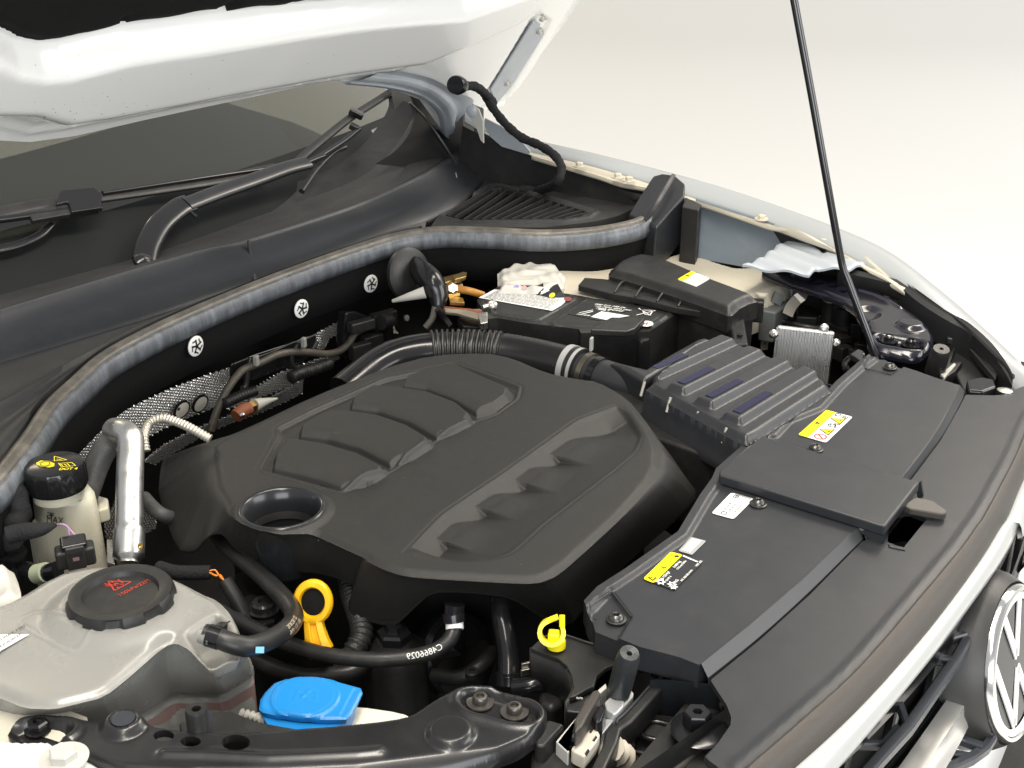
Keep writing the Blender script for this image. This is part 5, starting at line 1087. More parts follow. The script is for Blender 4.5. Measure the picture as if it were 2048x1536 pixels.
rec = rnd(mix2([('I',55,1110),('I',75,1060),('I',150,1035),('I',280,1050),('I',500,1115),('I',565,1160),('I',575,1210),('I',520,1250),('I',400,1250),('I',120,1175)], hz), .01)
rec2 = ovl('G', 250, 1290, 205, 75, hz)
boss1, br1 = ell('G', 785, 1265, 130, hz); boss2, br2_ = ell('H', 1585, 1320, 160, hz)
bl_ = mix2([('G',1040,1445),('G',1300,1450),('G',1700,1470),('H',700,1460),('H',1000,1445),('H',1125,1432)], hz)
edg = mix2([('G',560,1450),('G',800,1505),('G',1200,1530),('H',0,1520),('H',500,1520),('H',1000,1500),('H',1500,1440),('I',300,1395),('I',480,1320),('I',590,1210)], hz)
def hnb(p):
    s = sd(p, npoly); h = hz-.005*(1-sm(0, .007, -s))**2
    h += .003*np.exp(-((sd(p, rec)-.005)/.005)**2)-.009*sm(.001, -.005, sd(p, rec))
    h += .004*np.exp(-((sd(p, rec2)-.004)/.006)**2)-.012*sm(.004, -.008, sd(p, rec2))
    d1 = np.linalg.norm(p-boss1[:2], axis=1); h += .008*sm(br1*1.25, br1*.75, d1)-.002*sm(br1*.66, br1*.58, d1)
    d2 = np.linalg.norm(p-boss2[:2], axis=1); h += .007*sm(br2_*1.05, br2_*.75, d2)
    _, _, _, db = near(p, bl_, False); h += .0035*np.exp(-(db/.0055)**2)
    _, sg, t, de = near(p, edg, False); a = edg[sg]; b = edg[np.minimum(sg+1, len(edg)-1)]; c = (b[:, 0]-a[:, 0])*(p[:, 1]-a[:, 1])-(b[:, 1]-a[:, 1])*(p[:, 0]-a[:, 0])
    h += np.where(c < 0, -.03*sm(0, .03, de)-.2*np.maximum(de-.012, 0), 0)*1.0
    return h
relief('pressed_bracket', npoly, hnb, .0022, M_steel, nb, holes=holes, skirt=lambda b, s, t, o: [np.column_stack([b[:, :2], b[:, 2]-.003]), np.column_stack([b[:, :2], b[:, 2]-.008])], sharp=75)
for q in (('I', 192, 1125), ('I', 408, 1185)):
    c = P(*q, hz-.008); V, F = merge(g_lathe([(0, 0), (.0135, 0), (.0138, .001), (.0135, .002), (0, .002)], c, (0, 0, 1), 30), g_lathe([(.0078, .002), (.0078, .006), (.0065, .0085), (.004, .009), (.0035, .006), (0, .006)], c, (0, 0, 1), 24)); mk('screw', V, F, mat('dark_zinc', (.13, .12, .11), .33, metal=.8, bump=.3, bscale=300), nb)
bolt('bolt', P('G', 245, 1290, hz-.010), .010, .010, M_blkg, nb, washer=.013)
lathe('plug_disc', [(br1*.56, 0), (br1*.56, .0015), (0, .0015)], boss1+np.array([0, 0, .0065]), mat('dull_slate_plug', (.022, .026, .034), .45), nb, n=36)
# cylindrical stop and arm behind the bracket
sp = thing('bracket_stop', 'short black cylinder with a hex socket behind the near headlamp bracket', 'stop', tuple(P('G', 1235, 1200, .93)))
sc_ = P('G', 1240, 1160, .955); sr = rpx(72/3.16, sc_)
lathe('cylinder', [(sr*1.15, -.034), (sr*1.15, -.028), (sr, -.025), (sr, -.003), (sr*.9, 0), (sr*.42, 0), (sr*.42, -.008), (0, -.008)], sc_, M_blk, sp, n=30)
slab('arm', 'G', [(1130,1250),(1300,1190),(1450,1170),(1620,1240),(1780,1270),(1900,1290),(1600,1330),(1150,1330)], .918, .02, M_blk, sp, bevel=.002)
# near white fender and flange
nf_ = L2('G', [(-300,1180),(-40,1310),(60,1328),(160,1335),(330,1330),(400,1378),(470,1410),(560,1440),(640,1490),(700,1560),(620,1700),(-300,1700)], .94)
shf = relief('front_fender', nf_, lambda p: .94-.012*sm(.01, 0, -sd(p, nf_))+.012*sm(.0, .10, -sd(p, nf_)), .004, M_white, car, skirt=down(.03), sharp=60)
V, F = merge(g_lathe([(0, 0), (.021, 0), (.0215, .0015), (.018, .002), (0, .002)], P('G', 405, 1480, .948), (0, 0, 1), 30), g_lathe([(.0125, .002), (.0125, .009), (.011, .0105), (0, .0105)], P('G', 405, 1480, .948), (0, 0, 1), 6)); mk('fender_bolt', V, F, M_whitem, car)
fr2 = line('G', [(-60, 1030), (60, 1075), (250, 1110), (400, 1160), (550, 1215)], 40, val=.925); strip('inner_flange', [fr2+np.array([0, 0, -.02]), fr2, fr2+np.array([-.02, -.03, .002]), fr2+np.array([-.05, -.075, -.01])], mat('ivory_paint', (.60, .57, .47), .35, dust=.1), car, sub=2)
# ================================================================ far side
# ---- battery
ba_ = thing('battery', 'black car battery with a curled white label and a covered positive terminal', 'battery', tuple(P('Q', 1000, 400, .85)))
bz_ = .928
bo2 = L2('Q', [(150,310),(430,180),(1000,262),(1945,425),(1690,590),(1500,600),(1075,605),(1060,570),(800,540),(620,520),(330,470),(250,480)], bz_)
pan1 = rnd(L2('Q', [(180,300),(430,190),(1040,280),(1035,310),(700,500),(600,505),(290,455)], bz_), .010)
pan2 = rnd(L2('Q', [(790,525),(1130,300),(1920,425),(1690,560),(1480,560),(830,545)], bz_), .012)
def hbat(p):
    s1 = sd(p, pan1); s2 = sd(p, pan2); h = bz_+.003*sm(.001, -.002, s1)+.0035*sm(.001, -.002, s2)-.0012*np.exp(-((s2+.008)/.0015)**2)-.0012*np.exp(-((s1+.009)/.0015)**2); return h
relief('battery_case', bo2, hbat, .0028, M_blk, ba_, skirt=lambda b, s, t, o: [np.column_stack([b[:, :2], b[:, 2]-.004]), np.column_stack([b[:, :2], b[:, 2]-.018]), np.column_stack([b[:, :2], b[:, 2]-.15])], sharp=40)
lb = [P('Q', *q, .9325) for q in ((168,290),(310,214),(560,240),(760,276),(938,284),(935,330),(900,360),(820,406))]
lbl = mk('label', *g_prism(lb, .0004), M_lab, ba_, smooth=False, fixn=True, label='peeling white label printed with small grey text')
qd = [P('Q', 180, 288, .9328), P('Q', 820, 398, .9328), P('Q', 925, 300, .9328), P('Q', 310, 220, .9328)]; ms = []
for i, v in enumerate(np.linspace(.08, .9, 9)):
    u = .04
    while u < .94:
        l_ = random.uniform(.03, .09); ms.append(g_line(bil(qd, u, v), bil(qd, min(u+l_, .97), v), .0024 if i % 3 else .0034, UPZ, .0002)); u += l_+.012
o = mk('fine_print', *merge(*ms), M_decg, lbl, smooth=False); o['kind'] = 'stuff'
def card(name, pts, m, par, th=.0006, label=None): 
    n = np.cross(pts[1]-pts[0], pts[2]-pts[0]); n /= np.linalg.norm(n); return mk(name, *g_prism(pts, n*th), m, par, smooth=False, fixn=True, label=label)
fl1 = card('label_flap', [P('Q', 300, 214, .933), P('Q', 400, 165, .940), P('Q', 560, 180, .943), P('Q', 690, 182, .945), P('Q', 740, 160, .948), P('Q', 745, 215, .942), P('Q', 700, 268, .934), P('Q', 560, 240, .933)], M_decb, lbl)
fl2 = card('label_flap', [P('Q', 700, 265, .934), P('Q', 760, 215, .938), P('Q', 870, 165, .946), P('Q', 905, 230, .941), P('Q', 938, 284, .934), P('Q', 800, 290, .933)], M_decb, lbl)
def disk(name, k, c, rx, ry, z, m, par, **kw): return mk(name, *g_poly([P(k, c[0]+rx*math.cos(t), c[1]-ry*math.sin(t), z) for t in np.linspace(0, 2*PI, 20, endpoint=False)], UPZ), m, par, smooth=False, **kw)
toC = CAM-P('Q', 600, 200, .94); toC /= np.linalg.norm(toC)
for (x, y), m_, z in (((430, 188), mat('faded_pink', (.5, .3, .28), .5), .943), ((500, 198), mat('faded_violet', (.22, .22, .42), .5), .942), ((568, 203), mat('faded_pink', (.5, .3, .28), .5), .942), ((455, 215), M_dec, .938), ((820, 268), M_decy, .938)):
    c = P('Q', x, y, z)+toC*.003; u, v, a_ = frame(toC); mk('symbol', [c+u*math.cos(t)*.0055+v*math.sin(t)*.0038 for t in np.linspace(0, 2*PI, 16, endpoint=False)], [tuple(range(16))], m_, lbl, smooth=False)
mk('symbol', *merge(*[g_line(P('Q', *a, .943)+toC*.003, P('Q', *b, .943)+toC*.003, .002, toC) for a, b in (((720,240),(790,215)), ((725,250),(795,225)), ((745,222),(800,207)))]), M_dec, lbl, smooth=False)
# right hand print
q2 = [P('Q', 960, 435, .9322), P('Q', 1240, 495, .9322), P('Q', 1520, 400, .9322), P('Q', 1160, 335, .9322)]
mk('label', *g_prism(q2, .0003), M_decb, ba_, smooth=False, fixn=True, label='black label with white print and a paper patch')
qa = [P('Q', 1165, 460, .9326), P('Q', 1260, 412, .9326), P('Q', 1510, 452, .9326), P('Q', 1300, 488, .9326)]; mk('paper_patch', *g_prism(qa, .0003), M_lab, ba_, smooth=False, fixn=True)
Ut = P('Q', 1480, 380, .933)-P('Q', 1200, 345, .933); Ut /= np.linalg.norm(Ut); Vt = np.cross(UPZ, Ut); Vt = Vt*.8+Ut*.35
ms = [text(s, sz_, P('Q', *o_, .933), Ut, Vt, None, None, bold=True) for s, sz_, o_ in (('000 915 105 DL', .0085, (1195, 352)), ('12V 70Ah 420A DIN', .0075, (1195, 368)), ('760A EN/SAE', .0085, (1205, 386)), ('EFB 1', .0085, (1225, 400)))]
for y in (425, 437): ms.append(g_line(P('Q', 1060+(y-425)*2, y, .933), P('Q', 1185, y-25, .933), .002, UPZ))
ms.append(text('12V EFB', .007, P('Q', 1030, 440, .933), Ut, Vt, None, None, bold=True))
mk('lettering', *merge(*ms), M_dec, ba_, smooth=False)
mk('symbol', *merge(*[g_line(P('Q', *a, .933), P('Q', *b, .933), .0018, UPZ) for a, b in (((1590,385),(1700,450)),((1740,405),(1570,445)),((1610,400),(1720,405)),((1620,400),(1650,440)),((1720,405),(1690,445)),((1650,440),(1690,445)))]), M_dec, ba_, smooth=False)
for x, y in ((1745, 435), (1775, 430), (1800, 442)): pass
disk('plus_symbol', 'Q', (1662, 522), 60, 26, .9325, M_lab, ba_); mk('plus_sign', *merge(g_line(P('Q', 1635, 519, .933), P('Q', 1690, 525, .933), .0016, UPZ), g_line(P('Q', 1655, 535, .933), P('Q', 1670, 510, .933), .0016, UPZ)), mat('sign_red', (0,0,0)), ba_, smooth=False)
c = P('Q', 1812, 530, .918); mk('white_dot', *g_lathe([(0, 0), (.0055, 0), (.0055, .001), (0, .001)], c, (-.9, -.4, .2), 16), M_lab, ba_)
disk('ring_mark', 'Q', (960, 302), 36, 20, .9325, mat('faded_red', (.2, .05, .05), .6), ba_)
# near face clips
for x in (430, 1000):
    lathe('clip_bore', [(.013, 0), (.014, .003), (.010, .003), (.009, -.004), (0, -.004)], P('Q', x, 535+(x-430)*.17, .905), M_blkg, ba_, axis=(-.95, .1, .1), n=24)
box('clip_frame', P('Q', 960, 610, .905), (.02, .085, .034), M_blk, ba_, R=rz(.02), bevel=.004)
box('clip_frame', P('Q', 480, 530, .905), (.02, .09, .03), M_blk, ba_, R=rz(.02), bevel=.004)
# positive terminal
tc_ = slab('terminal_cover', 'Q', [(1190,548),(1345,460),(1650,468),(1560,560),(1490,585),(1160,570)], .944, .012, M_blk, ba_, bevel=.003)
pc = P('Q', 1440, 655, .90); pr2 = rpx(80/4.452, pc)
lathe('terminal_post', [(pr2*.9, -.045), (pr2*1.05, -.03), (pr2, -.018), (pr2, .012), (pr2*.85, .017), (0, .017)], pc, mat('lead_terminal', (.5, .5, .48), .35, metal=1, bump=.6, bscale=200), ba_, n=32)
mk('terminal_bolt', *merge(g_lathe([(0, 0), (.0085, 0), (.0085, .008), (.006, .010), (.0035, .010), (.0035, .004), (0, .004)], P('Q', 1600, 585, .915), (-.8, -.6, .1), 12), g_lathe([(0, -.02), (.004, -.02), (.004, 0), (0, 0)], P('Q', 1600, 585, .915), (-.8, -.6, .1), 10)), M_chrome, ba_)
bp_ = P('Q', 1635, 690, .915); r__ = rpx(72/4.452, bp_)
lathe('hold_down_post', [(r__*1.2, -.10), (r__*1.1, -.03), (r__, 0), (r__*.85, .006), (0, .007)], bp_, M_blkg, ba_, n=24, sy=.7)
slab('tray_rim', 'Q', [(1700,640),(1900,560),(1990,510),(2010,530),(1960,600),(1760,690)], .885, .03, M_blk, ba_, bevel=.002)
slab('lower_tray', 'Q', [(1100,720),(1600,640),(1960,560),(2000,640),(1760,860),(1200,800)], .86, .05, M_blk, ba_, bevel=.004)
mk('tray_print', *text('LBN8', .012, P('Y', 60, 1310, .866), Ut, np.cross(UPZ, Ut), None, None), M_dec, ba_, smooth=False)
# negative terminal clamps with copper strands, brass lugs
nt_ = thing('ground_terminal', 'brass and tin ground cable clamps between the rubber boot and the battery', 'terminal', tuple(P('Q', 100, 300, .9)))
tube('copper_cable', [P('D', 470, 580, .91), P('D', 560, 590, .915), P('D', 660, 600, .92), P('D', 740, 620, .92)], .007, M_rust, nt_, n=12)
slab('clamp_strap', 'D', [(470,565),(600,575),(720,570),(770,590),(760,650),(700,640),(560,600),(480,590)], .925, .006, mat('tin_clamp', (.50, .45, .36), .4, metal=.9, bump=.6, bscale=300), nt_, bevel=.0015)
slab('clamp_jaw', 'D', [(700,600),(770,590),(770,660),(720,670)], .935, .014, M_zinc, nt_, bevel=.002)
lathe('clamp_nut', [(.009, -.01), (.009, .004), (.005, .006), (.004, .002), (0, .002)], P('D', 800, 545, .938), M_zinc, nt_, axis=(-.7, -.7, .2), n=6)
tube('clamp_screw', [P('D', 740, 560, .935), P('D', 800, 545, .938)], .005, M_zinc, nt_, n=10)
for (a, b, z, m_) in ((( 455, 375), (600, 345), .945, M_brass), ((470, 400), (590, 400), .935, M_zinc), ((490, 450), (570, 460), .93, M_brass), ((500, 500), (600, 520), .925, M_brass)):
    slab('lug', 'D', [(a[0], a[1]-18), (b[0], b[1]-25), (b[0]+12, b[1]+8), (a[0]+8, a[1]+22)], z, .008, m_, nt_, bevel=.0015)
slab('lug', 'D', [(530,345),(600,318),(628,322),(620,350),(545,370)], .952, .006, M_brass, nt_, bevel=.001)
lathe('stud_nut', [(.011, 0), (.011, .008), (.008, .010), (0, .010)], P('D', 528, 440, .935), M_zinc, nt_, axis=(-.6, -.5, .5), n=6)
tube('amber_cable', [P('D', 560, 440, .93), P('D', 640, 450, .93), P('D', 740, 480, .92)], .007, mat('amber_sleeve', (.38, .17, .03), .35), nt_, n=12)
slab('plastic_base', 'D', [(560,630),(700,620),(780,660),(790,700),(600,690)], .905, .03, M_blk, nt_, bevel=.002)
# rubber grommet boot with its white cable
gb = thing('cable_grommet', 'shiny black rubber boot with a white cable bulging from the bulkhead', 'grommet', tuple(P('D', 350, 430, .93)))
V, F = g_tube([P('D', 230, 250, .97), P('D', 300, 300, .965), P('D', 380, 380, .955), P('D', 425, 470, .935), P('D', 430, 560, .915), P('D', 420, 600, .905)], .03, n=28, rfun=lambda s, L: .021-.003*math.cos(s/L*5)-.010*(s/L)**3, step=.005); mk('boot', V, F, M_blkg, gb, sharp=60)
lathe('flange', [(.048, -.004), (.048, .004), (.040, .008), (.020, .010), (0, .010)], P('D', 290, 350, .955)+np.array([0, .02, 0]), M_blk, gb, axis=(-.15, -1, .25), n=40)
tube('white_cable', [P('D', 120, 520, .925), P('D', 220, 492, .935), P('D', 340, 460, .943)], .006, M_whitem, gb, rfun=lambda s, L: .003+.008*(s/L), n=14)
tube('tail', [P('D', 410, 560, .92), P('D', 390, 640, .90), P('D', 345, 700, .885)], .006, M_braid, gb, n=10)
tube('tail', [P('D', 425, 570, .92), P('D', 470, 630, .90), P('D', 510, 690, .885)], .006, M_rub, gb, n=10)
lathe('stud', [(.006, 0), (.006, .004), (0, .005)], PY('D', 210, 635, 1.42), M_decg, bh, axis=(0, -1, .2), n=14)

# ---- air intake duct
ad = thing('intake_duct', 'thick black air intake duct with a corrugated section and pale clamp', 'air duct', tuple(P('D', 700, 850, .88)))
dz = .915
path = [P('P', 690, 790, dz-.03), P('P', 760, 735, dz-.008), P('P', 820, 712, dz), P('P', 900, 704, dz+.002), P('P', 1000, 708, dz+.002), P('P', 1080, 722, dz), P('P', 1160, 742, dz), P('P', 1230, 765, dz), P('P', 1300, 782, dz)]
cpath, ss_ = resample(cr(path, 10), .002); tot = ss_[-1]
def at_x(px_): 
    best = min(range(len(cpath)), key=lambda i: abs((1024+FOC*((cpath[i]-CAM)@rt)/((cpath[i]-CAM)@fw))-px_)); return ss_[best]
s1_, s2_, s3_ = at_x(862), at_x(1006), at_x(1130)
cp_a = cpath[(ss_ <= s1_+.002)]; cp_b = cpath[(ss_ >= s1_) & (ss_ <= s2_)]; cp_c = cpath[(ss_ >= s2_-.002) & (ss_ <= s3_+.01)]; cp_d = cpath[ss_ >= s3_]
mk('duct_section', *g_tube(cp_a, .033, n=32, smooth=False, step=.006), M_blkg, ad, sharp=60)
Lb = s2_-s1_; nr_ = 14; pit = Lb/nr_
mk('corrugated_section', *g_tube(cp_b, .035, n=36, smooth=False, step=.0011, rfun=lambda s, L: .0345+.0026*(1 if (s/pit % 1) < .55 else -1)*min(1, abs(math.sin(2*PI*s/pit)*3))), M_rub, ad, sharp=70)
mk('duct_section', *g_tube(cp_c, .034, n=36, smooth=False, step=.006), mat('satin_duct_plastic', (.013, .013, .014), .27, bump=.1, bscale=300, var=.06), ad, sharp=60)
mk('duct_neck', *g_tube(cp_d, .030, n=36, smooth=False, step=.006), M_trim, ad, sharp=60)
def hoop(name, px_, r, w_, m): 
    s0 = at_x(px_); seg = cpath[(ss_ >= s0-w_/2) & (ss_ <= s0+w_/2+.0021)]; return mk(name, *g_tube(seg, r, n=44, smooth=False, step=.002), m, ad, sharp=40)
hoop('clamp_band', 1140, .0375, .010, M_decg); hoop('clamp_band', 1157, .0365, .006, M_decg); hoop('collar', 1148, .0362, .026, M_rub); hoop('clamp_ring', 1178, .0335, .010, mat('dull_brass_band', (.22, .20, .16), .3, metal=.9)); hoop('collar', 1195, .0325, .012, M_blkg)
cz_ = P('Q', 1170, 705, .957); mk('cable_tie_end', *g_box(cz_, (.010, .004, .022), rz(.2)), M_decg, ad, bevel=.001)

# ---- air filter box
af = thing('air_filter_box', 'black air filter box with four raised slanting ribs on its lid', 'air filter box', tuple(P('P', 1450, 790, .88)))
az = .968
apoly = np.array([P('P', *q, az)[:2] for q in ((1292,768),(1330,738),(1382,698),(1432,674),(1458,676),(1560,716),(1655,757),(1664,772),(1590,820),(1520,866),(1495,878),(1465,866),(1400,830),(1340,796))])
rib = [((1300,757),(1465,682)), ((1352,788),(1520,704)), ((1408,816),(1575,726)), ((1464,848),(1635,742))]
ribl = [(P('P', *a, az)[:2], P('P', *b, az)[:2]) for a, b in rib]
def haf(p):
    h = np.full(len(p), az); s = sd(p, apoly); 
    for A, B in ribl:
        e = B-A; L_ = np.linalg.norm(e); e = e/L_; n = np.array([-e[1], e[0]]); u = (p-A)@e; v = (p-A)@n
        top_ = sm(.019, .010, np.abs(v-.004)); h = np.where((u > .0) & (u < L_), np.maximum(h, az+.010*top_*sm(L_+.001, L_-.012, u)*sm(-.001, .008, u)), h)
        pass
    return h-.010*(1-sm(0, .014, -s))**2
relief('lid', apoly, haf, .0022, M_trim, af, skirt=lambda b, s, t, o: [np.column_stack([apoly.mean(0)+(b[:, :2]-apoly.mean(0))*1.02, b[:, 2]-.012]), np.column_stack([apoly.mean(0)+(b[:, :2]-apoly.mean(0))*1.035, b[:, 2]-.035]), np.column_stack([apoly.mean(0)+(b[:, :2]-apoly.mean(0))*1.06, b[:, 2]-.038]), np.column_stack([apoly.mean(0)+(b[:, :2]-apoly.mean(0))*1.06, b[:, 2]-.05])], sharp=45)
for A, B in ribl:
    e = B-A; L_ = np.linalg.norm(e); e = e/L_; n = np.array([-e[1], e[0]]); a0_, a1_ = A+e*.016+n*.004, A+e*(L_*.43)+n*.004
    pts = [np.array([*(a0_-n*.0062), az+.0112]), np.array([*(a1_-n*.0062), az+.0112]), np.array([*(a1_+n*.0062), az+.0112]), np.array([*(a0_+n*.0062), az+.0112])]
    mk('glossy_insert', *g_prism(pts, .001), mat('navy_gloss_plastic', (.008, .008, .035), .12), af, smooth=False, fixn=True)
    c = np.array([*(A-e*.006), az-.006]); mk('rib_end', *g_tube([c+np.array([-.004, .002, .004]), c+np.array([-.012, .003, -.016])], .0022, n=8, smooth=False), mat('bright_edge_plastic', (.30, .28, .24), .3), af)
lowb = [np.array([*(apoly.mean(0)+(q-apoly.mean(0))*1.0), .918]) for q in rnd(apoly, .02)]
mk('lower_box', *g_prism(lowb, .16), M_blk, af, smooth=False, fixn=True)
# buttress ribs along the front side of the box
for q in ((1500,868),(1540,845),(1585,815),(1623,790),(1655,768)):
    c = P('P', *q, .935); mk('buttress', *g_prism([c+np.array([0, .012, 0]), c+np.array([-.002, -.016, 0]), c+np.array([.002, -.016, 0])], .045), M_blk, af, bevel=.0006, fixn=True)
for q in ((1185,800),(1235,838),(1300,862),(1345,882),(1372,893),(1430,905)):
    c = PX('P', *q, 1.47-.0); c = P('P', *q, .90); mk('wall_rib', *g_box(c, (.004, .004, .06)), M_blk, af, bevel=.001)
slab('side_wall', 'P', [(1165,755),(1290,772),(1345,800),(1500,880),(1520,905),(1470,925),(1400,905),(1300,870),(1210,800)], .918, .12, M_blk, af, bevel=.006)
slab('outlet_hood', 'P', [(1215,715),(1290,760),(1400,690),(1432,676),(1400,672),(1340,705),(1290,735)], .955, .06, M_trim, af, bevel=.01)

# ---- fuse box
fb = thing('fuse_box', 'long black fuse box lid with a small yellow and white sticker', 'fuse box', tuple(P('Y', 900, 500, .9)))
fz = .962
fo = L2('Y', [(100,315),(130,270),(205,208),(300,165),(460,128),(640,158),(760,200),(1250,420),(1720,592),(1805,640),(1700,668),(1590,725),(1510,800),(1460,805),(900,610),(300,400),(110,345)], fz)
def hfb(p): s = sd(p, fo); return fz-.012*(1-sm(0, .018, -s))**2+.003*np.sin((p[:, 1])*9)
relief('lid', fo, hfb, .003, M_blk, fb, skirt=lambda b, s, t, o: [np.column_stack([b[:, :2], b[:, 2]-.004]), np.column_stack([b[:, :2], b[:, 2]-.030]), np.column_stack([fo.mean(0)+(b[:, :2]-fo.mean(0))*.96, b[:, 2]-.032]), np.column_stack([fo.mean(0)+(b[:, :2]-fo.mean(0))*.96, b[:, 2]-.12])], sharp=45)
sq = [P('Y', *q, fz+.0042) for q in ((885,445),(1040,355),(1250,437),(1095,526))]
so = mk('sticker', *g_prism(list(rnd(np.array(sq), .003)), .004), M_lab, fb, smooth=False, fixn=True)
yq = [sq[0]+UPZ*.0004, sq[1]+UPZ*.0004, bil(sq, 1, .22)+UPZ*.0004, bil(sq, 0, .3)+UPZ*.0004]; mk('yellow_band', *g_prism(yq, .0003), M_decy, so, smooth=False, fixn=True)
ms = []
for v in np.linspace(.38, .92, 6): ms.append(g_line(bil(sq, .1, v), bil(sq, .9, v), .0016, UPZ, .0005))
o = mk('fine_print', *merge(*ms), M_decg, so, smooth=False); o['kind'] = 'stuff'
mk('mark', *g_line(bil(sq, .45, .08), bil(sq, .6, .18), .004, UPZ, .0008), M_decb, so, smooth=False)
slab('end_catch', 'Y', [(1700,740),(1790,690),(1800,730),(1720,790)], .94, .02, M_blkg, fb, bevel=.002)
box('side_clip', P('Y', 1760, 800, .915), (.02, .03, .04), M_blk, fb, R=rz(.4), bevel=.003)
# battery comb holder
bh2 = thing('battery_retainer', 'black ribbed plastic retainer strip between the battery and fuse box', 'retainer', tuple(P('Y', 700, 620, .93)))
slab('strip', 'Y', [(-250,512),(-175,425),(40,440),(300,468),(560,520),(800,580),(1030,632),(1285,722),(1172,815),(870,768),(640,712),(400,655),(150,612)], .944, .012, M_blk, bh2, bevel=.002)
for a, b in (((165,600),(305,468)), ((400,650),(545,518)), ((645,705),(790,575)), ((885,760),(1015,628))):
    A = P('Y', *a, .944); B = P('Y', *b, .946); mk('rib', *g_tube([A, (A+B)/2+np.array([0, 0, .007]), B], .0022, n=8), M_blk, bh2)
for a in ((310,575), (560,630), (820,690), (1070,735)):
    c = P('Y', *a, .945); mk('slot', *g_poly([P('Y', a[0]-80, a[1]-12, .9446), P('Y', a[0]+60, a[1]+12, .9446), P('Y', a[0]+75, a[1]-2, .9446), P('Y', a[0]-60, a[1]-28, .9446)], UPZ), M_dark, bh2, smooth=False)
tube('wire_end', [P('Y', 1065, 700, .95), P('Y', 1080, 740, .95)], .0015, M_zinc, bh2, n=6)
# grey heat plate behind the battery
hp_ = thing('battery_shield', 'grey ribbed metal plate at the battery end', 'metal plate', tuple(P('Y', 1020, 900, .88)))
A = P('Y', 880, 800, .930); B = P('Y', 1165, 822, .930)
mk('plate', *g_prism([A, B, B-UPZ*.16, A-UPZ*.16], np.cross(B-A, UPZ)/np.linalg.norm(B-A)*-.004), mat('galvanised_grey', (.23, .26, .28), .4, metal=.5, dust=.15), hp_, bevel=.0012, fixn=True)
for f in (.45, .62, .80):
    C1 = A*(1-f)+B*f; nn_ = np.cross(B-A, UPZ); nn_ /= np.linalg.norm(nn_); nn_ = nn_ if nn_@(CAM-A) > 0 else -nn_
    mk('pressed_rib', *g_tube([A*(1-f*.5)+B*f*.5-UPZ*.012+nn_*.003, C1-UPZ*.012+nn_*.003, C1-UPZ*.03+nn_*.003, C1-UPZ*.15+nn_*.003], .0028, n=8), MAT['galvanised_grey'], hp_)
mk('foil_tab', *merge(g_box(P('Y', 1185, 880, .92), (.008, .016, .012), rz(.3)), g_box(P('Y', 1215, 905, .915), (.016, .006, .006), rz(.5))), M_zinc, hp_, bevel=.001)
# latch lever right of it
ll = thing('box_latch', 'black plastic latch arm standing between the fuse box and filter box', 'latch', tuple(P('Y', 1530, 1000, .9)))
slab('arm', 'Y', [(1390,960),(1480,900),(1590,850),(1640,890),(1690,1180),(1520,1190),(1490,1010),(1430,990)], .93, .03, M_blk, ll, bevel=.004)
slab('cap', 'Y', [(1260,890),(1400,820),(1520,850),(1380,920)], .935, .02, M_blk, ll, bevel=.003)
lathe('rivet', [(.005, 0), (.005, .003), (0, .004)], P('Y', 1590, 1090, .932), M_blkg, ll, n=12)
slab('clip_body', 'Y', [(1170,960),(1360,960),(1400,1100),(1180,1110)], .90, .06, M_blk, ll, bevel=.004)
ws = thing('white_strap', 'narrow cream metal strap standing right of the fuse box', 'strap', tuple(P('X', 170, 600, .85)))
mk('strap', *merge(g_prism([P('X', 75, 285, .93), P('X', 210, 290, .93), P('X', 205, 330, .925), P('X', 120, 330, .925)], .004), g_tube([P('X', 180, 300, .928), P('X', 185, 600, .88), P('X', 190, 850, .84), P('X', 180, 1020, .81)], .001, prof=[(7, 1.5), (-7, 1.5), (-7, -1.5), (7, -1.5)], step=.02, upref=tuple(rt))), M_cream, ws, bevel=.0008)
mk('wire_loop', *g_tube([P('X', 165, 810, .845), P('X', 165, 900, .83), P('X', 190, 940, .825), P('X', 215, 880, .83), P('X', 205, 800, .845)], .0025, n=8), M_brass, ws)

# ---- finned aluminium module
fm = thing('finned_module', 'finned aluminium control module with screw lugs behind the filter box', 'control module', tuple(P('X', 700, 1000, .85)))
A = P('X', 335, 725, .935); B = P('X', 1085, 812, .935); e = B-A; e[2] = 0; Wm = np.linalg.norm(e); e /= Wm; nn_ = np.cross(e, UPZ); nn_ = nn_ if nn_@(CAM-A) > 0 else -nn_
ti = UPZ*.97-nn_*.24; ti /= np.linalg.norm(ti); nf2 = np.cross(e, ti); nf2 = nf2 if nf2@(CAM-A) > 0 else -nf2
cm = (A+B)/2-ti*.075; mk('body', *g_box(cm-nf2*.006, (Wm, .012, .155), np.array([e, nf2, ti])), M_cast, fm, bevel=.005, bseg=3)
for i in range(20):
    f = (i+.5)/20; hgt = .15 if i >= 14 else .095
    c = A+(B-A)*f-ti*(hgt/2+.001)+nf2*.002; mk('fin', *g_box(c, (Wm/20*.5, .006, hgt), np.array([e, nf2, ti])), M_cast, fm, bevel=.0008)
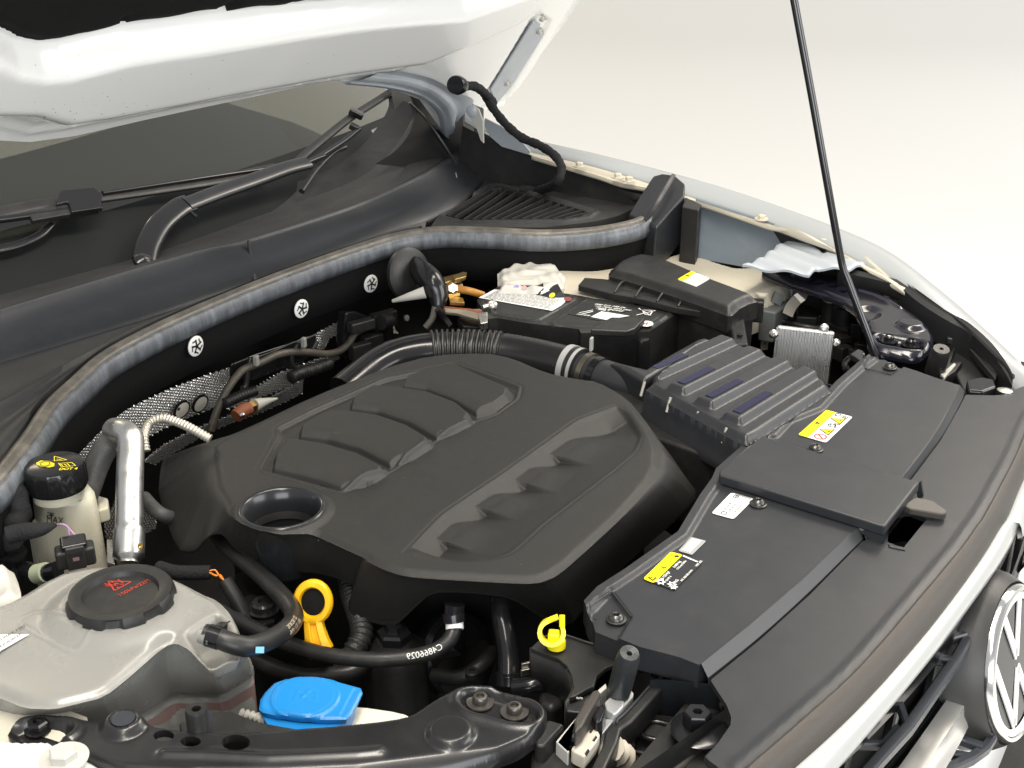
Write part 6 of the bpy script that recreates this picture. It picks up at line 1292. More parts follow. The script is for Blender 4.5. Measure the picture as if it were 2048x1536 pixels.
# type plate with print
q0 = A+e*Wm*.08-ti*.128+nf2*.0065; mk('plate', *g_prism([q0, q0+e*Wm*.62, q0+e*Wm*.62+ti*.032, q0+ti*.032], nf2*.001), mat('plate_grey', (.20, .20, .19), .5), fm, smooth=False, fixn=True)
ms = [text('5N2 941 571 AE', .0078, q0+e*Wm*.08+ti*.020+nf2*.0015, e, ti, None, None, bold=True), text('H03 S02 0201', .0045, q0+e*Wm*.2+ti*.012+nf2*.0015, e, ti, None, None), text('10', .010, q0+e*Wm*.48+ti*.001+nf2*.0015, e, ti, None, None, bold=True)]
mk('lettering', *merge(*ms), M_decb, fm, smooth=False)
for (x, y), ax_ in (((950, 745), nf2), ((300, 820), nf2), ((1100, 940), nf2)):
    c = P('X', x, y, .94 if y < 760 else (.925 if x < 400 else .915)); mk('screw_lug', *merge(g_lathe([(0, -.006), (.0075, -.006), (.0075, .001), (.006, .002), (0, .002)], c, ax_, 16), g_lathe([(.0038, .002), (.0035, .005), (0, .005)], c, ax_, 10)), M_zinc, fm)
mk('lug_web', *g_prism([P('X', 895, 790, .935), P('X', 905, 720, .945), P('X', 1000, 720, .945), P('X', 1005, 800, .935)], nf2*-.005), M_cast, fm, bevel=.002, fixn=True)
tab_ = thing('bent_bracket', 'bent bare metal bracket tab in front of the far headlamp carrier', 'bracket', tuple(P('X', 600, 430, .9)))
tb = [P('X', 680, 260, .928), P('X', 665, 330, .922), P('X', 600, 380, .915), P('X', 520, 480, .905), P('X', 480, 580, .895)]
mk('tab', *g_tube(tb, .001, prof=[(10, 1.2), (-10, 1.2), (-10, -1.2), (10, -1.2)], step=.008, upref=(.9, -.2, .2)), mat('bare_steel', (.36, .34, .30), .45, metal=.8, dust=.3), tab_, bevel=.0006)

# ---- far headlamp carrier
fh2 = thing('headlamp_bracket', 'far glossy dark headlamp bracket with two screws beside the prop rod foot', 'bracket', tuple(P('M', 900, 700, .93)))
gz = .948
fo2 = rnd(L2('M', [(-60,310),(0,285),(90,290),(150,262),(215,285),(230,315),(450,345),(650,395),(900,490),(1050,580),(1200,680),(1300,765),(1335,850),(1312,925),(1240,985),(1170,1000),(1030,975),(860,945),(790,880),(835,810),(790,710),(700,620),(620,560),(480,500),(300,440),(160,400),(20,345)], gz), .010, 3)
hl2 = [ovl('M', 410, 422, 42, 16, gz), ovl('M', 520, 445, 46, 17, gz), ovl('M', 605, 490, 36, 14, gz)]
rc3 = rnd(L2('M', [(850,865),(890,840),(1000,855),(1200,890),(1260,915),(1240,960),(1100,955),(900,915)], gz), .008)
b1, rb1 = ell('M', 1140, 770, 120, gz); b2, rb2 = ell('M', 275, 370, 75, gz); dp_ = ovl('M', 800, 660, 110, 55, gz)
bd3 = L2('M', [(730,480),(850,515),(960,560),(1055,622)], gz)
def hfh(p):
    s = sd(p, fo2); h = gz-.006*(1-sm(0, .009, -s))**2-.009*sm(.002, -.006, sd(p, rc3))+.003*np.exp(-((sd(p, rc3)-.006)/.005)**2)
    h += .008*sm(rb1*1.1, rb1*.65, np.linalg.norm(p-b1[:2], axis=1))+.007*sm(rb2*1.2, rb2*.8, np.linalg.norm(p-b2[:2], axis=1))
    _, _, _, d = near(p, bd3, False); h += .003*np.exp(-(d/.004)**2)-.007*sm(.004, -.012, sd(p, dp_)); return h
relief('pressed_bracket', fo2, hfh, .0025, M_steelb, fh2, holes=hl2, skirt=down(.010), sharp=75)
for q in ((965, 888), (1140, 920)): 
    V, F = merge(g_lathe([(0, 0), (.015, 0), (.015, .002), (0, .002)], P('M', *q, gz-.007), (0, 0, 1), 24), g_lathe([(.0085, .002), (.008, .008), (.005, .010), (.0045, .006), (0, .006)], P('M', *q, gz-.007), (0, 0, 1), 20)); mk('screw', V, F, M_blkg, fh2)
bolt('bolt', P('M', 165, 285, gz), .009, .010, M_blkg, fh2, n=18, washer=.014); bolt('bolt', P('M', 80, 320, gz), .007, .006, M_blk, fh2, n=16, washer=.011)
# rubber stop
rs_ = thing('rubber_stop', 'far black rubber buffer standing by the headlamp bracket', 'rubber buffer', tuple(P('M', 1350, 1050, .93)))
c1 = P('M', 1335, 1130, .925); c2 = P('M', 1388, 950, .968); rr1 = rpx(78/4, c1)
lathe('buffer', [(rr1*1.05, 0), (rr1, .01), (rr1*.95, np.linalg.norm(c2-c1)-.006), (rr1*.8, np.linalg.norm(c2-c1)), (rr1*.2, np.linalg.norm(c2-c1)), (rr1*.2, np.linalg.norm(c2-c1)-.006), (0, np.linalg.norm(c2-c1)-.006)], c1, M_rub, rs_, axis=c2-c1, n=32)
slab('latch_plate', 'M', [(1430,1010),(1490,930),(1500,950),(1460,1060),(1560,1050),(1500,1130),(1400,1190),(1370,1170)], .925, .02, M_blk, rs_, bevel=.002)
slab('latch_strip', 'M', [(1380,1150),(1490,1060),(1505,1075),(1410,1180)], .928, .006, M_whitem, rs_, bevel=.001)
# ---- prop rod
pr3 = [PX('P', 1749, 712, 1.79), PX('P', 1740, 680, 1.79), PX('P', 1692, 552, 1.79), PX('P', 1684, 528, 1.79), PX('P', 1664, 420, 1.79), PX('P', 1625, 200, 1.79), PX('P', 1588, 0, 1.79), PX('P', 1560, -160, 1.79)]
prt = thing('prop_rod', 'long slim black prop rod holding the bonnet up', 'prop rod', tuple(pr3[0]))
tube('rod', pr3, .0058, mat('gloss_black_rod', (.012, .012, .013), .16, coat=.3), prt, n=16, step=.01)
tube('hooked_end', [pr3[0], pr3[0]+np.array([.006, -.004, -.014])], .0045, M_zinc, prt, n=12)
rcl = thing('rod_clip', 'small black clip beside the foot of the prop rod', 'clip', tuple(P('M', 700, 1050, .92)))
slab('jaw', 'M', [(655,990),(720,948),(765,965),(760,1060),(690,1010)], .94, .01, M_trim, rcl, bevel=.002)
mk('hook', *g_tube([P('M', 760, 1010, .93), P('M', 680, 1020, .93), P('M', 620, 1070, .92), P('M', 640, 1130, .91), P('M', 740, 1120, .905)], .006, n=10), M_blkg, rcl)
# ---- far headlamp housing
hh = thing('headlamp_housing', 'black headlamp housing and rim panels under the far fender', 'headlamp housing', tuple(P('M', 1500, 900, .85)))
r1_ = line('M', [(560,300),(760,340),(1000,395),(1180,435)], 40, val=.972)
strip('rear_rim', [r1_+np.array([.004, .004, -.004]), r1_, r1_+np.array([-.012, -.004, -.004]), r1_+np.array([-.014, -.006, -.03])], M_blk, hh, th=.003)
r2_ = line('M', [(1050,395,.970),(1200,520,.968),(1350,620,.966),(1470,690,.964),(1600,760,.962),(1780,920,.957),(1900,1080,.952),(1960,1190,.948)], 60)
r3_ = line('M', [(1165,470,.968),(1290,555,.966),(1400,635,.964),(1500,715,.962),(1620,820,.960),(1810,1005,.955),(1900,1110,.950),(1955,1220,.946)], 60)
strip('side_rim', [r3_+np.array([0, 0, -.02]), r3_, r3_*.8+r2_*.2+np.array([0, 0, .003]), r3_*.72+r2_*.28+np.array([0, 0, -.004]), r3_*.5+r2_*.5, r2_+np.array([.003, 0, .003]), r2_, r2_+np.array([-.018, -.004, -.004]), r2_+np.array([-.02, -.004, -.05])], mat('satin_black_shell', (.018, .018, .019), .4, bump=.2, bscale=600), hh, sharp=30)
for a in ((1540, 730), (1130, 390), (1940, 1180)): bolt('clip', P('M', *a, .94), .006, .005, M_blkg, hh, n=12)
slab('floor_panel', 'M', [(560,330),(1050,430),(1400,720),(1800,1000),(1960,1260),(1580,1310),(1500,1150),(1340,900),(1200,640)], .915, .02, mat('satin_black_shell', (0,0,0)), hh, bevel=.003)
slab('step', 'M', [(1430,830),(1600,850),(1680,900),(1840,1150),(1820,1190),(1560,880),(1430,860)], .936, .012, M_blk, hh, bevel=.003)
slab('crossbar', 'M', [(870,490),(930,450),(1120,520),(1190,530),(1150,570),(900,520)], .945, .01, M_blk, hh, bevel=.002)
ylab = slab('rating_label', 'M', [(655,430),(700,408),(835,425),(800,462),(690,448)], .934, .001, mat('amber_label', (.45, .32, .14), .5), hh, bevel=0)
slab('connector', 'M', [(1590,1195),(1700,1170),(1810,1190),(1830,1250),(1720,1290),(1600,1280)], .945, .02, M_blkg, hh, bevel=.004)
tube('pipe', [P('M', 1560, 1240, .90), P('M', 1700, 1220, .90), P('M', 1800, 1230, .90)], .008, M_blk, hh, n=10)
lathe('grommet', [(.011, -.005), (.011, .001), (.004, .003), (0, .003)], P('M', 1895, 1285, .942), M_zinc, hh, n=14)
# clutter of black mouldings between bracket and module
cl_ = thing('lamp_back_mouldings', 'dusty black lamp mouldings and caps left of the prop rod', 'lamp moulding', tuple(P('M', 400, 700, .85)))
slab('box_moulding', 'M', [(240,570),(420,590),(400,700),(220,690)], .875, .05, M_blk, cl_, bevel=.004)
slab('box_moulding', 'M', [(430,600),(680,620),(720,740),(640,800),(420,720)], .87, .05, M_blk, cl_, bevel=.004)
slab('ledge', 'M', [(0,640),(200,680),(420,720),(560,760),(500,830),(100,740),(-40,700)], .86, .02, M_blk, cl_, bevel=.003)
lathe('cap', [(.014, -.04), (.012, -.012), (.013, 0), (.011, .002), (0, .002)], P('M', 497, 570, .905), M_blk, cl_, n=20); lathe('oil_stained_disc', [(.0125, 0), (.0125, .0015), (0, .0015)], P('M', 497, 567, .908), mat('dull_ochre', (.22, .20, .10), .5), cl_, n=20)
lathe('cap', [(.017, -.03), (.017, 0), (.006, .002), (.005, -.002), (0, -.002)], P('M', 600, 620, .90), M_blk, cl_, n=20); lathe('cap', [(.014, -.02), (.014, 0), (.005, .001), (0, .001)], P('M', 40, 660, .885), M_blk, cl_, n=20)
lathe('square_boss', [(.014, 0), (.014, .006), (.006, .007), (0, .007)], P('M', 70, 550, .91), mat('grey_primer', (.11, .12, .12), .5, dust=.2), cl_, axis=(-.6, -.7, .3), n=4)
slab('grey_wall', 'M', [(-60,470),(180,480),(170,600),(60,660),(-60,640)], .90, .06, mat('grey_primer', (0,0,0)), cl_, bevel=.004)
tube('wire_loom', [P('M', 0, 715, .87), P('M', 150, 740, .872), P('M', 300, 775, .872), P('M', 420, 790, .87)], .006, M_blk, cl_, n=8)
for i in range(26):
    x = random.uniform(260, 760); y = random.uniform(640, 980); c = P('M', x, y, random.uniform(.84, .87)); mk('bracket_piece', *g_box(c, (random.uniform(.012, .04), random.uniform(.01, .03), random.uniform(.01, .03)), rz(random.uniform(0, 3))), random.choice([M_blk, M_blk, M_dark, M_rub]), cl_, bevel=.002)

# ================================================================ heat shield, harness behind the engine
hs = thing('heat_shield', 'dimpled aluminium foil heat shield below the black bulkhead', 'heat shield', tuple(PY('E', 1000, 1200, 1.46)))
m_foil = mat('dimpled_foil', (.80, .78, .74), .22, metal=.78)
def foil(name, k, pts, y0, slope, amp=.0030, per=.0080, hl=()):
    O_ = np.array([1.3, y0, .85]); Uv = np.array([1., 0, 0]); Vv_ = np.array([0, -math.sin(slope), math.cos(slope)]); Nv = np.array([0, -math.cos(slope), -math.sin(slope)])
    Nv = np.cross(Uv, Vv_)
    q = []
    for p in pts:
        r_ = PP(k, *p, O_, Nv)-O_; q.append((r_@Uv, r_@Vv_))
    q = np.array(q); 
    def hf(p): return amp*np.sin((p[:, 0]+p[:, 1]*.5)*2*PI/per)*np.sin((p[:, 1]-p[:, 0]*.25)*2*PI/per)+.006*np.sin(p[:, 0]*14)
    return relief(name, q, hf, .0014, m_foil, hs, fr=(O_, Uv, Vv_, Nv), sharp=80), (O_, Uv, Vv_, Nv)
_, frm = foil('foil_sheet', 'E', [(425,1380),(520,1310),(800,1120),(1200,950),(1590,790),(1560,900),(1540,1010),(1440,1090),(1200,1200),(1000,1300),(800,1400),(560,1500),(470,1440)], 1.46, .25)
for q, hole_ in (((1242, 1090), True), ((1368, 1050), False)):
    c = PP('E', *q, frm[0]+frm[3]*.004, frm[3]); 
    lathe('hole_rim', [(.0165, -.002), (.0165, .001), (.0135, .001), (.0135, -.002)], c, M_felt, hs, axis=frm[3], n=30)
    d = lathe('cover_disc', [(.0135, -.001), (.0135, .0012), (0, .002)], c, mat('ivory_disc', (.55, .52, .45), .5), hs, axis=frm[3], n=30)
    if hole_: lathe('centre_hole', [(.0028, 0), (.0028, .0006), (0, .0006)], PP('E', 1220, 1085, frm[0]+frm[3]*.0064, frm[3]), M_decb, d, axis=frm[3], n=14)
foil('foil_sheet', 'E', [(980,1440),(1120,1340),(1600,1130),(1900,960),(2048,870),(2048,960),(1800,1090),(1500,1230),(1200,1400),(1060,1470)], 1.38, .5)
foil('foil_sheet', 'S', [(200,1100),(480,930),(800,720),(1150,600),(1480,520),(1500,580),(1200,720),(900,860),(560,1000),(300,1120)], 1.42, .4)
foil('foil_sheet', 'S', [(1180,340),(1450,230),(1480,260),(1450,360),(1330,400),(1280,500),(1200,560)], 1.455, .3)
foil('foil_sheet', 'F', [(830,1000),(940,760),(1000,900),(1200,760),(1270,900),(1260,1040),(1000,1140),(860,1160)], 1.30, .3)
wh = thing('bulkhead_harness', 'brown grey wiring harness clipped along a black tray on the bulkhead', 'wiring harness', tuple(P('S', 800, 600, .9)))
def SY(pts, y): return [PY('S', *p, y) for p in pts]
tube('harness', SY([(110,1340),(170,1150),(260,950),(360,800),(450,710),(620,640),(790,560),(960,532),(1120,535),(1280,552),(1420,525),(1520,450),(1590,340),(1680,290)], 1.40), .0065, mat('brown_tape_loom', (.06, .052, .04), .45, bump=.8, bscale=300, dust=.2), wh, n=12)
tr = SY([(320,660),(560,560),(960,430),(1190,345),(1160,560),(1000,690),(860,705),(540,830),(470,800),(300,860)], 1.425)
mk('tray', *g_prism(tr, (0, .004, 0)), M_blkg, wh, bevel=.002, fixn=True)
tube('tray_edge', SY([(345,655),(490,600),(520,610),(760,520),(970,430),(1000,440),(1190,350)], 1.415), .0018, M_blk, wh, n=8)
for q in ((575, 620), (1062, 435)): mk('white_clip', *g_box(PY('S', *q, 1.392), (.010, .008, .018), rz(.3)), mat('grey_tie', (.24, .24, .22), .45), wh, bevel=.002)
for pts in ([(520,590),(490,720),(470,880),(430,900)], [(1000,460),(940,560),(950,680),(1020,700)], [(1200,420),(1150,520),(1180,560)]): tube('tray_leg', SY(pts, 1.405), .0045, M_blk, wh, n=8)
tube('conduit', SY([(250,1060),(420,980),(560,930)], 1.39), .008, M_blk, wh, rfun=corr(.008, .006, .0012), step=.0015, n=12)
tube('conduit', SY([(930,800),(1030,750),(1200,700),(1330,650)], 1.385), .010, M_blk, wh, rfun=corr(.010, .007, .0013), step=.0015, n=12)
sb = thing('bulkhead_connector', 'black multi pin connector block on the bulkhead with pale wires', 'connector', tuple(PY('S', 1700, 350, 1.38)))
mk('shroud', *g_prism(SY([(1500,130),(1600,120),(1830,200),(1820,400),(1700,600),(1500,620),(1470,400)], 1.405), (0, .02, 0)), M_blkg, sb, bevel=.004, fixn=True)
for q, s_ in (((1880,200), (.05, .02, .03)), ((1650,260), (.05, .02, .02)), ((1760,430), (.04, .02, .03)), ((1640,520), (.04, .02, .03))): box('block', PY('S', *q, 1.385), s_, M_blk, sb, R=rz(-.3), bevel=.003)
tube('body', SY([(1850,230),(1940,210)], 1.37), .014, M_blk, sb, n=20)
for d in (0, 18, 36): tube('wire', SY([(1965,200),(1985,260+d),(1990+d,340)], 1.365), .0013, mat('pale_wire', (.5, .5, .38), .5), sb, n=6, step=.004)
ml = thing('exhaust_sensor', 'rust brown sensor base with a white ceramic tip behind the cover', 'sensor', tuple(PY('S', 500, 1100, 1.33)))
mk('base', *g_tube(SY([(370,1190),(430,1140),(500,1110)], 1.33), .011, n=12), M_rust, ml); mk('nut', *g_tube(SY([(500,1110),(560,1085)], 1.33), .010, n=6, smooth=False), M_brass, ml)
mk('tip', *g_tube(SY([(555,1080),(660,1045),(790,1010)], 1.33), .011, n=16, rfun=lambda s, L: .011*(1-.85*s/L)), M_whitem, ml)
lathe('screw', [(.004, 0), (.004, .003), (0, .004)], PY('S', 428, 1182, 1.315), M_chrome, ml, axis=(-.2, -1, .5), n=12)
# ================================================================ wipers
gn = (0, -sl[1], sl[0]); go = np.array(wsp(1.33, .1))
def W(k, x, y, h): return PP(k, x, y, go+np.array(gn)*h, gn)
wa = thing('wiper', 'black wiper arm rising from the cowl with its blade towards the far pillar', 'wiper', tuple(W('A', 835, 1500, .02)))
def flatbar(pts, wd, th): return g_tube(pts, .001, prof=[(wd*1000*math.copysign(abs(math.cos(t))**.6, math.cos(t)), th*1300*math.copysign(abs(math.sin(t))**.8, math.sin(t))) for t in np.linspace(0, 2*PI, 16, endpoint=False)], step=.008, upref=tuple(np.cross((pts[-1]-pts[0])/np.linalg.norm(pts[-1]-pts[0]), gn)))
mk('arm_root', *flatbar([W('A', 845, 1530, .035), W('A', 870, 1430, .038), W('A', 940, 1310, .040), W('A', 1050, 1215, .040), W('A', 1110, 1190, .040)], .021, .006), M_blkg, wa, sharp=30)
V, F = g_loft([[p+np.array(v) for v in pr_] for p, pr_ in ()]) if False else flatbar([W('A', 1090, 1200, .042), W('A', 1300, 1120, .042), W('A', 1500, 1050, .042), W('A', 1680, 985, .040), W('A', 1800, 955, .038)], .0165, .006)
mk('arm', V, F, M_steel, wa, sharp=30)
mk('arm_tip', *flatbar([W('A', 1740, 975, .036), W('A', 1900, 910, .034), W('B', 80, 940, .033), W('B', 250, 830, .034), W('B', 345, 755, .035)], .006, .004), M_blkg, wa, sharp=30)
lathe('pivot_cap', [(.018, -.004), (.0175, .002), (.012, .006), (0, .008)], W('A', 838, 1520, .042), M_blkg, wa, axis=gn, n=28, sy=.8)
mk('hinge_pin', *g_tube([W('A', 1045, 1175, .045), W('A', 1150, 1270, .038)], .0035, n=10), M_blkg, wa)
bl = mk('blade', *flatbar([W('A', 1730, 960, .026), W('B', 60, 880, .026), W('B', 280, 700, .027), W('B', 420, 610, .026), W('B', 560, 520, .022)], .009, .004), M_blk, wa, sharp=30)
mk('adaptor', *g_box(W('B', 330, 665, .036), (.030, .034, .016), np.array([rz(.6)[0], np.cross(gn, rz(.6)[0]), gn])), M_blkg, bl, bevel=.004)
mk('adaptor_clip', *g_box(W('B', 318, 745, .034), (.024, .022, .014), np.array([rz(.6)[0], np.cross(gn, rz(.6)[0]), gn])), M_blk, bl, bevel=.003)
mk('linkage', *flatbar([W('B', 10, 1120, .012), W('B', 100, 990, .014), W('B', 200, 890, .018), W('B', 265, 860, .02)], .006, .004), M_blk, wa, sharp=30)
wb_ = thing('wiper', 'black wiper blade lying across the lower left of the windscreen', 'wiper', tuple(W('A', 400, 1200, .02)))
b2_ = mk('blade', *flatbar([W('A', -150, 1290, .03), W('A', 150, 1215, .03), W('A', 500, 1165, .028), W('A', 900, 1110, .026), W('A', 1300, 1050, .022), W('A', 1620, 985, .018)], .013, .004), M_blk, wb_, sharp=30)
mk('spoiler', *flatbar([W('A', 600, 1130, .036), W('A', 900, 1085, .034), W('A', 1300, 1025, .030), W('A', 1610, 980, .024)], .004, .003), M_blkg, b2_, sharp=30)
mk('arm', *flatbar([W('A', -150, 1300, .045), W('A', 0, 1285, .045), W('A', 200, 1258, .045), W('A', 450, 1225, .045), W('A', 590, 1215, .044)], .006, .004), M_blkg, wb_, sharp=30)
ad2 = mk('adaptor', *g_prism([W('A', *q, .056) for q in ((355,1110),(550,1090),(605,1135),(590,1215),(420,1240),(400,1180),(330,1195))], -np.array(gn)*.016), M_blkg, wb_, bevel=.003, fixn=True)
mk('arm_end', *g_prism([W('A', *q, .050) for q in ((160,1235),(400,1185),(420,1250),(190,1290))], -np.array(gn)*.01), M_blk, wb_, bevel=.002, fixn=True)
mk('lower_arm', *flatbar([W('A', -100, 1480, .015), W('A', 90, 1440, .018), W('A', 230, 1380, .02), W('A', 300, 1310, .024)], .008, .004), M_blkg, wb_, sharp=30)
# glossy trough at the glass foot
strip('glass_foot_seal', [l0+np.array([0, .006, -.003]), l0+np.array([0, .05, .004]), l0+np.array([0, .075, .012])], M_blk, cowl)
# dark pillar foot between the glass edge and the far fender
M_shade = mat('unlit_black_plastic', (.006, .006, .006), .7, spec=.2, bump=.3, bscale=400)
pf = thing('pillar_foot', 'dark cowl corner moulding sweeping up to the windscreen pillar', 'moulding', tuple(PY('B', 800, 700, 1.65)))
def py(pts, y): return [PY('B', *p, y) for p in pts]
a1_ = rs3(np.array([PY('B', 440, 960, 1.66), PY('B', 560, 880, 1.68), PY('B', 640, 780, 1.70), PY('B', 680, 680, 1.74), PY('B', 640, 560, 1.78), PY('B', 560, 470, 1.82)]), 30)
a2_ = rs3(np.array([PY('B', 900, 960, 1.60), PY('B', 830, 860, 1.62), PY('B', 770, 760, 1.64), PY('B', 745, 680, 1.68), PY('B', 760, 600, 1.72), PY('B', 740, 500, 1.76)]), 30)
a3_ = rs3(np.array([PY('B', 1060, 850, 1.60), PY('B', 1000, 860, 1.62), PY('B', 960, 760, 1.66), PY('B', 960, 660, 1.70), PY('B', 1000, 580, 1.74), PY('B', 980, 500, 1.78)]), 30)
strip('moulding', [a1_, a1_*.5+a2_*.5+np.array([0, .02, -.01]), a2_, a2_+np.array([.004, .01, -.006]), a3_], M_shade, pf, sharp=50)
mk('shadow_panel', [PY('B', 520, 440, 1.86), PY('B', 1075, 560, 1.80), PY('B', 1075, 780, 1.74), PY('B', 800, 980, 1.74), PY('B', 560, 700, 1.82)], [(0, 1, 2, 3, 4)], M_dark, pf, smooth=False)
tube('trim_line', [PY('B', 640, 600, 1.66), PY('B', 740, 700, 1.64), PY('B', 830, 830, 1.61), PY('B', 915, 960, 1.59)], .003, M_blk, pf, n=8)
# thick corner of the cowl lip
mk('cowl_corner', *g_prism([P('B', 1065, 850, 1.035), P('B', 1150, 800, 1.04), P('B', 1155, 960, .99), P('B', 1090, 1035, .985)], (.004, .012, 0)), M_trim, cowl, bevel=.002, fixn=True)
mk('scuff', *g_tube([P('B', 905, 1010, 1.018)+np.array([0, -.003, 0]), P('B', 920, 1090, 1.0)+np.array([0, -.003, 0]), P('B', 930, 1160, .992)], .0012, n=6), M_decg, cowl)

# ================================================================ bonnet cable (bare loom from bonnet to cowl)
lc = thing('bonnet_loom', 'thick black taped loom hanging from the bonnet corner to the cowl vent', 'cable loom', tuple(P('B', 1380, 1100, 1.0)))
lp_ = [bpt('B', 850, 375, .055), bpt('B', 925, 372, .062), bpt('B', 1010, 450, .07), PX('B', 1090, 570, 2.06), PX('B', 1180, 700, 2.06), PX('B', 1290, 800, 2.07), PX('B', 1400, 850, 2.07), PX('B', 1490, 910, 2.06), PX('B', 1530, 985, 2.05), PX('B', 1500, 1070, 2.04), P('B', 1400, 1112, .998), P('B', 1290, 1105, .997)]
tube('loom', lp_, .0082, M_tape, lc, n=16, rfun=lambda s, L: .0088+.0006*math.sin(s*210)+.0004*math.sin(s*530), step=.003)
gm = lp_[0]; ga = lp_[1]-lp_[0]; ga /= np.linalg.norm(ga)
lathe('grommet', [(.019, -.026), (.0205, -.018), (.0175, -.006), (.012, .004), (.010, .010), (0, .010)], gm, M_blkg, lc, axis=ga, n=28, sy=.9)
mk('tray_notch', *g_prism([P('B', 1340, 990, 1.01), P('B', 1400, 980, 1.01), P('B', 1380, 1060, .992), P('B', 1335, 1070, .992)], (.012, .01, 0)), M_blk, cowl, bevel=.002, fixn=True)

# ================================================================ near bonnet catch
la = thing('latch_plate', 'black plastic carrier plate under the yellow clip', 'carrier plate', tuple(P('T', 600, 400, .9)))
slab('plate', 'T', [(105,232),(215,125),(430,100),(700,182),(1010,262),(970,400),(880,440),(790,520),(760,625),(700,650),(560,730),(500,740),(545,640),(525,520),(480,420),(390,340),(200,270)], .922, .006, M_blk, la, bevel=.0015)
ed = line('T', [(105,232),(200,268),(390,338),(480,415),(528,520),(548,640),(500,742),(470,790)], 40, val=.920); strip('apron', [ed, ed+np.array([0, 0, -.05])], M_blk, la, th=.003)
slab('lower_shelf', 'T', [(470,770),(560,700),(760,640),(700,760),(650,860),(640,900),(470,880)], .914, .04, M_blk, la, bevel=.002)
tube('edge_bead', [P('T', 215, 125, .924), P('T', 430, 100, .924), P('T', 700, 182, .924), P('T', 900, 245, .924)], .0014, M_trim, la, n=6)
mk('plate_mark', *merge(*[g_box(P('T', 585+i*16, 748+(i % 2)*5, .9225), (.002, .0015, .001)) for i in range(4)]), M_decg, la, smooth=False)
slab('front_block', 'T', [(150,1120),(280,960),(460,1010),(250,1240),(160,1230)], .925, .06, M_blk, la, bevel=.003)
# rubber buffer
rb1_ = thing('rubber_stop', 'near tall black rubber buffer standing beside the bonnet catch', 'rubber buffer', tuple(P('T', 1050, 500, .95)))
c1 = P('T', 1010, 690, .925); c2 = P('T', 1122, 285, .985); Lr = np.linalg.norm(c2-c1); rr1 = rpx(122/5.12, c1)
lathe('buffer', [(rr1*.92, -.01), (rr1, .01), (rr1*1.0, Lr-.014), (rr1*.93, Lr-.005), (rr1*.78, Lr), (rr1*.24, Lr-.001), (rr1*.2, Lr-.006), (0, Lr-.006)], c1, mat('blue_black_rubber', (.022, .025, .028), .4, bump=.3, bscale=350, dust=.1), rb1_, axis=c2-c1, n=40)
# the catch itself
cb_ = thing('bonnet_catch', 'bonnet catch with pale metal blocks and a black lever beside the rubber buffer', 'catch', tuple(P('T', 700, 1000, .9)))
kz = .92
w1 = [P('T', *q, kz) for q in ((365,1190),(560,960),(800,660),(880,590),(890,640),(820,700),(590,985),(405,1200),(510,1290),(490,1310))]
mk('tray_wall', *g_prism(w1, .022), M_whitem, cb_, bevel=.0012, fixn=True)
w2 = [P('T', *q, kz) for q in ((1130,660),(1165,690),(1155,730),(1000,900),(985,880),(1120,720),(1120,680))]; mk('tray_wall', *g_prism(w2, .022), M_whitem, cb_, bevel=.0012, fixn=True)
slab('tray_floor', 'T', [(400,1200),(880,620),(1150,700),(660,1340)], .900, .004, M_dark, cb_, bevel=0)
slab('metal_block', 'T', [(865,785),(945,705),(1070,775),(1060,830),(985,905),(960,915),(880,860)], kz+.004, .018, mat('white_cast_metal', (.50, .50, .50), .35, metal=.4, bump=.3, bscale=300), cb_, bevel=.002)
slab('metal_block', 'T', [(870,960),(970,960),(840,1120),(820,1110)], kz-.004, .015, MAT['white_cast_metal'], cb_, bevel=.002)
blk2 = slab('ivory_block', 'T', [(520,1260),(600,1170),(690,1080),(740,1055),(800,1080),(822,1120),(780,1200),(660,1350),(540,1290)], kz+.004, .016, mat('ivory_catch_plastic', (.50, .46, .38), .45, dust=.3), cb_, bevel=.002)
for q in ((760, 1155), (680, 1290), (725, 1070)): mk('recess', *g_prism([P('T', q[0]-18, q[1]+25, kz+.0046), P('T', q[0]+15, q[1]-22, kz+.0046), P('T', q[0]+32, q[1]-10, kz+.0046), P('T', q[0]+2, q[1]+36, kz+.0046)], .002), M_decb, blk2, smooth=False, fixn=True)
V, F = g_prism([P('T', *q, .945) for q in ((555,960),(620,850),(740,670),(790,650),(825,680),(820,720),(720,880),(640,1030),(560,1100))], .02); mk('lever', V, F, mat('worn_black_plastic', (0,0,0)), cb_, bevel=.003, fixn=True)
slab('pawl', 'T', [(760,860),(820,810),(890,840),(840,970),(780,1000),(740,940)], .935, .025, M_blkg, cb_, bevel=.003)
slab('pawl', 'T', [(730,860),(800,760),(840,730),(860,750),(790,870),(750,910)], .930, .02, M_blk, cb_, bevel=.002)
mk('spring', *g_tube([P('T', 500, 1160, .91), P('T', 600, 1180, .91)], .006, n=10), M_steel, cb_)
# black frame bar running to the lower edge
fb2 = thing('carrier_frame', 'black plastic carrier frame running from the catch towards the bottom edge', 'carrier frame', tuple(P('T', 1000, 1100, .88)))
slab('bar', 'T', [(1340,570),(1480,620),(1150,985),(1040,1060),(1000,1200),(860,1500),(700,1520),(840,1230),(870,1080),(1010,960),(1090,870)], .918, .03, M_blk, fb2, bevel=.003)
slab('lower_box', 'T', [(240,1240),(700,1400),(640,1560),(100,1560),(120,1300)], .905, .05, M_blk, fb2, bevel=.004)
tube('bar_edge', [P('T', 1350, 600, .9195), P('T', 1100, 880, .9195), P('T', 1000, 970, .9195), P('T', 985, 1010, .9195)], .0014, M_trim, fb2, n=6); tube('bar_edge', [P('T', 1360, 610, .9195), P('T', 1475, 615, .9195)], .0016, M_decg, fb2, n=6)
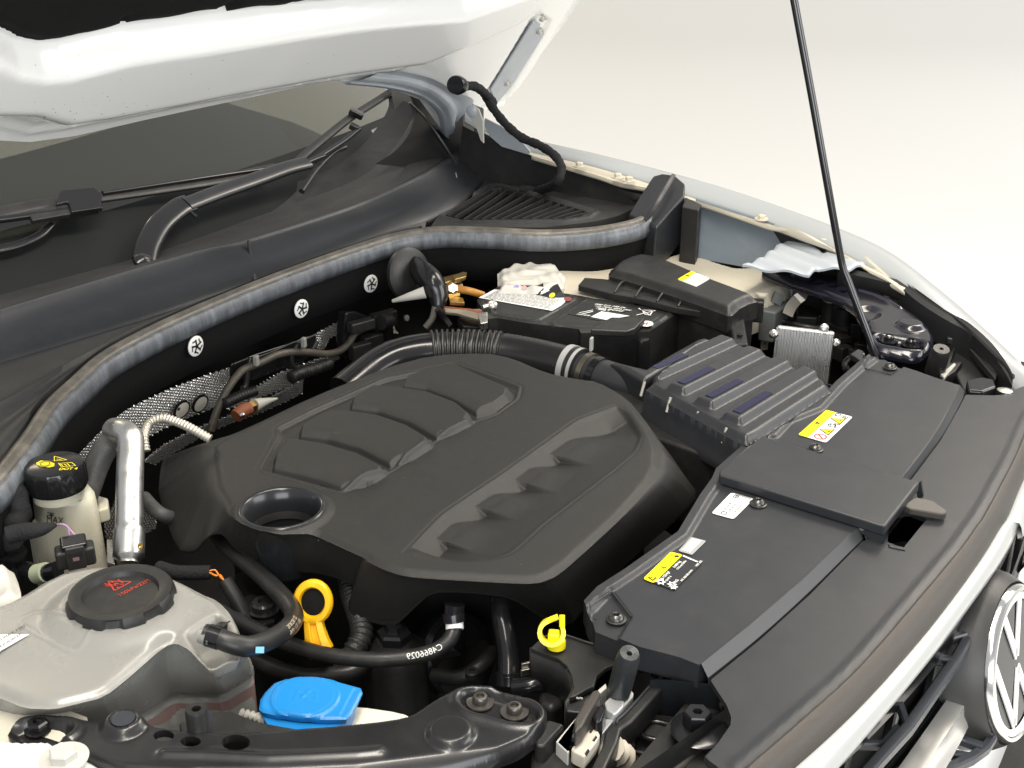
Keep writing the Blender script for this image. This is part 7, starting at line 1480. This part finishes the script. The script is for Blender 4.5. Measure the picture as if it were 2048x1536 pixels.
# dark recess wall below the front trim
strip('recess_wall', [line('T', [(1340,560),(1500,560),(1700,580),(1930,600),(1990,620)], 30, val=.93), line('T', [(1240,900),(1500,930),(1700,960),(1900,1000),(2100,1060)], 30, val=.88)], mat('slate_black_plastic', (.012, .015, .018), .35, bump=.2, bscale=400), fb2, sharp=60)
slab('oval_boss', 'T', [(1240,1080),(1290,1010),(1400,990),(1600,1050),(1650,1100),(1560,1190),(1350,1170),(1250,1130)], .885, .03, M_blk, fb2, bevel=.005)
tube('oval_rim', [P('T', *q, .886) for q in ((1240,1080),(1290,1010),(1400,990),(1600,1050),(1650,1110),(1560,1190),(1350,1170),(1250,1130),(1240,1080))], .003, M_blkg, fb2, n=8)
slab('adjuster_arm', 'T', [(1700,1080),(1900,1060),(1960,1110),(1800,1300),(1700,1420),(1500,1560),(1200,1560),(1350,1420),(1560,1300)], .905, .03, mat('worn_black_plastic', (0,0,0)), fb2, bevel=.004)
ab = P('T', 1835, 1085, .912); V, F = merge(g_lathe([(0, 0), (.027, 0), (.028, .002), (.024, .004), (0, .004)], ab, (0, 0, 1), 30), g_lathe([(.0135, .004), (.0135, .018), (.012, .020), (.005, .020), (.004, .015), (0, .015)], ab+np.array([.002, .004, 0]), (0, 0, 1), 6)); mk('adjuster_screw', V, F, M_blkg, fb2)
slab('spring_clip', 'T', [(1870,1130),(1960,1060),(1970,1130),(1880,1190)], .908, .004, mat('bare_steel', (0,0,0)), fb2, bevel=.001)
wf = thing('ribbed_plug', 'small ivory ribbed bulb plug near the bottom edge', 'plug', tuple(P('T', 1000, 1320, .88)))
V, F = g_tube([P('T', 935, 1260, .905), P('T', 1080, 1370, .88)], .013, n=10, rfun=lambda s, L: .0125+.0015*math.cos(s*500)); mk('plug', V, F, mat('ivory_catch_plastic', (0,0,0)), wf); mk('tail', *g_tube([P('T', 1080, 1370, .88), P('T', 1150, 1420, .87)], .009, n=12), mat('brown_boot', (.04, .02, .01), .5), wf)
mk('lip', *g_tube([P('T', 900, 1330, .90), P('T', 960, 1240, .905)], .002, n=8), M_chrome, wf)
slab('trim_edge', 'T', [(1880,1340),(1960,1260),(2100,1330),(2120,1500),(2000,1440)], .925, .01, M_trim, fb2, bevel=.002)
for i in range(10):
    a = (1300+i*60, 1200+random.uniform(-40, 120)); box('moulding', P('T', *a, .865+random.uniform(-.01, .01)), (random.uniform(.02, .05), random.uniform(.01, .03), .02), M_blk, fb2, R=rz(random.uniform(0, 3)), bevel=.003)
# behind: hose stub and ribs under the radiator cover
hs2 = thing('radiator_hose', 'short glossy black radiator hose elbow left of the latch plate', 'hose', tuple(P('T', 150, 600, .87)))
tube('elbow', [P('T', -60, 640, .87), P('T', 120, 620, .875), P('T', 300, 560, .875), P('T', 420, 540, .87)], rpx(90/5.12, P('T', 150, 600, .87)), M_blkg, hs2, n=20)
slab('end_cone', 'T', [(180,700),(330,500),(460,560),(470,760),(330,860),(200,800)], .872, .05, M_blk, hs2, bevel=.01)
for q in ((1440, 450), (1560, 490), (1290, 400)): tube('support_rod', [P('T', q[0]+40, q[1]-40, .925), P('T', q[0]-60, q[1]+60, .90)], .004, M_blkg, rc, n=8)
# lower engine clutter seen through gaps
en2 = thing('engine_pipework', 'dark pipes, brackets and a belt cover low in the bay behind the blue cap', 'pipework', tuple(P('H', 1700, 900, .8)))
tube('lower_pipe', [P('H', 1480, 950, .80), P('H', 1650, 960, .81), P('H', 1780, 880, .82), P('H', 1850, 800, .82)], .009, M_blk, en2, n=12)
bolt('bolt', P('H', 1720, 955, .83), .008, .008, M_steel, en2, n=14)
lathe('pulley', [(.05, -.02), (.05, 0), (.042, .003), (.042, -.004), (.02, -.004), (0, .004)], P('H', 1640, 820, .80), M_blkg, en2, axis=(-.2, -.8, .5), n=40)
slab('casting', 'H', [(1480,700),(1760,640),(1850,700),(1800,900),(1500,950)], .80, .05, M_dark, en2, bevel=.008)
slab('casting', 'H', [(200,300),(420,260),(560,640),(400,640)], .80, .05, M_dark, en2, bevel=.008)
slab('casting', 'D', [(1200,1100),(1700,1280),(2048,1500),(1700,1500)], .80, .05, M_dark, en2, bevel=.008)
